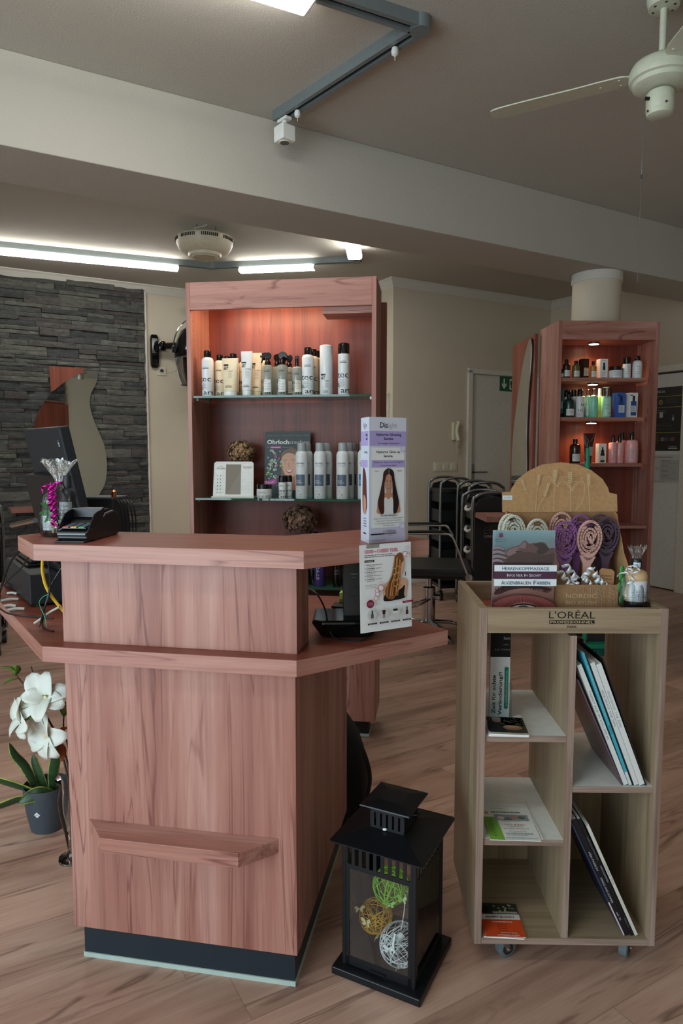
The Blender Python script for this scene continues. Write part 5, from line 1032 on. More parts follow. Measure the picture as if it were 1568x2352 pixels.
tube_('squeeze_tube', 'dark burgundy squeeze tube on lowest lit cabinet shelf', C(.243, .07, 2), rz, .078, .192, 'burgundy_tube', 'burgundy_tube', lambda p, w, h: (p.rect(-w*.22, w*.3, h*.25, h*.55, '#a8a4a4'), p.line(smooth([(-w*.4, h*.95), (-w*.1, h*.75), (w*.1, h*.73), (w*.42, h*.95)], 4, False), .0015, '#a8a4a4')), .02)
carton('product_box', 'small white carton with dark pump bottle print on lowest lit shelf', C(.327, .05, 2), rz+4, .05, .045, .125, 'paper_white', lambda p, w, h: (p.rect(-w*.1, w*.1, h*.68, h*.82, '#181c20'), p.rect(-w*.2, w*.2, h*.5, h*.68, '#181c20'), p.rect(-w*.28, w*.28, h*.05, h*.5, '#2a1c18'), p.rect(-w*.28, w*.28, h*.15, h*.38, '#c8ccc8')))
nb('left one of two slim pink bottles with black pump', .398, .06, 2, .026, .182, 'pink_bottle', capf=.27, sh=.03, capr=.42, d=lambda p, r, h: p.lines(-r*.6, r*.6, h*.7, 6, h*.1, h*.025, '#7c5c60'))
nb('right one of two slim pink bottles with black pump', .447, .07, 2, .026, .182, 'pink_bottle', capf=.27, sh=.03, capr=.42, d=lambda p, r, h: p.lines(-r*.6, r*.6, h*.7, 6, h*.1, h*.025, '#7c5c60'))
nb('wide pink shampoo bottle with black pump, front right of lowest lit shelf', .522, .06, 2, .040, .20, 'pink_bottle', capf=.24, sh=.14, capr=.34, d=lambda p, r, h: (p.rect(-r*.7, r*.1, h*.1, h*.8, '#c8a8a8'), p.rect(r*.75, r*1.1, h*.12, h*.8, '#d8d0d0'), p.lines(-r*.65, 0, h*.72, 8, h*.07, h*.02, '#5c4448')))
nb('wide pink shampoo bottle behind the front pink pump bottle', .500, .15, 2, .038, .20, 'pink_bottle', capf=.24, sh=.14, capr=.34, d=lambda p, r, h: None)
# styling mirror and ledge on the column side of the cabinet
mx = thing('styling_mirror', 'wavy styling mirror on a plum-wood board left of the column cabinet', 'mirror', (1.302, 4.68, 0), 91)
part(G().box(0, .56, -.022, 0, .30, 2.07), 'board', 'plum_wood_deep_z', mx, bevel=.001)
wav = smooth([(.03, 2.02), (.10, 2.03), (.24, 1.86), (.36, 1.62), (.44, 1.38), (.46, 1.15), (.42, .95), (.30, .86), (.16, .87), (.07, 1.0), (.075, 1.2), (.095, 1.4), (.08, 1.62), (.035, 1.85)], 6)
g = G(); g.prismY(wav, .012, .017); g.to('mirror_glass', M['mirror'], mx); g = G(); g.prismY([(x, z_) for x, z_ in wav], .0, .012); g.to('mirror_backing', M['black_plastic'], mx)
part(G().box(-.20, .15, .0, .35, .815, .85), 'ledge', 'plum_wood_x', mx, bevel=.001)
hd = thing('hair_dryer', 'black hair dryer hanging at the ledge of the styling mirror', 'hair dryer', (1.03, 4.45, .77), 20)
g = G(); g.tube([(-.06, 0, 0), (.0, 0, .005), (.07, 0, .0)], [.024, .032, .026], 14); g.to('barrel', M['black_plastic'], hd); g = G(); g.tube([(.01, 0, -.01), (.025, .0, -.11)], [.02, .014], 12); g.to('handle', M['black_plastic'], hd)
g = G(); g.tube(smooth([(.025, 0, -.11), (.0, -.02, -.2), (-.09, -.02, -.1), (-.11, -.01, .0), (-.06, .0, .03)], 5, False), .003, 6); g.to('cord', M['black_plastic'], hd)
sw_ = thing('broom', 'broom with green grip leaning before the column cabinet', 'broom', (1.515, 4.222, 0), 0)
g = G(); g.tube([(.02, 0, .07), (.012, .03, 1.14)], .0085, 12); g.to('handle', M['grey_tube'], sw_); g = G(); g.tube([(.012, .03, 1.13), (.011, .032, 1.22), (.010, .033, 1.30)], [.0165, .0165, .012], 14); g.to('green_grip', M['broom_green'], sw_)
g = G(); g.tube([(.010, .033, 1.22), (.009, .034, 1.34)], [.0168, .009], 14); g.to('dark_grip_end', M['green_bottle'], sw_); G().box(-.06, .19, -.035, .035, .045, .075).to('head', M['broom_green'], sw_, bevel=.006)
g = G(); rr = random.Random(3)
for i in range(260): x = -.055+rr.random()*.24; y = rr.uniform(-.03, .03); g.tube([(x, y, .048), (x*1.03, y*1.2, .002)], .0014, 4)
o = g.to('bristles', M['bristle_teal'], sw_); o['kind'] = 'stuff'
g = G(); g.tube([(.019, .002, .1), (.018, .004, .2)], [.016, .012], 12); g.to('socket', M['broom_green'], sw_)
dp = thing('dustpan', 'dark long-handled dustpan standing against the column cabinet beside the broom', 'dustpan', (1.66, 4.292, 0), 0)
G().prismX([(-.02, 0), (.0, .0), (.05, .20), (.035, .20)], -.11, .11).to('pan', M['dark_grey_plastic'], dp, bevel=.003)
# ------------------------------------------------------------ oak display cart and what it holds
CT = Frame(.327, 1.585, -1.0); rz = CT.deg
ca = thing('display_cart', 'light oak display cart on castors with a tray top and open shelves', 'display cart', CT.at(0, 0), rz)
Wt, Dt = .4415, .345
part(G().box(0, .0175, 0, Dt, .069, .912), 'side_panel', 'light_oak_z', ca); part(G().box(Wt-.0175, Wt, 0, Dt, .069, .912), 'side_panel', 'light_oak_z', ca)
for x in (0, Wt-.0175): part(G().box(x+.0002, x+.0173, -.0012, 0, .0695, .9115), 'edge_band', 'oak_edge', ca)
part(G().box(.0176, Wt-.0176, 0, .016, .852, .911), 'front_board', 'light_oak_x', ca); part(G().box(.0176, Wt-.0176, Dt-.018, Dt, .845, .911), 'rear_board', 'light_oak_x', ca)
part(G().box(.0176, Wt-.0176, .016, Dt-.018, .853, .862), 'tray_floor', 'plum_wood_deep_x', ca)
part(G().box(.2135, .2305, .004, Dt-.004, .0855, .845), 'divider', 'light_oak_z', ca); part(G().box(.2137, .2303, .0028, .004, .0856, .845), 'edge_band', 'oak_edge', ca)
part(G().box(.0176, Wt-.0176, .001, Dt, .069, .0855), 'base_board', 'light_oak_x', ca); part(G().box(.0178, Wt-.0178, -.0002, .001, .0692, .0853), 'edge_band', 'oak_edge_x', ca)
for nm, x0, x1, z in (('left_shelf', .0176, .2134, .5985), ('left_shelf', .0176, .2134, .337), ('right_shelf', .2306, Wt-.0176, .473)):
    s_ = part(G().box(x0, x1, .006, Dt-.02, z-.0150, z), 'shelf', 'white_laminate', ca); part(G().box(x0+.0002, x1-.0002, .0045, .006, z-.0149, z-.0001), 'edge_band', 'oak_edge_x', s_)
part(G().box(.0176, .2134, Dt-.016, Dt-.002, .0856, .322), 'back_panel', 'light_oak_z', ca); part(G().box(.2306, Wt-.0176, Dt-.016, Dt-.002, .0856, .458), 'back_panel', 'light_oak_z', ca)
pr = Print(); loreal(pr, .216, .888, .108, '#12110f', '#c8ae88'); pr.build('lettering', ca, (0, 0, 0))
for x, y, a in ((.075, .045, -68), (.385, .045, -35), (.075, Dt-.05, 60), (.385, Dt-.05, 100)):
    k = Matrix.Translation((x, y, 0)) @ Matrix.Rotation(math.radians(a), 4, 'Z')
    g = G(); g.M = k; g.box(-.022, .022, -.018, .018, .063, .069); g.prismX([(-.008, .064), (.012, .064), (.022, .022), (.010, .022)], -.0145, -.0125); g.prismX([(-.008, .064), (.012, .064), (.022, .022), (.010, .022)], .0125, .0145); cst = g.to('castor', M['brushed_steel'], ca)
    g = G(); g.M = k; g.tube([(-.011, .016, .0255), (-.009, .016, .0255), (.009, .016, .0255), (.011, .016, .0255)], [.0225, .0255, .0255, .0225], 28); g.to('wheel', M['rubber_grey'], cst)
    g = G(); g.M = k; g.cyl((-.0118, .016, .0255), (.0118, .016, .0255), .015, n=20); g.to('wheel_hub', M['dark_grey_plastic'], cst); g = G(); g.M = k; g.cyl((-.016, .016, .0255), (.016, .016, .0255), .0035, n=10); g.to('axle', M['chrome'], cst)
TR = .8625
# acrylic L-stand with the massage poster
br = thing('poster_stand', 'upright poster stand advertising head massage and eyebrow tinting on the cart', 'poster stand', CT.at(.041, .068, TR), rz)
w, h = .150, .226; hz_ = -.0    # the face starts behind the front board
G().box(0, w, 0, .0015, 0, h).to('leaflet', M['paper_white'], br); g = G(); g.box(-.001, w+.001, -.0042, -.0030, 0, h+.001); g.box(-.001, w+.001, .0020, .0035, 0, h+.001); g.box(0, w, -.038, .004, .0, .0022); g.to('acrylic_holder', M['acrylic'], br)
p = Print(); y0 = .045; Y = lambda f: h-f*(h-.030)     # f: 0 top .. 1 board line
p.rect(0, w, 0, h, '#6c4048')
p.grad(0, w, Y(.40), Y(0), '#5c7480', '#6c808c', '#a4c4cc', '#94bcc8')                      # background light
p.grad(0, w, Y(.40), Y(.21), '#2c3440', '#48505c', '#6c8490', '#84a0ac')
p.clip = (0, w, Y(.40), h)
p.blob([(.13, Y(.14)), (.15, Y(.10)), (.165, Y(.15)), (.16, Y(.30)), (.14, Y(.29))], '#9aa8ae')
face = [(.030, Y(.28)), (.036, Y(.235)), (.050, Y(.205)), (.064, Y(.185)), (.073, Y(.135)), (.079, Y(.125)), (.086, Y(.16)), (.092, Y(.165)), (.098, Y(.155)), (.104, Y(.165)), (.112, Y(.145)), (.124, Y(.15)), (.131, Y(.185)), (.136, Y(.22)), (.150, Y(.23)), (.156, Y(.42)), (.026, Y(.42)), (.026, Y(.34))]
p.blob(face, '#7c5458', 4); p.blob([(.032, Y(.30)), (.040, Y(.24)), (.052, Y(.215)), (.064, Y(.20)), (.074, Y(.145)), (.080, Y(.15)), (.078, Y(.22)), (.060, Y(.25)), (.05, Y(.32))], '#a8808a', 4)
p.blob([(.098, Y(.17)), (.112, Y(.155)), (.124, Y(.165)), (.131, Y(.20)), (.136, Y(.24)), (.120, Y(.30)), (.106, Y(.28)), (.110, Y(.22))], '#3c2a2c', 4); p.blob([(.048, Y(.30)), (.09, Y(.27)), (.12, Y(.31)), (.156, Y(.28)), (.156, Y(.42)), (.04, Y(.42))], '#5a383c', 4)
p.line(smooth([(.056, Y(.262)), (.064, Y(.268)), (.070, Y(.262))], 4, False), .0024, '#2c1c1e'); p.line(smooth([(.060, Y(.235)), (.068, Y(.225)), (.074, Y(.235))], 4, False), .002, '#40282a'); p.blob([(.091, Y(.185)), (.099, Y(.18)), (.103, Y(.20)), (.095, Y(.21))], '#8c4c50', 4)
for k, (yy, xx) in enumerate(((.235, .030), (.29, .034), (.345, .036), (.395, .03))):
    p.blob([(-.006, Y(yy-.02)), (.010, Y(yy-.04)), (xx-.008, Y(yy-.022)), (xx, Y(yy+.015)), (xx-.004, Y(yy+.03)), (.012, Y(yy+.005)), (-.006, Y(yy+.022))], '#5c4048', 4); p.blob([(-.006, Y(yy-.02)), (.010, Y(yy-.038)), (xx-.008, Y(yy-.02)), (xx-.003, Y(yy+.012)), (.012, Y(yy-.008)), (-.006, Y(yy+.008))], '#b49ca8', 4)
p.clip = None
p.rect(.014, .023, Y(.085), Y(.035), '#8c2c4c'); p.line([(.0185, Y(.06)), (.0185, Y(.02))], .0008, '#8c2c4c'); p.text('Natürlich lang &', .004, Y(.115), .0028, '#5c7880', w=.030); p.text('Wimpern unter', .005, Y(.14), .0028, '#5c7880', w=.027)
p.clip = (0, w, 0, Y(.60)); p.grad(0, w, 0, Y(.60), '#5a2a2c', '#64302e', '#b47c70', '#c8a090'); p.grad(0, .06, Y(.9), Y(.60), '#7c4444', '#8c5450', '#c09890', '#dcc4bc')
brow = [(.004, Y(.80)), (.012, Y(.735)), (.030, Y(.69)), (.060, Y(.655)), (.090, Y(.665)), (.122, Y(.70)), (.145, Y(.75)), (.120, Y(.735)), (.085, Y(.72)), (.045, Y(.745)), (.018, Y(.80))]
p.blob(brow, '#3a181c', 4); rr = random.Random(2)
for i in range(90):
    t = rr.random(); x = .004+.13*t; yb = .79-.12*math.sin(PI*min(1, t*.95+.05)) if t < .5 else .67+.11*(t-.5)*1.4; p.line([(x, Y(yb+.03)), (x+.012*(t-.1), Y(yb-.025-.02*(1-t)))], .0007, '#28100f')
p.blob([(.0, Y(.90)), (.05, Y(.80)), (.11, Y(.82)), (.15, Y(.92)), (.15, Y(1.05)), (.0, Y(1.05))], '#783a38', 4); p.blob([(.026, Y(1.02)), (.045, Y(.92)), (.075, Y(.885)), (.105, Y(.93)), (.125, Y(1.03))], '#b07868', 4)
p.ell(.074, Y(1.06), .047, .028, '#c8b4ac'); p.ell(.073, Y(1.055), .026, .026, '#34444e'); p.ell(.073, Y(1.055), .013, .013, '#0c0e10'); p.ell(.066, Y(1.0), .006, .004, '#b0c4c8'); p.line([(.073+.05*math.cos(a), Y(1.06)+.030*math.sin(a)) for a in [PI*k/16 for k in range(17)]], .003, '#1c0c0c')
for k in range(24): a = PI*(.06+.88*k/23); p.line([(.073+.048*math.cos(a), Y(1.06)+.029*math.sin(a)), (.073+.062*math.cos(a), Y(1.06)+.046*math.sin(a))], .0008, '#180a0a')
p.clip = None; p.rect(0, w, Y(.495), Y(.415), '#d4dfe2'); p.rect(0, w, Y(.59), Y(.495), '#45243a'); p.rect(0, w, Y(.675), Y(.59), '#d4dfe2')
def caps(p, t, x, y, h, c, w, al='c'):
    """small-capitals line: first letters taller"""
    sp = t.split(' '); ws = [len(q) for q in sp]; tot = sum(ws)+len(sp)-1; u = w/tot; cx_ = x-w/2
    for q in sp: p.text(q[0], cx_, y, h*1.22, c, w=u*(1.05 if q[0] != 'I' else .35)); s0 = cx_+u*(1.15 if q[0] != 'I' else .45); p.text(q[1:], s0, y, h, c, w=u*(len(q)-1)-u*.1 if q[0] != 'I' else u*(len(q)-.4)) if len(q) > 1 else None; cx_ += u*(len(q)+1)
caps(p, 'HERRENKOPFMASSAGE', .075, Y(.480), .0078, '#2a3c5c', .112); caps(p, 'INFOS HIER IM GESCHÄFT', .072, Y(.558), .0056, '#c8ccd8', .082); caps(p, 'AUGENBRAUEN FÄRBEN', .075, Y(.657), .0078, '#2a3c5c', .116)
p.build('print', br)
# cardboard counter display of brushes
db = thing('brush_display_box', 'open kraft cardboard display box of hair brushes standing on the cart', 'display box', CT.at(.102, .075, TR), rz)
Wb, Db = .290, .150; X0 = .002
fr_ = [(X0+.0, 0), (Wb, 0), (Wb, .091), (X0, .091)]
g = G(); g.prismY(fr_, 0, .002); g.to('front_panel', M['cardboard_dark'], db)
G().box(X0, Wb, 0, Db, 0, .002).to('bottom_panel', M['cardboard_dark'], db); G().box(X0, Wb, Db-.002, Db, 0, .265).to('back_panel', M['cardboard_dark'], db)
for x in (X0, Wb-.002): g = G(); g.prismX([(0, 0), (Db, 0), (Db, .262), (Db-.02, .255), (.075, .16), (.0, .091)], x, x+.002); g.to('side_panel', M['cardboard'], db)
G().box(X0+.002, Wb-.002, .04, .042, .0, .060).to('insert', M['cardboard_dark'], db)
hdr = [(-.006, .257), (Wb+.007, .259), (Wb+.004, .305), (Wb-.016, .309), (Wb-.020, .322), (Wb-.035, .345), (Wb-.065, .368), (Wb-.1, .383), (Wb/2, .389), (.095, .383), (.060, .366), (.030, .342), (.017, .320), (.014, .311), (-.008, .310)]
g = G(); g.prismY([(x, z_) for x, z_ in hdr], Db-.004, Db-.0015); hp = g.to('header_panel', M['cardboard'], db)
p = Print()
def ear(x, y0, y1, bend_, n_, hh, ww, c='#bca47c'):
    pts = [(x+bend_*((i/10)**1.6), y0+(y1-y0)*i/10) for i in range(11)]; p.line(pts, .0011, c); ex, ey = pts[-1]
    for i in range(n_):
        t = i/n_; yy = ey+hh*t; xx = ex+bend_*.5*t
        for s_ in (-1, 1): p.blob([(xx, yy), (xx+s_*ww*.9, yy+hh*.06), (xx+s_*ww*.7, yy+hh*.14), (xx, yy+hh*.07)], c, 3); p.line([(xx+s_*ww*.6, yy+hh*.1), (xx+s_*ww*1.5, yy+hh*.28)], .0004, c)
ear(.075, .260, .315, -.022, 7, .030, .004); ear(.080, .260, .33, .004, 7, .028, .004); ear(.084, .260, .30, .018, 7, .035, .004); ear(.125, .260, .340, .0, 8, .03, .005); ear(.168, .260, .335, -.004, 6, .030, .005)
for a in (-.9, -.5, .5, .9, -1.3, 1.3): p.line(smooth([(.128, .325), (.128+.018*a, .352), (.128+.03*a, .345)], 4, False), .0007, '#bca47c'); p.line(smooth([(.168, .315), (.168+.016*a, .340), (.168+.028*a, .330)], 4, False), .0007, '#bca47c')
p.line(smooth([(.176, .262), (.196, .290), (.200, .325), (.190, .350)], 5, False), .0009, '#bca47c'); ear(.214, .260, .330, -.004, 7, .03, .004); q_ = p.build('grass_drawing', hp, (0, Db-.0045, 0)); 
p = Print(lift=.0046); p.rect(-.006, .019, .290, .3015, '#d4dce0'); p.text('23,90€', -.0035, .293, .0052, '#6c84a0', w=.020); p.build('price_sticker', hp, (0, Db, 0), label='white price sticker')
p = Print(); g_ = '#b49c80'; p.text('NORDIC', .122, .058, .0105, g_, w=.075); p.text('BIO BRUSH', .122, .042, .0095, g_, w=.075, bold=.005)
for i in range(5): x = .132+i*.016; p.rect(x, x+.0015, .020, .035, '#9c8468'); p.rect(x+.005, x+.0062, .022, .035, '#9c8468'); p.rect(x, x+.0015, .072, .086, '#9c8468'); p.rect(x+.005, x+.0062, .072, .082, '#9c8468')
for bx_ in (.205, .235, .262):
    p.line(smooth([(bx_, .02), (bx_+.004, .05), (bx_-.003, .082)], 4, False), .0009, '#a89074')
    for k in range(5):
        for s_ in (-1, 1): p.line(smooth([(bx_+.002, .035+.01*k), (bx_+s_*.008, .045+.01*k), (bx_+s_*.010, .055+.01*k), (bx_+s_*.003, .047+.01*k)], 3, False), .0006, '#a89074')
p.build('lettering', db)
# the brushes: vented spiral heads
def brush(label, loc, rz_, mat, lean=0.0, back=0.0, gap=0):
    o = thing('hair_brush', label, 'hair brush', loc, rz_, 'vented hair brushes in the kraft box'); o.rotation_euler = (math.radians(back), math.radians(lean), math.radians(rz_))
    cz, a0, b0 = .200, .031, .046
    def egg(k, t): 
        x = a0*k*math.sin(t); y = b0*k*math.cos(t); y = y if y > 0 else y*(1.25 if k > .9 else 1.0); return (x*(1 if y > 0 else (1-.35*(-y/(b0*1.25))**2 if k > .9 else 1)), cz+y)
    g = G(); n = 40
    def band(k0, k1, t0, t1, inner=None):
        m = max(3, int(n*(t1-t0)/(2*PI))); vs = []; fs = []
        for i in range(m+1):
            t = t0+(t1-t0)*i/m; a, b_ = egg(k0, t), egg(k1, t)
            vs += [(a[0], -.004, a[1]), (b_[0], -.004, b_[1]), (b_[0], .004, b_[1]), (a[0], .004, a[1])]
        for i in range(m):
            for j in range(4): fs.append((4*i+j, 4*i+(j+1) % 4, 4*i+4+(j+1) % 4, 4*i+4+j))
        fs += [(3, 2, 1, 0), (4*m, 4*m+1, 4*m+2, 4*m+3)]; g.add(vs, fs)
    band(.86, 1.0, 0, 2*PI)
    for k0, k1, s_ in ((.66, .79, .5), (.46, .59, 2.2), (.26, .39, 3.6)): band(k0, k1, s_, s_+2*PI-1.0)
    for t, k0, k1 in ((.9, .76, .9), (-.9, .76, .9), (3.1, .76, .9), (2.6, .55, .7), (-1.9, .55, .7), (4.0, .36, .5), (1.2, .36, .5), (5.6, .12, .3), (2.4, .12, .3)): band(k0, k1, t-.16/k1, t+.16/k1)
    band(.02, .14, .2, 2*PI-.8)
    g.M = Matrix.Identity(4); hb_ = cz-b0*1.25
    g.prismY([(-.020, cz-b0*.98), (-.010, hb_-.010), (-.008, hb_-.03), (.008, hb_-.03), (.010, hb_-.010), (.020, cz-b0*.98), (.0, hb_+.008)], -.004, .004)
    g.prismY([(-.0085, hb_-.03), (-.007, hb_-.06), (-.009, hb_-.125), (.009, hb_-.125), (.007, hb_-.06), (.0085, hb_-.03)], -.0045, .0045)
    hd_ = g.to('brush_body', M[mat], o, bevel=.0008)
    g = G(); rr = random.Random(6)
    for k, m in ((.93, 30), (.725, 22), (.525, 15), (.325, 9)):
        for i in range(m):
            t = 2*PI*i/m; x, z_ = egg(k, t); g.cyl((x, -.004, z_), (x+rr.uniform(-.0006, .0006), -.0125, z_), .0010, .0006, 5)
    g.to('pins', M[mat+'_pin'], o); return o
for nm, c_ in (('ivory_plastic_pin', '#8c9080'), ('rose_plastic_pin', '#7a5a54'), ('lilac_plastic_pin', '#5a3464'), ('aubergine_plastic_pin', '#3c2c46')): plain(nm, c_, .5)
BQ = lambda x, y, z_=0: CT.at(.102+x, .075+y, TR+z_)
ob = ((.026, .125, .014, 'ivory_plastic', -3, 'ivory white brush at the far left of the kraft box', 0), (.034, .112, .012, 'ivory_plastic', -3, 'ivory white brush just in front of the leftmost one', 0), (.084, .110, .002, 'ivory_plastic', 0, 'ivory white brush behind the poster stand top edge, second column', 0),
      (.128, .128, .020, 'rose_plastic', 6, 'dusty pink brush rising behind the poster stand corner', 0), (.138, .072, .0, 'lilac_plastic', 2, 'front purple brush in the middle of the kraft box', 0), (.180, .124, .014, 'lilac_plastic', 5, 'purple brush mostly hidden behind the pink one', 0),
      (.184, .060, .004, 'rose_plastic', 5, 'dusty pink brush in front, middle right of the kraft box', 0), (.244, .118, .014, 'aubergine_plastic', 1, 'dark aubergine brush hidden behind the rightmost one', 0), (.249, .090, .010, 'aubergine_plastic', 2, 'dark aubergine brush at the right end of the kraft box', 0))
for x, y, z_, mt, ln, lb, _ in ob: brush(lb, BQ(x-.004, y, z_-.005), rz+(6 if x < .1 else -3), mt, ln, -2)
# gift tags and curled ribbon hanging on the brushes
rb = thing('curled_ribbon', 'tangle of silver curled ribbon in front of the brushes', 'ribbon', BQ(.155, .025, .092), rz)
for k, (a, b_, r_, tn) in enumerate((((-.035, -.012, .048), (-.005, -.014, .010), .009, 2.6), ((-.045, -.010, .030), (-.020, -.012, -.006), .008, 2.2), ((-.005, -.012, .020), (-.020, -.012, -.010), .007, 2), ((.035, -.012, .042), (.010, -.014, .012), .007, 2.4), ((.040, -.010, .028), (.055, -.012, -.008), .008, 2.4), ((.052, -.010, .010), (.075, -.012, -.010), .0065, 2), ((.012, -.012, .018), (.030, -.012, -.002), .006, 2), ((.0, -.01, .0), (-.02, -.012, -.016), .006, 1.8))):
    g = G(); curl(g, a, b_, r_, tn, k); g.to('ribbon_curl', M['ribbon_silver'], rb, solid=.0004)
for x, z_, a, lb in ((.117, .085, 20, 'kraft swing tag beside the poster stand edge'), (.228, .092, 6, 'kraft swing tag lettered in dark at the box front, right'), (.206, .090, -38, 'kraft swing tag half behind the lettered right one')):
    o = thing('swing_tag', lb, 'tag', BQ(x, .022 if a == 6 else .030, z_-.005), rz); o.rotation_euler = (math.radians(-12), math.radians(a), 0)
    G().prismY([(-.018, 0), (.018, 0), (.019, .034), (.012, .040), (-.014, .040), (-.019, .034)], 0, .0008).to('card', M['kraft_tag'], o); p = Print(); p.text('NORDIC', 0, .020, .0042, '#4c3a28', 'c', w=.026); p.text('BIO BRUSH', 0, .013, .0036, '#4c3a28', 'c', w=.026); p.build('lettering', o)
# second gift bag on the cart
def c2(o):
    small_bottle(o, .004, 0, .002, .026, .118, 'beige_bottle', 'black_plastic', lab='#cfd6dc'); g = G(); g.lathe([(.0262, .003), (.0266, .004), (.0266, .016), (.0262, .017)], (.004, 0, 0), 24, cap=False); g.to('dark_foot_band', M['black_plastic'], o)
    p = Print(R=.0135); p.rect(-.008, .008, .100, .112, '#c8d8e4'); p.text('18', -.005, .103, .006, '#3c5c8c'); p.build('price_sticker', o, (.004, 0, 0), -18)
    for k in range(6): g = G(); g.ball((-.032+.004*(k % 2), -.006+.006*(k % 3), .020+.014*k), (.006, .002, .013), 8, 6); g.to('artificial_leaf', M['artificial_leaf'], o)
gift('gift_bag', 'small cellophane gift bag with beige bottle and silver ribbon on the cart corner', CT.at(.386, .066, TR+.038), rz, .150, .036, c2, 'ribbon_silver', [(-.012, -.040, -.012+.10, .009, 2.4), (-.02, -.055, .082, .006, 1.5), (-.004, -.03, .062, .009, 1.8)], 8, .03, .6)
sp_ = thing('gift_riser', 'small dark block under the gift bag at the cart corner', 'box', CT.at(.386, .066, TR), rz); G().box(-.025, .025, -.025, .025, 0, .0375).to('block', M['black_plastic'], sp_)
# left column: acrylic holder with sideways leaflet, magazine, flyers
z1, z2, z0 = .5985, .337, .0855
lh = thing('leaflet_holder', 'acrylic holder with sideways printed black and grey leaflets on the upper left shelf', 'leaflet holder', CT.at(.047, .10, z1), rz)
g = G(); g.box(0, .052, -.004, -.0025, 0, .10); g.box(0, .054, .008, .010, 0, .16); g.box(.052, .0535, -.012, .010, 0, .10); g.box(0, .054, -.014, .03, 0, .0015); g.to('holder', M['acrylic'], lh)
G().box(.0, .050, 0, .006, .003, .228).to('leaflets', M['paper_white'], lh)
p = Print(); p.rect(0, .050, .003, .228, '#c4c9c8'); p.rect(0, .050, .165, .228, '#101213'); p.text('ban', .048, .210, .008, '#8c9090', 'r', bold=.01); p.text('nen', .044, .195, .006, '#6c7070', 'r'); p.text('zur Seite', .048, .182, .0055, '#707474', 'r', w=.038)
p.text('Zeit für echte', .014, .018, .0085, '#1c2022', w=.100, rot=90, bold=.02); p.text('Veränderung?!', .030, .014, .0085, '#1c2022', w=.112, rot=90, bold=.02); p.rect(.036, .046, .035, .135, '#1c6c5c'); p.ell(.041, .035, .005, .005, '#1c6c5c'); p.ell(.041, .135, .005, .005, '#1c6c5c'); p.text('gesundheits-zentrum.de', .0435, .038, .0045, '#7cc8b4', w=.092, rot=90); p.build('print', lh, mat=M['print_matt'])
def sheet(name, label, loc, rz_, w, d, t, draw, mat='paper_white', curlz=0.0, n_=1):
    """paper lying flat: printed x right, y away from the viewer"""
    o = thing(name, label, 'leaflet' if name != 'magazine' else 'magazine', loc, rz_); f = lambda x, y: curlz*max(0, 1-y/(d*.35))**2
    g = G(); m = 8; rings = [[(0, d*i/m, f(0, d*i/m)), (w, d*i/m, f(0, d*i/m)), (w, d*i/m, f(0, d*i/m)+t), (0, d*i/m, f(0, d*i/m)+t)] for i in range(m+1)]; g.loft(rings, True, False); g.to('pages', M[mat], o)
    p = Print(); p.map = lambda x, y, dd: (x, y, t+f(x, y)+dd)
    for i in range(m): p.rect(.0002, w-.0002, d*i/m, d*(i+1)/m, '#dfe3e2', i == 0)
    draw(p, w, d); p.build('print', o, mat=M['print_matt']); return o
def gard(p, w, d):
    p.rect(0, w, d*.06, d*.85, '#3c3a2c'); rr = random.Random(4)
    for i in range(70): p.ell(w*(.35+.62*rr.random()), d*(.3+.52*rr.random()), .004*rr.uniform(.6, 1.6), .004, rr.choice(['#5c7434', '#7c9444', '#8c7c4c', '#4c5c2c', '#a4a854', '#6c4c34']), layer=False)
    p.blob([(0, d*.08), (0, d*.6), (w*.12, d*.7), (w*.3, d*.66), (w*.34, d*.4), (w*.45, d*.2), (w*.4, d*.08)], '#1c1e22'); p.ell(w*.26, d*.68, .011, .016, '#9c8474'); p.ell(w*.26, d*.76, .012, .010, '#a4a09c'); p.blob([(w*.38, d*.36), (w*.52, d*.43), (w*.8, d*.41), (w*.9, d*.3), (w*.7, d*.2), (w*.45, d*.24)], '#8a6c54'); p.ell(w*.62, d*.36, .018, .007, '#b08c70')
    p.rect(0, w, 0, d*.06, '#c8c4b4'); p.text('lebenslust', w*.55, d*.012, .004, '#50504c', w=w*.3); p.text('Garten', w*.3, d*.89, .009, '#b4a48c', w=w*.35)
sheet('magazine', 'garden magazine with a smiling man cover on the upper left shelf', CT.at(.030, -.004, z1+.0055), rz-5, .090, .125, .003, gard)
sheet('magazine', 'bottom magazine of the small stack on the upper left shelf, edge only', CT.at(.0265, .001, z1), rz-3, .094, .12, .005, lambda p, w, d: None)
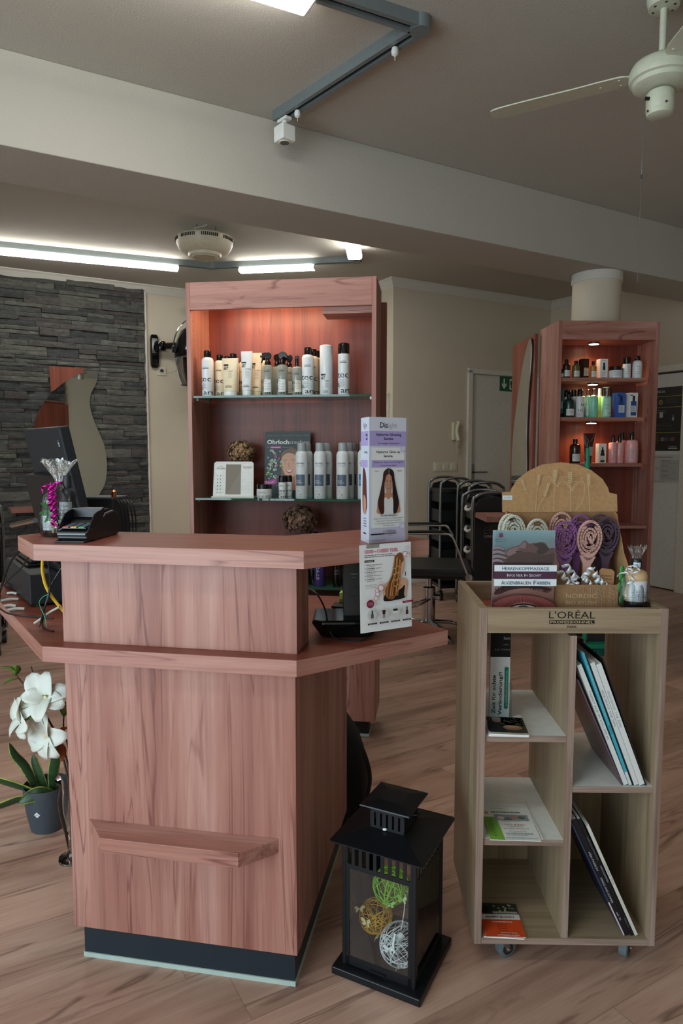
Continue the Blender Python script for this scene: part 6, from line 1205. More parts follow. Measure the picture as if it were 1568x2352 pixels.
def sen(p, w, d):
    p.rect(0, w, 0, d, '#dde2dc'); p.poly([(0, 0), (w*.30, 0), (w*.26, d*.67), (0, d*.67)], '#7cb044'); p.text('Die freundlichen', w*.2, d*.93, .0035, '#5c6464', w=w*.3); p.text('SENIORENHELFER', w*.18, d*.80, .0060, '#202424', w=w*.62, bold=.02); p.poly([(.005, d*.82), (.012, d*.84), (.016, d*.78), (.008, d*.75)], '#d8923c')
    p.rect(w*.22, w*.92, d*.56, d*.74, '#8c9494'); p.ell(w*.35, d*.64, .009, .008, '#c8bcb0'); p.ell(w*.62, d*.66, .008, .008, '#b07c6c'); p.ell(w*.78, d*.65, .010, .007, '#5c6c5c'); p.blob([(w*.4, d*.57), (w*.5, d*.66), (w*.58, d*.57)], '#6c7078')
    p.lines(w*.36, w*.85, d*.52, 1, .005, .0022, '#b86c60'); p.text('1572 €/Jahr', w*.38, d*.41, .0062, '#a83c34', w=w*.42); p.text('+ Pflegegeldleistung', w*.42, d*.365, .0030, '#50585c', w=w*.32); p.text('bei jedem Pflegegrad', w*.34, d*.30, .0042, '#b8504c', w=w*.5); p.text('Wir sind für Sie da!', w*.42, d*.215, .0034, '#40485c', w=w*.34)
    p.text('Tel. 0452 595 866 56', w*.34, d*.155, .0046, '#303c54', w=w*.55); p.rect(w*.34, w*.89, d*.142, d*.147, '#303c54'); p.lines(w*.36, w*.9, d*.105, 1, .004, .002, '#6c7478'); p.text('www.seniorenhelfer-zentrum.de', w*.32, d*.022, .0046, '#303c54', w=w*.62)
    for i in range(7): p.lines(w*.04, w*.2, d*(.6-.085*i), 1, .005, .0025, '#50803c', i); p.ell(w*.12, d*(.57-.085*i), .0022, .0022, '#4c7c38')
sheet('flyer', 'green and white senior care flyer on top of its pile, lower left shelf', CT.at(.034, -.004, z2+.003), rz-2, .122, .155, .0015, sen)
sheet('flyer', 'lower flyer of the senior care pile, only its right edge showing', CT.at(.040, .004, z2), rz+1, .125, .165, .0028, lambda p, w, d: p.line([(w*.96, 0), (w*.97, d)], .0006, '#98a4b8'))
def hap(p, w, d):
    p.rect(0, w, 0, d, '#cfd2cf'); p.rect(0, w, 0, d*.50, '#c8481c'); p.rect(0, w, d*.66, d, '#33362c'); p.ell(w*.15, d*.8, .012, .014, '#14161a'); p.rect(w*.3, w*.32, d*.66, d, '#1c1e20'); rr = random.Random(3)
    for i in range(16): p.ell(w*(.38+.58*rr.random()), d*(.69+.28*rr.random()), .003, .003, rr.choice(['#a4a09c', '#6c7c4c', '#8c9490', '#b0a890', '#4c5c34']), layer=False)
    p.rect(w*.33, w*.97, d*.68, d*.74, '#a49c90'); p.text('HAPPY BUDDY', w*.12, d*.545, .0056, '#7c2c2c', w=w*.75, bold=.02); p.text('HUNDESERVICE', w*.25, d*.405, .0048, '#e4ccbc', w=w*.52, bold=.02); p.lines(w*.35, w*.68, d*.34, 4, .0075, .002, '#8c3014'); p.text('GEMEINSAM RAUS,', w*.38, d*.085, .0035, '#e4ccbc', w=w*.42, bold=.02); p.text('STATT EINSAM ZU HAUS!', w*.33, d*.025, .0032, '#e4ccbc', w=w*.52, bold=.02)
sheet('flyer', 'orange dog service flyer on top of its pile, cart bottom left', CT.at(.029, -.002, z0+.003), rz-1, .098, .125, .001, hap)
sheet('flyer', 'second orange flyer showing at the left edge of the dog service pile', CT.at(.0245, .001, z0), rz-4, .098, .120, .0028, hap)
# leaning magazines in the right-hand compartments
def lean_mag(label, xb, zb, xt, zt, th, depth, mat, spine, txts, name='book', y0=.012):
    """a book standing on its long edge, leaning left: its spine (towards the viewer) runs from (xb,zb) up to (xt,zt)"""
    dx, dz = xt-xb, zt-zb; Ln = math.hypot(dx, dz); a = math.atan2(dx, dz)
    o = thing(name, label, 'magazine', CT.at(xb, y0, zb), rz); o.rotation_euler = (0, a, math.radians(rz))
    G().box(.0012, th-.0012, .001, depth, .002, Ln-.002).to('page_block', M['paper_white'], o); g = G(); g.box(0, .0012, 0, depth+.001, 0, Ln); g.box(th-.0012, th, 0, depth+.001, 0, Ln); g.box(0, th, 0, .0012, 0, Ln); cv = g.to('cover', M[mat], o)
    p = Print(); 
    for (f0, f1, c_) in spine: p.rect(.0003, th-.0003, Ln*f0, Ln*f1, c_)
    for (f, s_, c_, wf) in txts: p.text(s_, th*.28, Ln*f, min(th*.45, .0045), c_, w=Ln*wf, rot=-90)
    p.build('spine_print', cv); return o
plain('cover_white', '#cdd2cf', .35); plain('cover_cyan', '#3ea0b4', .3); plain('cover_black', '#111319', .25); plain('cover_violet', '#8c7a9c', .25); plain('cover_navy', '#1a2340', .3); plain('cover_brown', '#4c3430', .3)
zs = .4735
lean_mag('glossy brown fashion magazine, leftmost of the upper leaning row', .352, zs, .236, .735, .004, .21, 'cover_brown', ((0, 1, '#5c4c5c'),), ())
lean_mag('white-spined style album leaning in the upper right compartment', .357, zs, .235, .770, .0115, .225, 'cover_white', ((0, 1, '#cfd3d0'),), ((.78, 'FAMILY ALBUM VOLUME 42', '#5c6468', .40),))
lean_mag('turquoise-spined hairdressing magazine in the upper leaning row', .3695, zs, .2445, .800, .0075, .225, 'cover_cyan', ((.1, 1, '#3ea0b4'), (0, .1, '#c8d0d0')), ((.9, 'INTERNATIONAL COLLECTION', '#8cc8d4', .38), (.45, 'KIDS', '#16405c', .06)))
lean_mag('slim black magazine beside the turquoise spine, upper row', .3778, zs, .2530, .795, .0035, .22, 'cover_black', ((0, 1, '#14181c'),), ())
lean_mag('white sequence album right of the turquoise spine, the left of two', .3822, zs, .2660, .775, .0115, .22, 'cover_white', ((0, 1, '#cdd2d0'),), ((.78, 'SEQUENCE THE 2092', '#70787c', .30),))
lean_mag('white sequence album resting under the black one, the right of two', .3945, zs, .2800, .772, .0135, .22, 'cover_white', ((0, 1, '#d2d6d2'),), ((.78, 'SEQUENCE THE 2092', '#70787c', .30),))
lean_mag('black photo magazine, rightmost of the upper leaning row', .4090, zs, .2950, .785, .003, .21, 'cover_black', ((0, 1, '#1c1a1c'),), ())
zs = .0862
lean_mag('colourful blue-edged magazine, leftmost of the lower leaning row', .3700, zs, .2330, .375, .004, .21, 'cover_navy', ((0, .3, '#c8b8c4'), (.3, 1, '#2c3a5c')), ())
lean_mag('thick black hair magazine numbered 76 in the lower compartment', .3745, zs, .2345, .383, .0125, .22, 'cover_black', ((0, 1, '#101218'),), ((.72, 'MEN PASSION', '#b8bcc0', .16), (.50, 'SPRING AND SUMMER', '#b8bcc0', .22), (.2, 'vol. 76', '#c8ccd0', .07)))
lean_mag('navy-edged black magazine beside the one numbered 76', .3885, zs, .2480, .385, .0085, .22, 'cover_navy', ((0, 1, '#0e1016'),), ((.85, 'HAIR ILLUSTRATED', '#6c7078', .2), (.6, 'HAIR & ILLUSTRATED', '#a8acb0', .14), (.15, 'Edition 42', '#6c7078', .08)))
lean_mag('cream-white magazine leaning rightmost in the lower compartment', .3985, zs, .2700, .368, .0080, .22, 'cover_white', ((0, 1, '#c9c7bb'),), ((.66, 'CASTING', '#6c6858', .12), (.52, 'Paris', '#8c8878', .05)))

# ------------------------------------------------------------ black lantern with string balls
la = thing('lantern', 'black metal lantern with glass panes standing between counter and cart', 'lantern', (.131, 1.6235, 0), -27.3)
def fr4(g, a, z0, z1, t): 
    for x0, x1, y0_, y1_ in ((-a, a, -a, -a+t), (-a, a, a-t, a), (-a, -a+t, -a, a), (a-t, a, -a, a)): g.box(x0, x1, y0_, y1_, z0, z1)
G().box(-.116, .116, -.116, .116, 0, .020).to('base', M['black_metal'], la, bevel=.003)
A = .096; g = G()
for sx in (-1, 1):
    for sy in (-1, 1): g.box(min(sx*A, sx*(A-.010)), max(sx*A, sx*(A-.010)), min(sy*A, sy*(A-.010)), max(sy*A, sy*(A-.010)), .020, .342)
g.to('corner_posts', M['black_metal'], la, bevel=.0015)
for k in range(4):
    m_ = Matrix.Rotation(PI/2*k, 4, 'Z'); g = G(); g.M = m_; y = -A+.001
    g.box(-A+.010, -A+.019, y, y+.003, .024, .272); g.box(A-.019, A-.010, y, y+.003, .024, .272); g.box(-A+.010, A-.010, y, y+.003, .024, .045); g.box(-A+.010, A-.010, y, y+.003, .272, .284); g.box(-A+.010, A-.010, y, y+.003, .327, .342)
    xs = [-A+.010+(2*A-.020)*i/9 for i in range(10)]
    for i in range(10): g.box(xs[i]-.0042, xs[i]+.0042, y, y+.003, .284, .327)
    sf = g.to('side_frame', M['black_metal'], la)
    g = G(); g.M = m_; g.box(-A+.019, A-.019, y+.0008, y+.002, .045, .272); g.to('pane', M['lantern_glass'], sf)
g = G(); g.prism([(-.120, -.114), (-.114, -.120), (.114, -.120), (.120, -.114), (.120, .114), (.114, .120), (-.114, .120), (-.120, .114)], .342, .345)
g.loft([[(-.117, -.117, .345), (.117, -.117, .345), (.117, .117, .345), (-.117, .117, .345)], [(-.046, -.046, .362), (.046, -.046, .362), (.046, .046, .362), (-.046, .046, .362)]], True, False); g.to('roof', M['black_metal'], la)
for k in range(4):
    m_ = Matrix.Rotation(PI/2*k, 4, 'Z'); g = G(); g.M = m_; y = -.045; g.box(-.045, .045, y, y+.002, .356, .368); g.box(-.045, .045, y, y+.002, .402, .420)
    for i in range(6): x = -.0395+.0158*i; g.box(x-.0052, x+.0052, y, y+.002, .368, .402)
    g.to('chimney_side', M['black_metal'], la)
g = G(); g.loft([[(-.065, -.065, .420), (.065, -.065, .420), (.065, .065, .420), (-.065, .065, .420)], [(-.064, -.064, .423), (.064, -.064, .423), (.064, .064, .423), (-.064, .064, .423)], [(-.03, -.03, .430), (.03, -.03, .430), (.03, .03, .430), (-.03, .03, .430)]], True, False); g.to('chimney_roof', M['black_metal'], la)
g = G(); g.tube([(-.048, .0, .392), (-.058, .0, .395), (-.050, .055, .368), (.050, .055, .368), (.058, 0, .395), (.048, 0, .392)], .0016, 6); g.to('carrying_handle', M['black_metal'], la)
g = G(); g.box(-.02, .02, -A-.004, -A+.001, .028, .032); g.to('door_catch', M['black_metal'], la)
def string_ball(label, loc, R_, mat, seed, group='string balls in the lantern'):
    o = thing('string_ball', label, 'ornament', loc, 0, group); r = random.Random(seed); g = G()
    for i in range(26):
        n_ = Vector((r.gauss(0, 1), r.gauss(0, 1), r.gauss(0, 1))).normalized(); u_ = n_.orthogonal().normalized(); w_ = n_.cross(u_); a0 = r.uniform(0, 6); k_ = r.uniform(.0, .55); rr_ = math.sqrt(1-k_*k_); Rj = R_*r.uniform(.97, 1.01)
        g.tube([tuple((u_*math.cos(a0+2*PI*j/26)+w_*math.sin(a0+2*PI*j/26))*Rj*rr_+n_*Rj*k_) for j in range(26)], .0008, 4, closed=True)
    g.to('string_shell', M[mat], o); return o, r
def butterfly(o, c, s_, mat, rotz=0, tilt=20):
    m_ = Matrix.Translation(c) @ Matrix.Rotation(math.radians(rotz), 4, 'Z') @ Matrix.Rotation(math.radians(tilt), 4, 'X'); g = G(); g.M = m_
    for sx in (-1, 1):
        g.add([(0, 0, 0)]+[(sx*x*s_, -.3*x*s_, z_*s_) for x, z_ in smooth([(.1, .1), (.5, .75), (1.0, .8), (.95, .3), (.6, 0), (.8, -.35), (.5, -.7), (.15, -.3)], 3)], [tuple([0]+list(range(1, 25)))])
    g.to('butterfly', M[mat], o, solid=.0006)
LB = lambda x, y, z_: (.133+x*math.cos(math.radians(-27.3))-y*math.sin(math.radians(-27.3)), 1.6235+x*math.sin(math.radians(-27.3))+y*math.cos(math.radians(-27.3)), z_)
plain('pale_lime', '#a8d878', .6); plain('pale_yellow', '#d8cc88', .6)
b1, r = string_ball('amber yellow string ball lying at left inside the lantern', LB(-.044, -.016, .110), .042, 'string_amber', 1); b2, r = string_ball('lime green string ball resting on top of the other two in the lantern', LB(-.014, .010, .186), .046, 'string_lime', 2); b3, r = string_ball('white string ball at lower right inside the lantern', LB(.030, -.034, .072), .050, 'string_white', 3)
G_ = [(b1, 'pale_yellow', ((-.025, -.034, .008), (-.042, -.015, .030), (.0, -.034, -.030))), (b2, 'pale_lime', ((.026, -.038, -.012), (-.006, -.038, -.026), (.035, -.028, .004))), (b3, 'string_white', ((-.03, -.034, .012), (.0, -.044, -.02), (-.012, -.036, -.036), (.03, -.036, .0)))]
for o, mt, cs in G_:
    for k, c_ in enumerate(cs):
        butterfly(o, c_, .013, mt, k*40-30, 10*k); g = G(); g.ball((c_[0]*1.08, c_[1]*1.12, c_[2]), .0022, 8, 6); g.to('pearl', M['pearl'], o)
g = G(); curl(g, (.0, -.03, .045), (-.010, -.035, -.01+.05), .008, 1.2, 0, .006); g.tube(smooth([(-.015, -.03, .05), (-.02, -.04, .03), (-.018, -.045, .012)], 4, False), .003, 5, flat=.3); g.tube(smooth([(0, -.02, .05), (.008, -.01, .09), (.012, 0, .13)], 4, False), .003, 5, flat=.3); g.to('organza_ribbon', M['string_white'], b3)
# paper butterflies hanging on the lantern's right side, and the little stone on its chimney
hb = thing('hanging_butterfly', 'pale butterfly with lime drop hanging inside the right lantern pane', 'ornament', LB(.084, .030, .225), -27.3+90)
butterfly(hb, (0, 0, 0), .020, 'string_white', 0, 0); g = G(); g.tube([(0, 0, .1), (0, 0, 0), (.0, 0, -.03)], .0006, 5); g.to('thread', M['string_amber'], hb); g = G(); g.tube([(0, 0, -.03), (0, 0, -.065)], .0022, 6, flat=.4); g.to('lime_drop', M['string_lime'], hb)
yb = thing('yellow_paper_bow', 'yellow paper wing tip standing beside the white string ball', 'ornament', LB(.062, -.040, .088), 20)
g = G(); g.M = Matrix.Rotation(.35, 4, 'Y'); g.prismY(smooth([(-.004, 0), (.006, .004), (.010, .028), (.004, .044), (-.006, .03)], 4), 0, .002); g.to('wing', M['string_amber'], yb)
g = G(); g.ball((0, 0, .003), (.006, .004, .003), 12, 6); tag(g.to('pebble', M['pearl'], None, LB(-.006, -.049, .3632)), 'small pale pebble on the lantern roof under the chimney slots', 'pebble')
# ------------------------------------------------------------ track lighting and ceiling fittings
def bar_along(g, p0, p1, w, h, z0):
    a, b = Vector(p0), Vector(p1); d = (b-a); L = d.length; m_ = g.M.copy(); g.M = Matrix.Translation((a.x, a.y, z0)) @ Matrix.Rotation(math.atan2(d.y, d.x), 4, 'Z'); g.box(0, L, -w/2, w/2, 0, h); g.M = m_
def track(label, pts, name='light_track', bites=()):
    o = thing(name, label, 'light track', (pts[0][0], pts[0][1], CEIL-.045)); k = Matrix.Translation((-pts[0][0], -pts[0][1], 0))
    for a, b in zip(pts, pts[1:]):
        g = G(); g.M = Matrix.Translation((-pts[0][0], -pts[0][1], 0)); A_, B_ = Vector((*a, 0)), Vector((*b, 0)); m_ = Matrix.Translation((A_.x-pts[0][0], A_.y-pts[0][1], 0)) @ Matrix.Rotation(math.atan2(B_.y-A_.y, B_.x-A_.x), 4, 'Z'); L = (B_-A_).length
        g.M = m_; g.box(0, L, -.03, -.012, 0, .045); g.box(0, L, .012, .03, 0, .045); g.box(0, L, -.012, .012, .03, .045); r_ = g.to('rail', M['track_metal'], o)
        g = G(); g.M = m_; g.box(0.01, L-.01, -.0118, .0118, .012, .030); g.to('conductor_slot', M['black_plastic'], r_)
    for i in range(1, len(pts)-1): g = G(); g.M = Matrix.Translation((pts[i][0]-pts[0][0], pts[i][1]-pts[0][1], 0)); g.lathe([(.040, -.002), (.040, .045)], n=16); g.to('corner_joint', M['track_metal'], o)
    return o
def linear(label, p0, p1, w, z=CEIL-.047, h=.042, n_=0):
    a, b = Vector((*p0, 0)), Vector((*p1, 0)); L = (b-a).length; o = thing('linear_lamp', label, 'lamp', (a.x, a.y, z), math.degrees(math.atan2(b.y-a.y, b.x-a.x)))
    G().box(.0, L, -w*.28, w*.28, -.014, 0).to('housing', M['off_white_paint'], o, bevel=.002); g = G()
    sec = [(-w/2, -.016), (-w*.46, -h*.9), (-w*.36, -h), (w*.36, -h), (w*.46, -h*.9), (w/2, -.016)]; g.prismX(sec, .006, L-.006); g.to('diffuser', M['lamp_diffuser'], o)
    for x in (0, L-.006): g = G(); g.prismX(sec, x, x+.006); g.to('end_cap', M['off_white_paint'], o)
    for x in (L*.2, L*.8): G().box(x-.03, x+.03, -.011, .011, -.001, .004).to('track_adapter', M['black_plastic'], o)
    return o
track('grey angled light track on the ceiling nearest the viewer', [(-.95, 2.045), (.291, 2.667), (-.300, 3.370)])
linear('bright linear lamp cut by the top edge of the picture', (-.105, 2.467), (-1.10, 1.968), .115)
track('grey light track running past the round vent beyond the beam', [(-2.9, 5.25), (-1.106, 5.955), (.125, 5.76), (.03, 4.45)])
linear('long linear lamp in front of the stone wall', (-2.75, 5.31), (-1.36, 5.855), .085); linear('short linear lamp above the display case', (-.86, 5.915), (-.22, 5.815), .085)
linear('linear lamp pointing towards the viewer right of the short one', (.105, 5.52), (.045, 4.70), .115)
track('added grey light track out of view above the viewer, holding the extra lamp', [(1.9, -.9), (.2, .35), (-1.6, .1)])
linear('added linear lamp out of view above the viewer, brightening floor and counter', (-.35, .27), (-1.5, .12), .115)  # extra unseen lamp, added to lift the floor and counter front
track('stub of grey light track at the right edge by the beam', [(2.33, 4.80), (2.95, 4.62)])
sk_ = thing('track_socket', 'white cube socket adapter hanging from the end of the near light track', 'socket', (-.265, 3.325, CEIL-.045-.01), -50)
G().box(-.035, .035, -.018, .018, -.006, .008).to('adapter', M['white_plastic'], sk_, bevel=.003); g = G(); g.tube([(0, 0, -.004), (0, 0, -.03)], .012, 12); g.to('neck', M['white_plastic'], sk_)
G().box(-.038, .038, -.036, .036, -.098, -.028).to('cube_body', M['white_plastic'], sk_, bevel=.005); g = G(); g.lathe([(.026, -.102), (.028, -.098)], n=24); g.to('socket_rim', M['cream_plastic'], sk_); g = G(); g.lathe([(.021, -.1035), (.021, -.100)], n=20); g.to('socket_well', M['gunmetal'], sk_)
for x, y, lb in ((-.20, 3.250, 'small white ceiling-track hook beside the cube socket'), (.205, 2.765, 'small white ceiling-track hook near the track corner')):
    g = G(); g.lathe([(.004, -.035), (.013, -.028), (.015, -.016), (.012, -.004), (.006, 0)], n=16); g.tube([(0, 0, -.03), (0, 0, -.05)], .0015, 6); tag(g.to('track_hook', M['white_plastic'], None, (x, y, CEIL-.045)), lb, 'hook')
dv = thing('air_purifier', 'round cream slotted air cleaner hanging under the ceiling beyond the beam', 'air cleaner', (-.975, 5.02, 2.66))
g = G(); g.lathe([(.10, 0), (.112, .004), (.118, .022), (.165, .034), (.188, .066), (.203, .10), (.205, .125), (.196, .135), (.12, .137)], n=56); g.to('housing', M['cream_plastic'], dv)
g = G(); g.lathe([(.094, -.003), (.096, .004)], n=40)
for i in range(-6, 7): x = i*.0135; L = math.sqrt(max(0, .088**2-x*x)); g.box(x-.003, x+.003, -L, L, -.006, -.002)
g.to('grille', M['cream_plastic'], dv)
for k in range(8):
    g = G()
    for i in range(9): a = 2*PI*(k+.12+.085*i)/8; r0, r1 = .1985, .2055; g.M = Matrix.Rotation(a, 4, 'Z'); g.box(.194, .2068, -.0032, .0032, .098, .120)
    g.to('vent_slots', M['dark_grey_plastic'], dv)
for a in (0, 120, 240): g = G(); g.M = Matrix.Rotation(math.radians(a), 4, 'Z'); g.tube([(.08, 0, .135), (.08, 0, .209)], .005, 8); g.to('hanger', M['brushed_steel'], dv)
g = G(); g.tube(smooth([(-.03, -.14, .13), (-.05, -.1, .17), (.02, -.12, .18), (.03, -.08, .205)], 5, False), .004, 7); g.to('supply_cord', M['off_white_paint'], dv)
# ceiling fan
fx, fy = 1.112, 2.50
fn = thing('ceiling_fan', 'pale green-cream ceiling fan with three blades and pull chain', 'ceiling fan', (fx, fy, CEIL)); Zf = lambda z: z-CEIL
g = G(); g.lathe([(.020, Zf(2.80)), (.050, Zf(2.805)), (.056, Zf(2.83)), (.056, CEIL-CEIL)], n=36); g.to('canopy', M['fan_enamel'], fn)
g = G()
for k in range(6): a = k*PI/3+.3; g.cyl((.036*math.cos(a), .036*math.sin(a), Zf(2.806)), (.036*math.cos(a), .036*math.sin(a), Zf(2.802)), .005, n=8)
g.to('canopy_screws', M['gunmetal'], fn)
g = G(); g.lathe([(.0115, Zf(2.64)), (.0115, Zf(2.82))], n=18); g.to('down_rod', M['fan_enamel'], fn)
g = G(); g.lathe([(.03, Zf(2.535)), (.075, Zf(2.538)), (.092, Zf(2.548)), (.094, Zf(2.562)), (.103, Zf(2.566)), (.106, Zf(2.578)), (.104, Zf(2.60)), (.095, Zf(2.618)), (.07, Zf(2.632)), (.03, Zf(2.645)), (.018, Zf(2.66))], n=56); g.to('motor_housing', M['fan_enamel'], fn)
g = G(); g.lathe([(.012, Zf(2.525)), (.012, Zf(2.54))], n=14); g.to('shaft_collar', M['black_plastic'], fn)
g = G(); g.lathe([(.03, Zf(2.445)), (.042, Zf(2.450)), (.046, Zf(2.465)), (.0455, Zf(2.468)), (.0465, Zf(2.470)), (.0465, Zf(2.520)), (.041, Zf(2.528)), (.01, Zf(2.53))], n=40); sh = g.to('switch_housing', M['fan_enamel'], fn)
g = G(); g.cyl((.0, -.0455, Zf(2.475)), (.0, -.049, Zf(2.475)), .004, n=8); g.cyl((-.046, -.01, Zf(2.46)), (-.049, -.01, Zf(2.46)), .004, n=8); g.to('housing_screws', M['gunmetal'], sh)
g = G(); g.cyl((-.044, -.012, Zf(2.500)), (-.058, -.014, Zf(2.500)), .006, n=12); g.to('chain_outlet', M['black_plastic'], sh)
g = G(); g.tube([(-.060, -.014, Zf(2.502)), (-.062, -.015, Zf(2.49)), (-.062, -.015, Zf(2.235))], .0011, 6); pc_ = g.to('pull_cord', M['brushed_steel'], fn)
g = G(); g.cyl((-.062, -.015, Zf(2.245)), (-.062, -.015, Zf(2.232)), .003, n=8); g.to('cord_joint', M['gunmetal'], pc_)
g = G()
for i in range(96): g.ball((-.062, -.015, Zf(2.230-.0037*i)), .0015, 6, 4)
bc = g.to('bead_chain', M['brushed_steel'], fn); bc['kind'] = 'stuff'
for a in (149.5, 29.5, 269.5):
    m_ = Matrix.Rotation(math.radians(a), 4, 'Z') @ Matrix.Translation((0, 0, Zf(2.595))) @ Matrix.Rotation(math.radians(-5), 4, 'X')
    g = G(); g.M = m_; g.prism(smooth([(.115, -.040), (.30, -.047), (.50, -.052), (.585, -.046), (.605, -.02), (.605, .02), (.585, .046), (.50, .052), (.30, .047), (.115, .040)], 4), -.0022, .0022); bl_ = g.to('blade', M['fan_enamel'], fn)
    g = G(); g.M = m_; g.prism(smooth([(.06, -.018), (.10, -.022), (.13, -.036), (.165, -.030), (.175, 0), (.165, .030), (.13, .036), (.10, .022), (.06, .018)], 4), .0022, .0062); g.to('blade_iron', M['fan_enamel'], bl_)
    g = G(); g.M = m_
    for x, y in ((.135, -.022), (.135, .022), (.20, 0)): g.ball((x, y, -.0025), (.005, .005, .002), 10, 6)
    g.to('rivets', M['off_white_paint'], bl_)
# ------------------------------------------------------------ salon furniture further back
sc2 = thing('salon_chair', 'black salon chair with chrome armrests behind the display cart', 'chair', (.615, 4.74, 0), -6.5)
g = G(); g.box(-.24, .29, -.25, .25, .43, .505); g.to('seat', M['black_leather'], sc2, bevel=.022)
g = G(); g.M = Matrix.Translation((-.27, 0, .50)) @ Matrix.Rotation(math.radians(-8), 4, 'Y'); g.box(-.04, .03, -.22, .22, .02, .36); g.to('backrest', M['black_leather'], sc2, bevel=.02)
for sy in (-1, 1):
    y = .262*sy; g = G(); g.tube(smooth([(.255, y, .45), (.225, y, .52), (.16, y, .69), (.13, y, .73), (.09, y, .738), (-.20, y, .738), (-.25, y, .72), (-.27, y, .6)], 5, False), .0085, 10); ar = g.to('armrest_frame', M['chrome'], sc2)
    g = G(); g.tube([(.09, y, .747), (.08, y, .75), (-.17, y, .75), (-.19, y, .747)], [.009, .014, .014, .009], 12, flat=.8); g.to('arm_pad', M['black_leather'], ar)
    g = G(); g.cyl((.255, y-.012*sy, .452), (.255, y+.014*sy, .452), .024, n=20); g.to('hinge_knob', M['chrome'], ar)
g = G(); g.lathe([(.022, .30), (.022, .44)], n=20); g.to('piston', M['chrome'], sc2); g = G(); g.lathe([(.044, .05), (.046, .07), (.046, .33), (.040, .335)], n=28); g.to('column', M['chrome'], sc2)
for k in range(5):
    a = math.radians(-62+72*k); c_, s2 = math.cos(a), math.sin(a); g = G(); g.tube([(.03*c_, .03*s2, .085), (.15*c_, .15*s2, .078), (.27*c_, .27*s2, .04), (.30*c_, .30*s2, .024)], [.022, .018, .014, .014], 10, flat=.7); lg = g.to('base_leg', M['chrome'], sc2)
    g = G(); g.lathe([(.020, 0), (.021, .022), (.012, .03)], (.30*c_, .30*s2, 0), 14); g.to('glide', M['brushed_steel'], lg)
g = G(); g.tube(smooth([(.03, .02, .26), (-.08, -.10, .24), (-.26, -.16, .21)], 5, False), .007, 8); g.tube(smooth([(.03, -.02, .26), (-.08, -.16, .23), (-.26, -.24, .20)], 5, False), .007, 8); g.to('footrest_bars', M['chrome'], sc2)
g = G(); g.lathe([(.016, 0), (.026, .01), (.026, .03), (.016, .04)], (0.062, -.02, .245), 16); g.to('lever_knob', M['chrome'], sc2)
def trolley(label, loc, rz_, w, d, h, panel, letter=False):
    o = thing('salon_trolley', label, 'trolley', loc, rz_)
    for sy in (0, 1):
        y = -d/2 if sy == 0 else d/2
        g = G(); g.tube(smooth([(-w/2, y, .10), (-w/2, y, h*.5), (-w/2, y, h-.09), (-w*.43, y, h-.03), (-w*.2, y, h), (w*.2, y, h), (w*.43, y, h-.03), (w/2, y, h-.09), (w/2, y, h*.5), (w/2, y, .10)], 5, False), .0115, 10); ar = g.to('tube_frame', M['grey_tube'], o)
        if panel or sy: g = G(); g.prismY(smooth([(-w*.46, .12), (-w*.46, h*.5), (-w*.46, h-.12), (-w*.36, h-.05), (0, h-.025), (w*.36, h-.05), (w*.46, h-.12), (w*.46, h*.5), (w*.46, .12)], 1), y-.006, y+.006); g.to('side_panel', M['black_plastic'], o)
    for i in range(5):
        z_ = .16+i*(h-.30)/4.4; g = G(); g.box(-w*.44, w*.44, -d/2+.012, d/2-.012, z_, z_+.008); g.box(-w*.44, w*.44, -d/2+.012, -d/2+.018, z_, z_+.105); g.box(-w*.44, w*.44, d/2-.018, d/2-.012, z_, z_+.105); g.box(-w*.44, -w*.42, -d/2+.012, d/2-.012, z_, z_+.105); g.box(w*.42, w*.44, -d/2+.012, d/2-.012, z_, z_+.105)
        t_ = g.to('tray', M['dark_grey_plastic'], o, bevel=.003)
        if letter: g = G(); g.tube(smooth([(-w*.45, -.08, z_+.09), (-w*.5, -.05, z_+.07), (-w*.5, .05, z_+.07), (-w*.45, .08, z_+.09)], 4, False), .012, 8); g.to('tray_grip', M['white_laminate'], t_)
    G().box(-w*.46, w*.46, -d/2, d/2, h-.125, h-.09).to('top_tray', M['black_plastic'], o, bevel=.006); G().box(-w*.48, w*.48, -d/2, d/2, .10, .13).to('base_frame', M['black_plastic'], o, bevel=.006)
    for sx in (-1, 1):
        for sy in (-1, 1):
            x, y = sx*w*.46, sy*d*.46; g = G(); g.box(x-.008, x+.008, y-.010, y+.010, .06, .10); cs = g.to('castor', M['grey_tube'], o); g = G(); g.cyl((x-.014, y, .042), (x+.014, y, .042), .042, n=24); wl = g.to('wheel', M['black_plastic'], cs); g = G(); g.cyl((x-.016, y, .042), (x+.016, y, .042), .026, n=20); g.to('wheel_hub', M['grey_tube'], wl)
    if letter: p = Print(); p.text("L'ORÉAL", 0, .69, .030, '#9a9c9c', 'c', w=.20); p.rect(-.10, .10, .662, .68, '#8c8e8e'); p.text('PROFESSIONNEL', 0, .665, .012, '#141618', 'c', w=.185); p.build('lettering', o, (.02, -d/2-.0065, 0))
    return o
trolley('black salon trolley with open trays standing against the wall below the switches', (.955, 5.98, 0), 12, .29, .30, 1.05, False)
trolley('black salon trolley in the middle of the three by the far door', (1.14, 5.60, 0), 6, .29, .32, 1.03, False)
trolley('black salon trolley with white lettering nearest the column cabinet', (1.095, 5.04, 0), 4, .33, .30, .985, True, True)
trolley('black trolley glimpsed at the left edge before the stone wall', (-2.36, 4.30, 0), 20, .34, .34, .955, True)
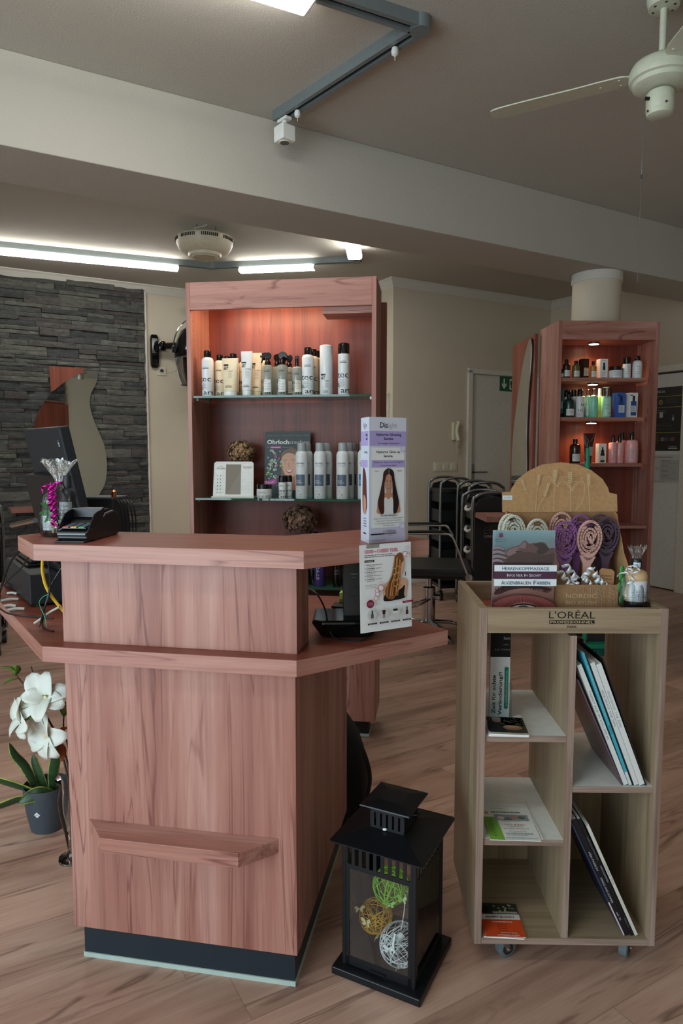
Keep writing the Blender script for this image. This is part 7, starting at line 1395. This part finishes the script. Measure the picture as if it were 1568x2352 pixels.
# hood dryer on its wall arm
hd2 = thing('hood_dryer', 'black hood hair dryer on a wall arm left of the display case', 'hair dryer', room(1.80, T1, 2.25), 30)
g = G(); g.loft([[(x, y, z_) for x, y in ((-.038*k, 0), (.038*k, 0), (.038*k, -.05*k), (-.038*k, -.05*k))] for z_, k in ((-.16, .7), (-.13, 1), (-.02, 1.05), (.12, 1), (.16, .75))], True, False); g.to('wall_bracket', M['black_gloss'], hd2, bevel=.01)
g = G(); g.lathe([(.045, -.03), (.055, 0), (.045, .06)], (.05, -.075, .03), 20); g.to('pivot', M['black_gloss'], hd2)
g = G(); g.tube([(.06, -.075, .045), (.25, -.27, .045), (.36, -.36, .045)], .032, 14); g.to('arm', M['black_gloss'], hd2)
hc = (.305, -.42); g = G(); g.lathe([(.215, -.10), (.213, -.04), (.195, .06), (.155, .15), (.09, .20), (.02, .215)], (hc[0], hc[1], 0), 40, cap=False); g.to('hood', M['black_gloss'], hd2, solid=.004)
g = G(); g.tube([(hc[0]+.216*math.cos(2*PI*i/36), hc[1]+.216*math.sin(2*PI*i/36), -.102) for i in range(36)], .007, 8, closed=True); g.to('chrome_band', M['chrome'], hd2)
g = G(); g.lathe([(.212, -.105), (.205, -.20), (.185, -.29), (.165, -.345)], (hc[0], hc[1], 0), 40, cap=False); g.to('visor', M['visor_grey'], hd2)
g = G(); g.tube([(hc[0]+.24*math.cos(a), hc[1]-.02, -.03+.31*math.sin(a)) for a in [PI*i/24 for i in range(25)]], .006, 8); g.to('carrying_hoop', M['chrome'], hd2)
for sx in (-1, 1): g = G(); g.box(hc[0]+sx*.235-.018, hc[0]+sx*.235+.018, hc[1]-.04, hc[1], -.06, .0); g.to('hoop_joint', M['black_gloss'], hd2, bevel=.006)
g = G(); g.tube(smooth([(.03, -.02, -.15), (.06, -.03, -.20), (.15, -.2, -.20), (hc[0]-.2, hc[1], -.12)], 5, False), .0028, 6); g.to('power_cord', M['grey_cable'], hd2)
bb = thing('ball_hook', 'black ball-ended wall hook at upper left of the display case', 'hook', room(2.14, T1, 2.66), 30); g = G(); g.tube([(0, 0, 0), (.06, -.10, -.06), (.0, -.14, .0)], .012, 10); g.to('arm', M['black_gloss'], bb); g = G(); g.ball((.0, -.15, .02), .032, 18, 12); g.to('ball', M['black_gloss'], bb)
# wavy mirror with wooden corner on the stone wall
wm = thing('wall_mirror', 'wavy frameless mirror with a plum-wood corner piece on the stone wall', 'mirror', room(.015, T1-.080, 0), 31.4)
mp_ = [(1.045, 1.985), (1.13, 2.01), (1.225, 2.02), (1.248, 1.985), (1.225, 1.905), (1.175, 1.80), (1.168, 1.70), (1.195, 1.58), (1.245, 1.45), (1.290, 1.32), (1.305, 1.15), (1.285, .99), (1.235, .89), (1.17, .80), (1.05, .74), (.90, .78), (.78, .95), (.70, 1.18), (.672, 1.40), (.70, 1.58), (.78, 1.73), (.90, 1.86)]
g = G(); g.prismY(smooth(mp_, 4), 0, .006); g.to('mirror_glass', M['mirror'], wm); g = G(); g.prismY([(x*.985+.015, z_*.985+.02) for x, z_ in smooth(mp_, 3)], .007, .03); g.to('mirror_backing', M['black_plastic'], wm)
wc_ = [(.822, 2.045), (1.118, 2.045), (1.116, 2.005)]+smooth([(1.116, 2.000), (1.03, 1.965), (.935, 1.895), (.86, 1.83), (.832, 1.815)], 4, False)
g = G(); g.prismY(wc_, -.016, .0); g.to('wooden_corner', M['plum_wood_deep_z'], wm, bevel=.001)
g = G(); g.cyl((.862, .02, 1.835), (.862, -.004, 1.835), .022, n=16); g.to('fixing_disc', M['black_plastic'], wm)
G().box(.44, .80, -.30, .02, .755, .79).to('shelf', M['plum_wood_x'], wm, bevel=.001)
P_ = room(.700, T1-.055-.20, .79)
o = can('pump_spray', 'white styling bottle on the shelf under the stone wall mirror', 'bottle', P_, 30, .028, .215, 'bottle_white', 'white_plastic', .12, .12, .5, None)
o = can('black_spray_bottle', 'black trigger bottle right beside the white one under the mirror', 'bottle', room(.752, T1-.055-.22, .79), 30, .022, .16, 'black_plastic', 'black_gloss', .25, .1, .4, None)
# stone clad strip and socket behind the viewer, seen in the mirror
rnd = random.Random(11); g = G(); z = 0
while z < CEIL-.001:
    hh = min(rnd.choice([.05, .07, .09]), CEIL-z); s = 1.62
    while s < 2.72:
        s1 = min(s+rnd.uniform(.15, .5), 2.72); g.col = lin(rnd.choice(greys)); d = rnd.uniform(.012, .04)
        g.prism([room(s+.001, T0-.003)[:2], room(s1-.001, T0-.003)[:2], room(s1-.001, T0+d)[:2], room(s+.001, T0+d)[:2]], z+.001, z+hh-.001); s = s1
    z += hh
struct(g.to('wall_front_cladding', M['slate_stone'], ink=True))
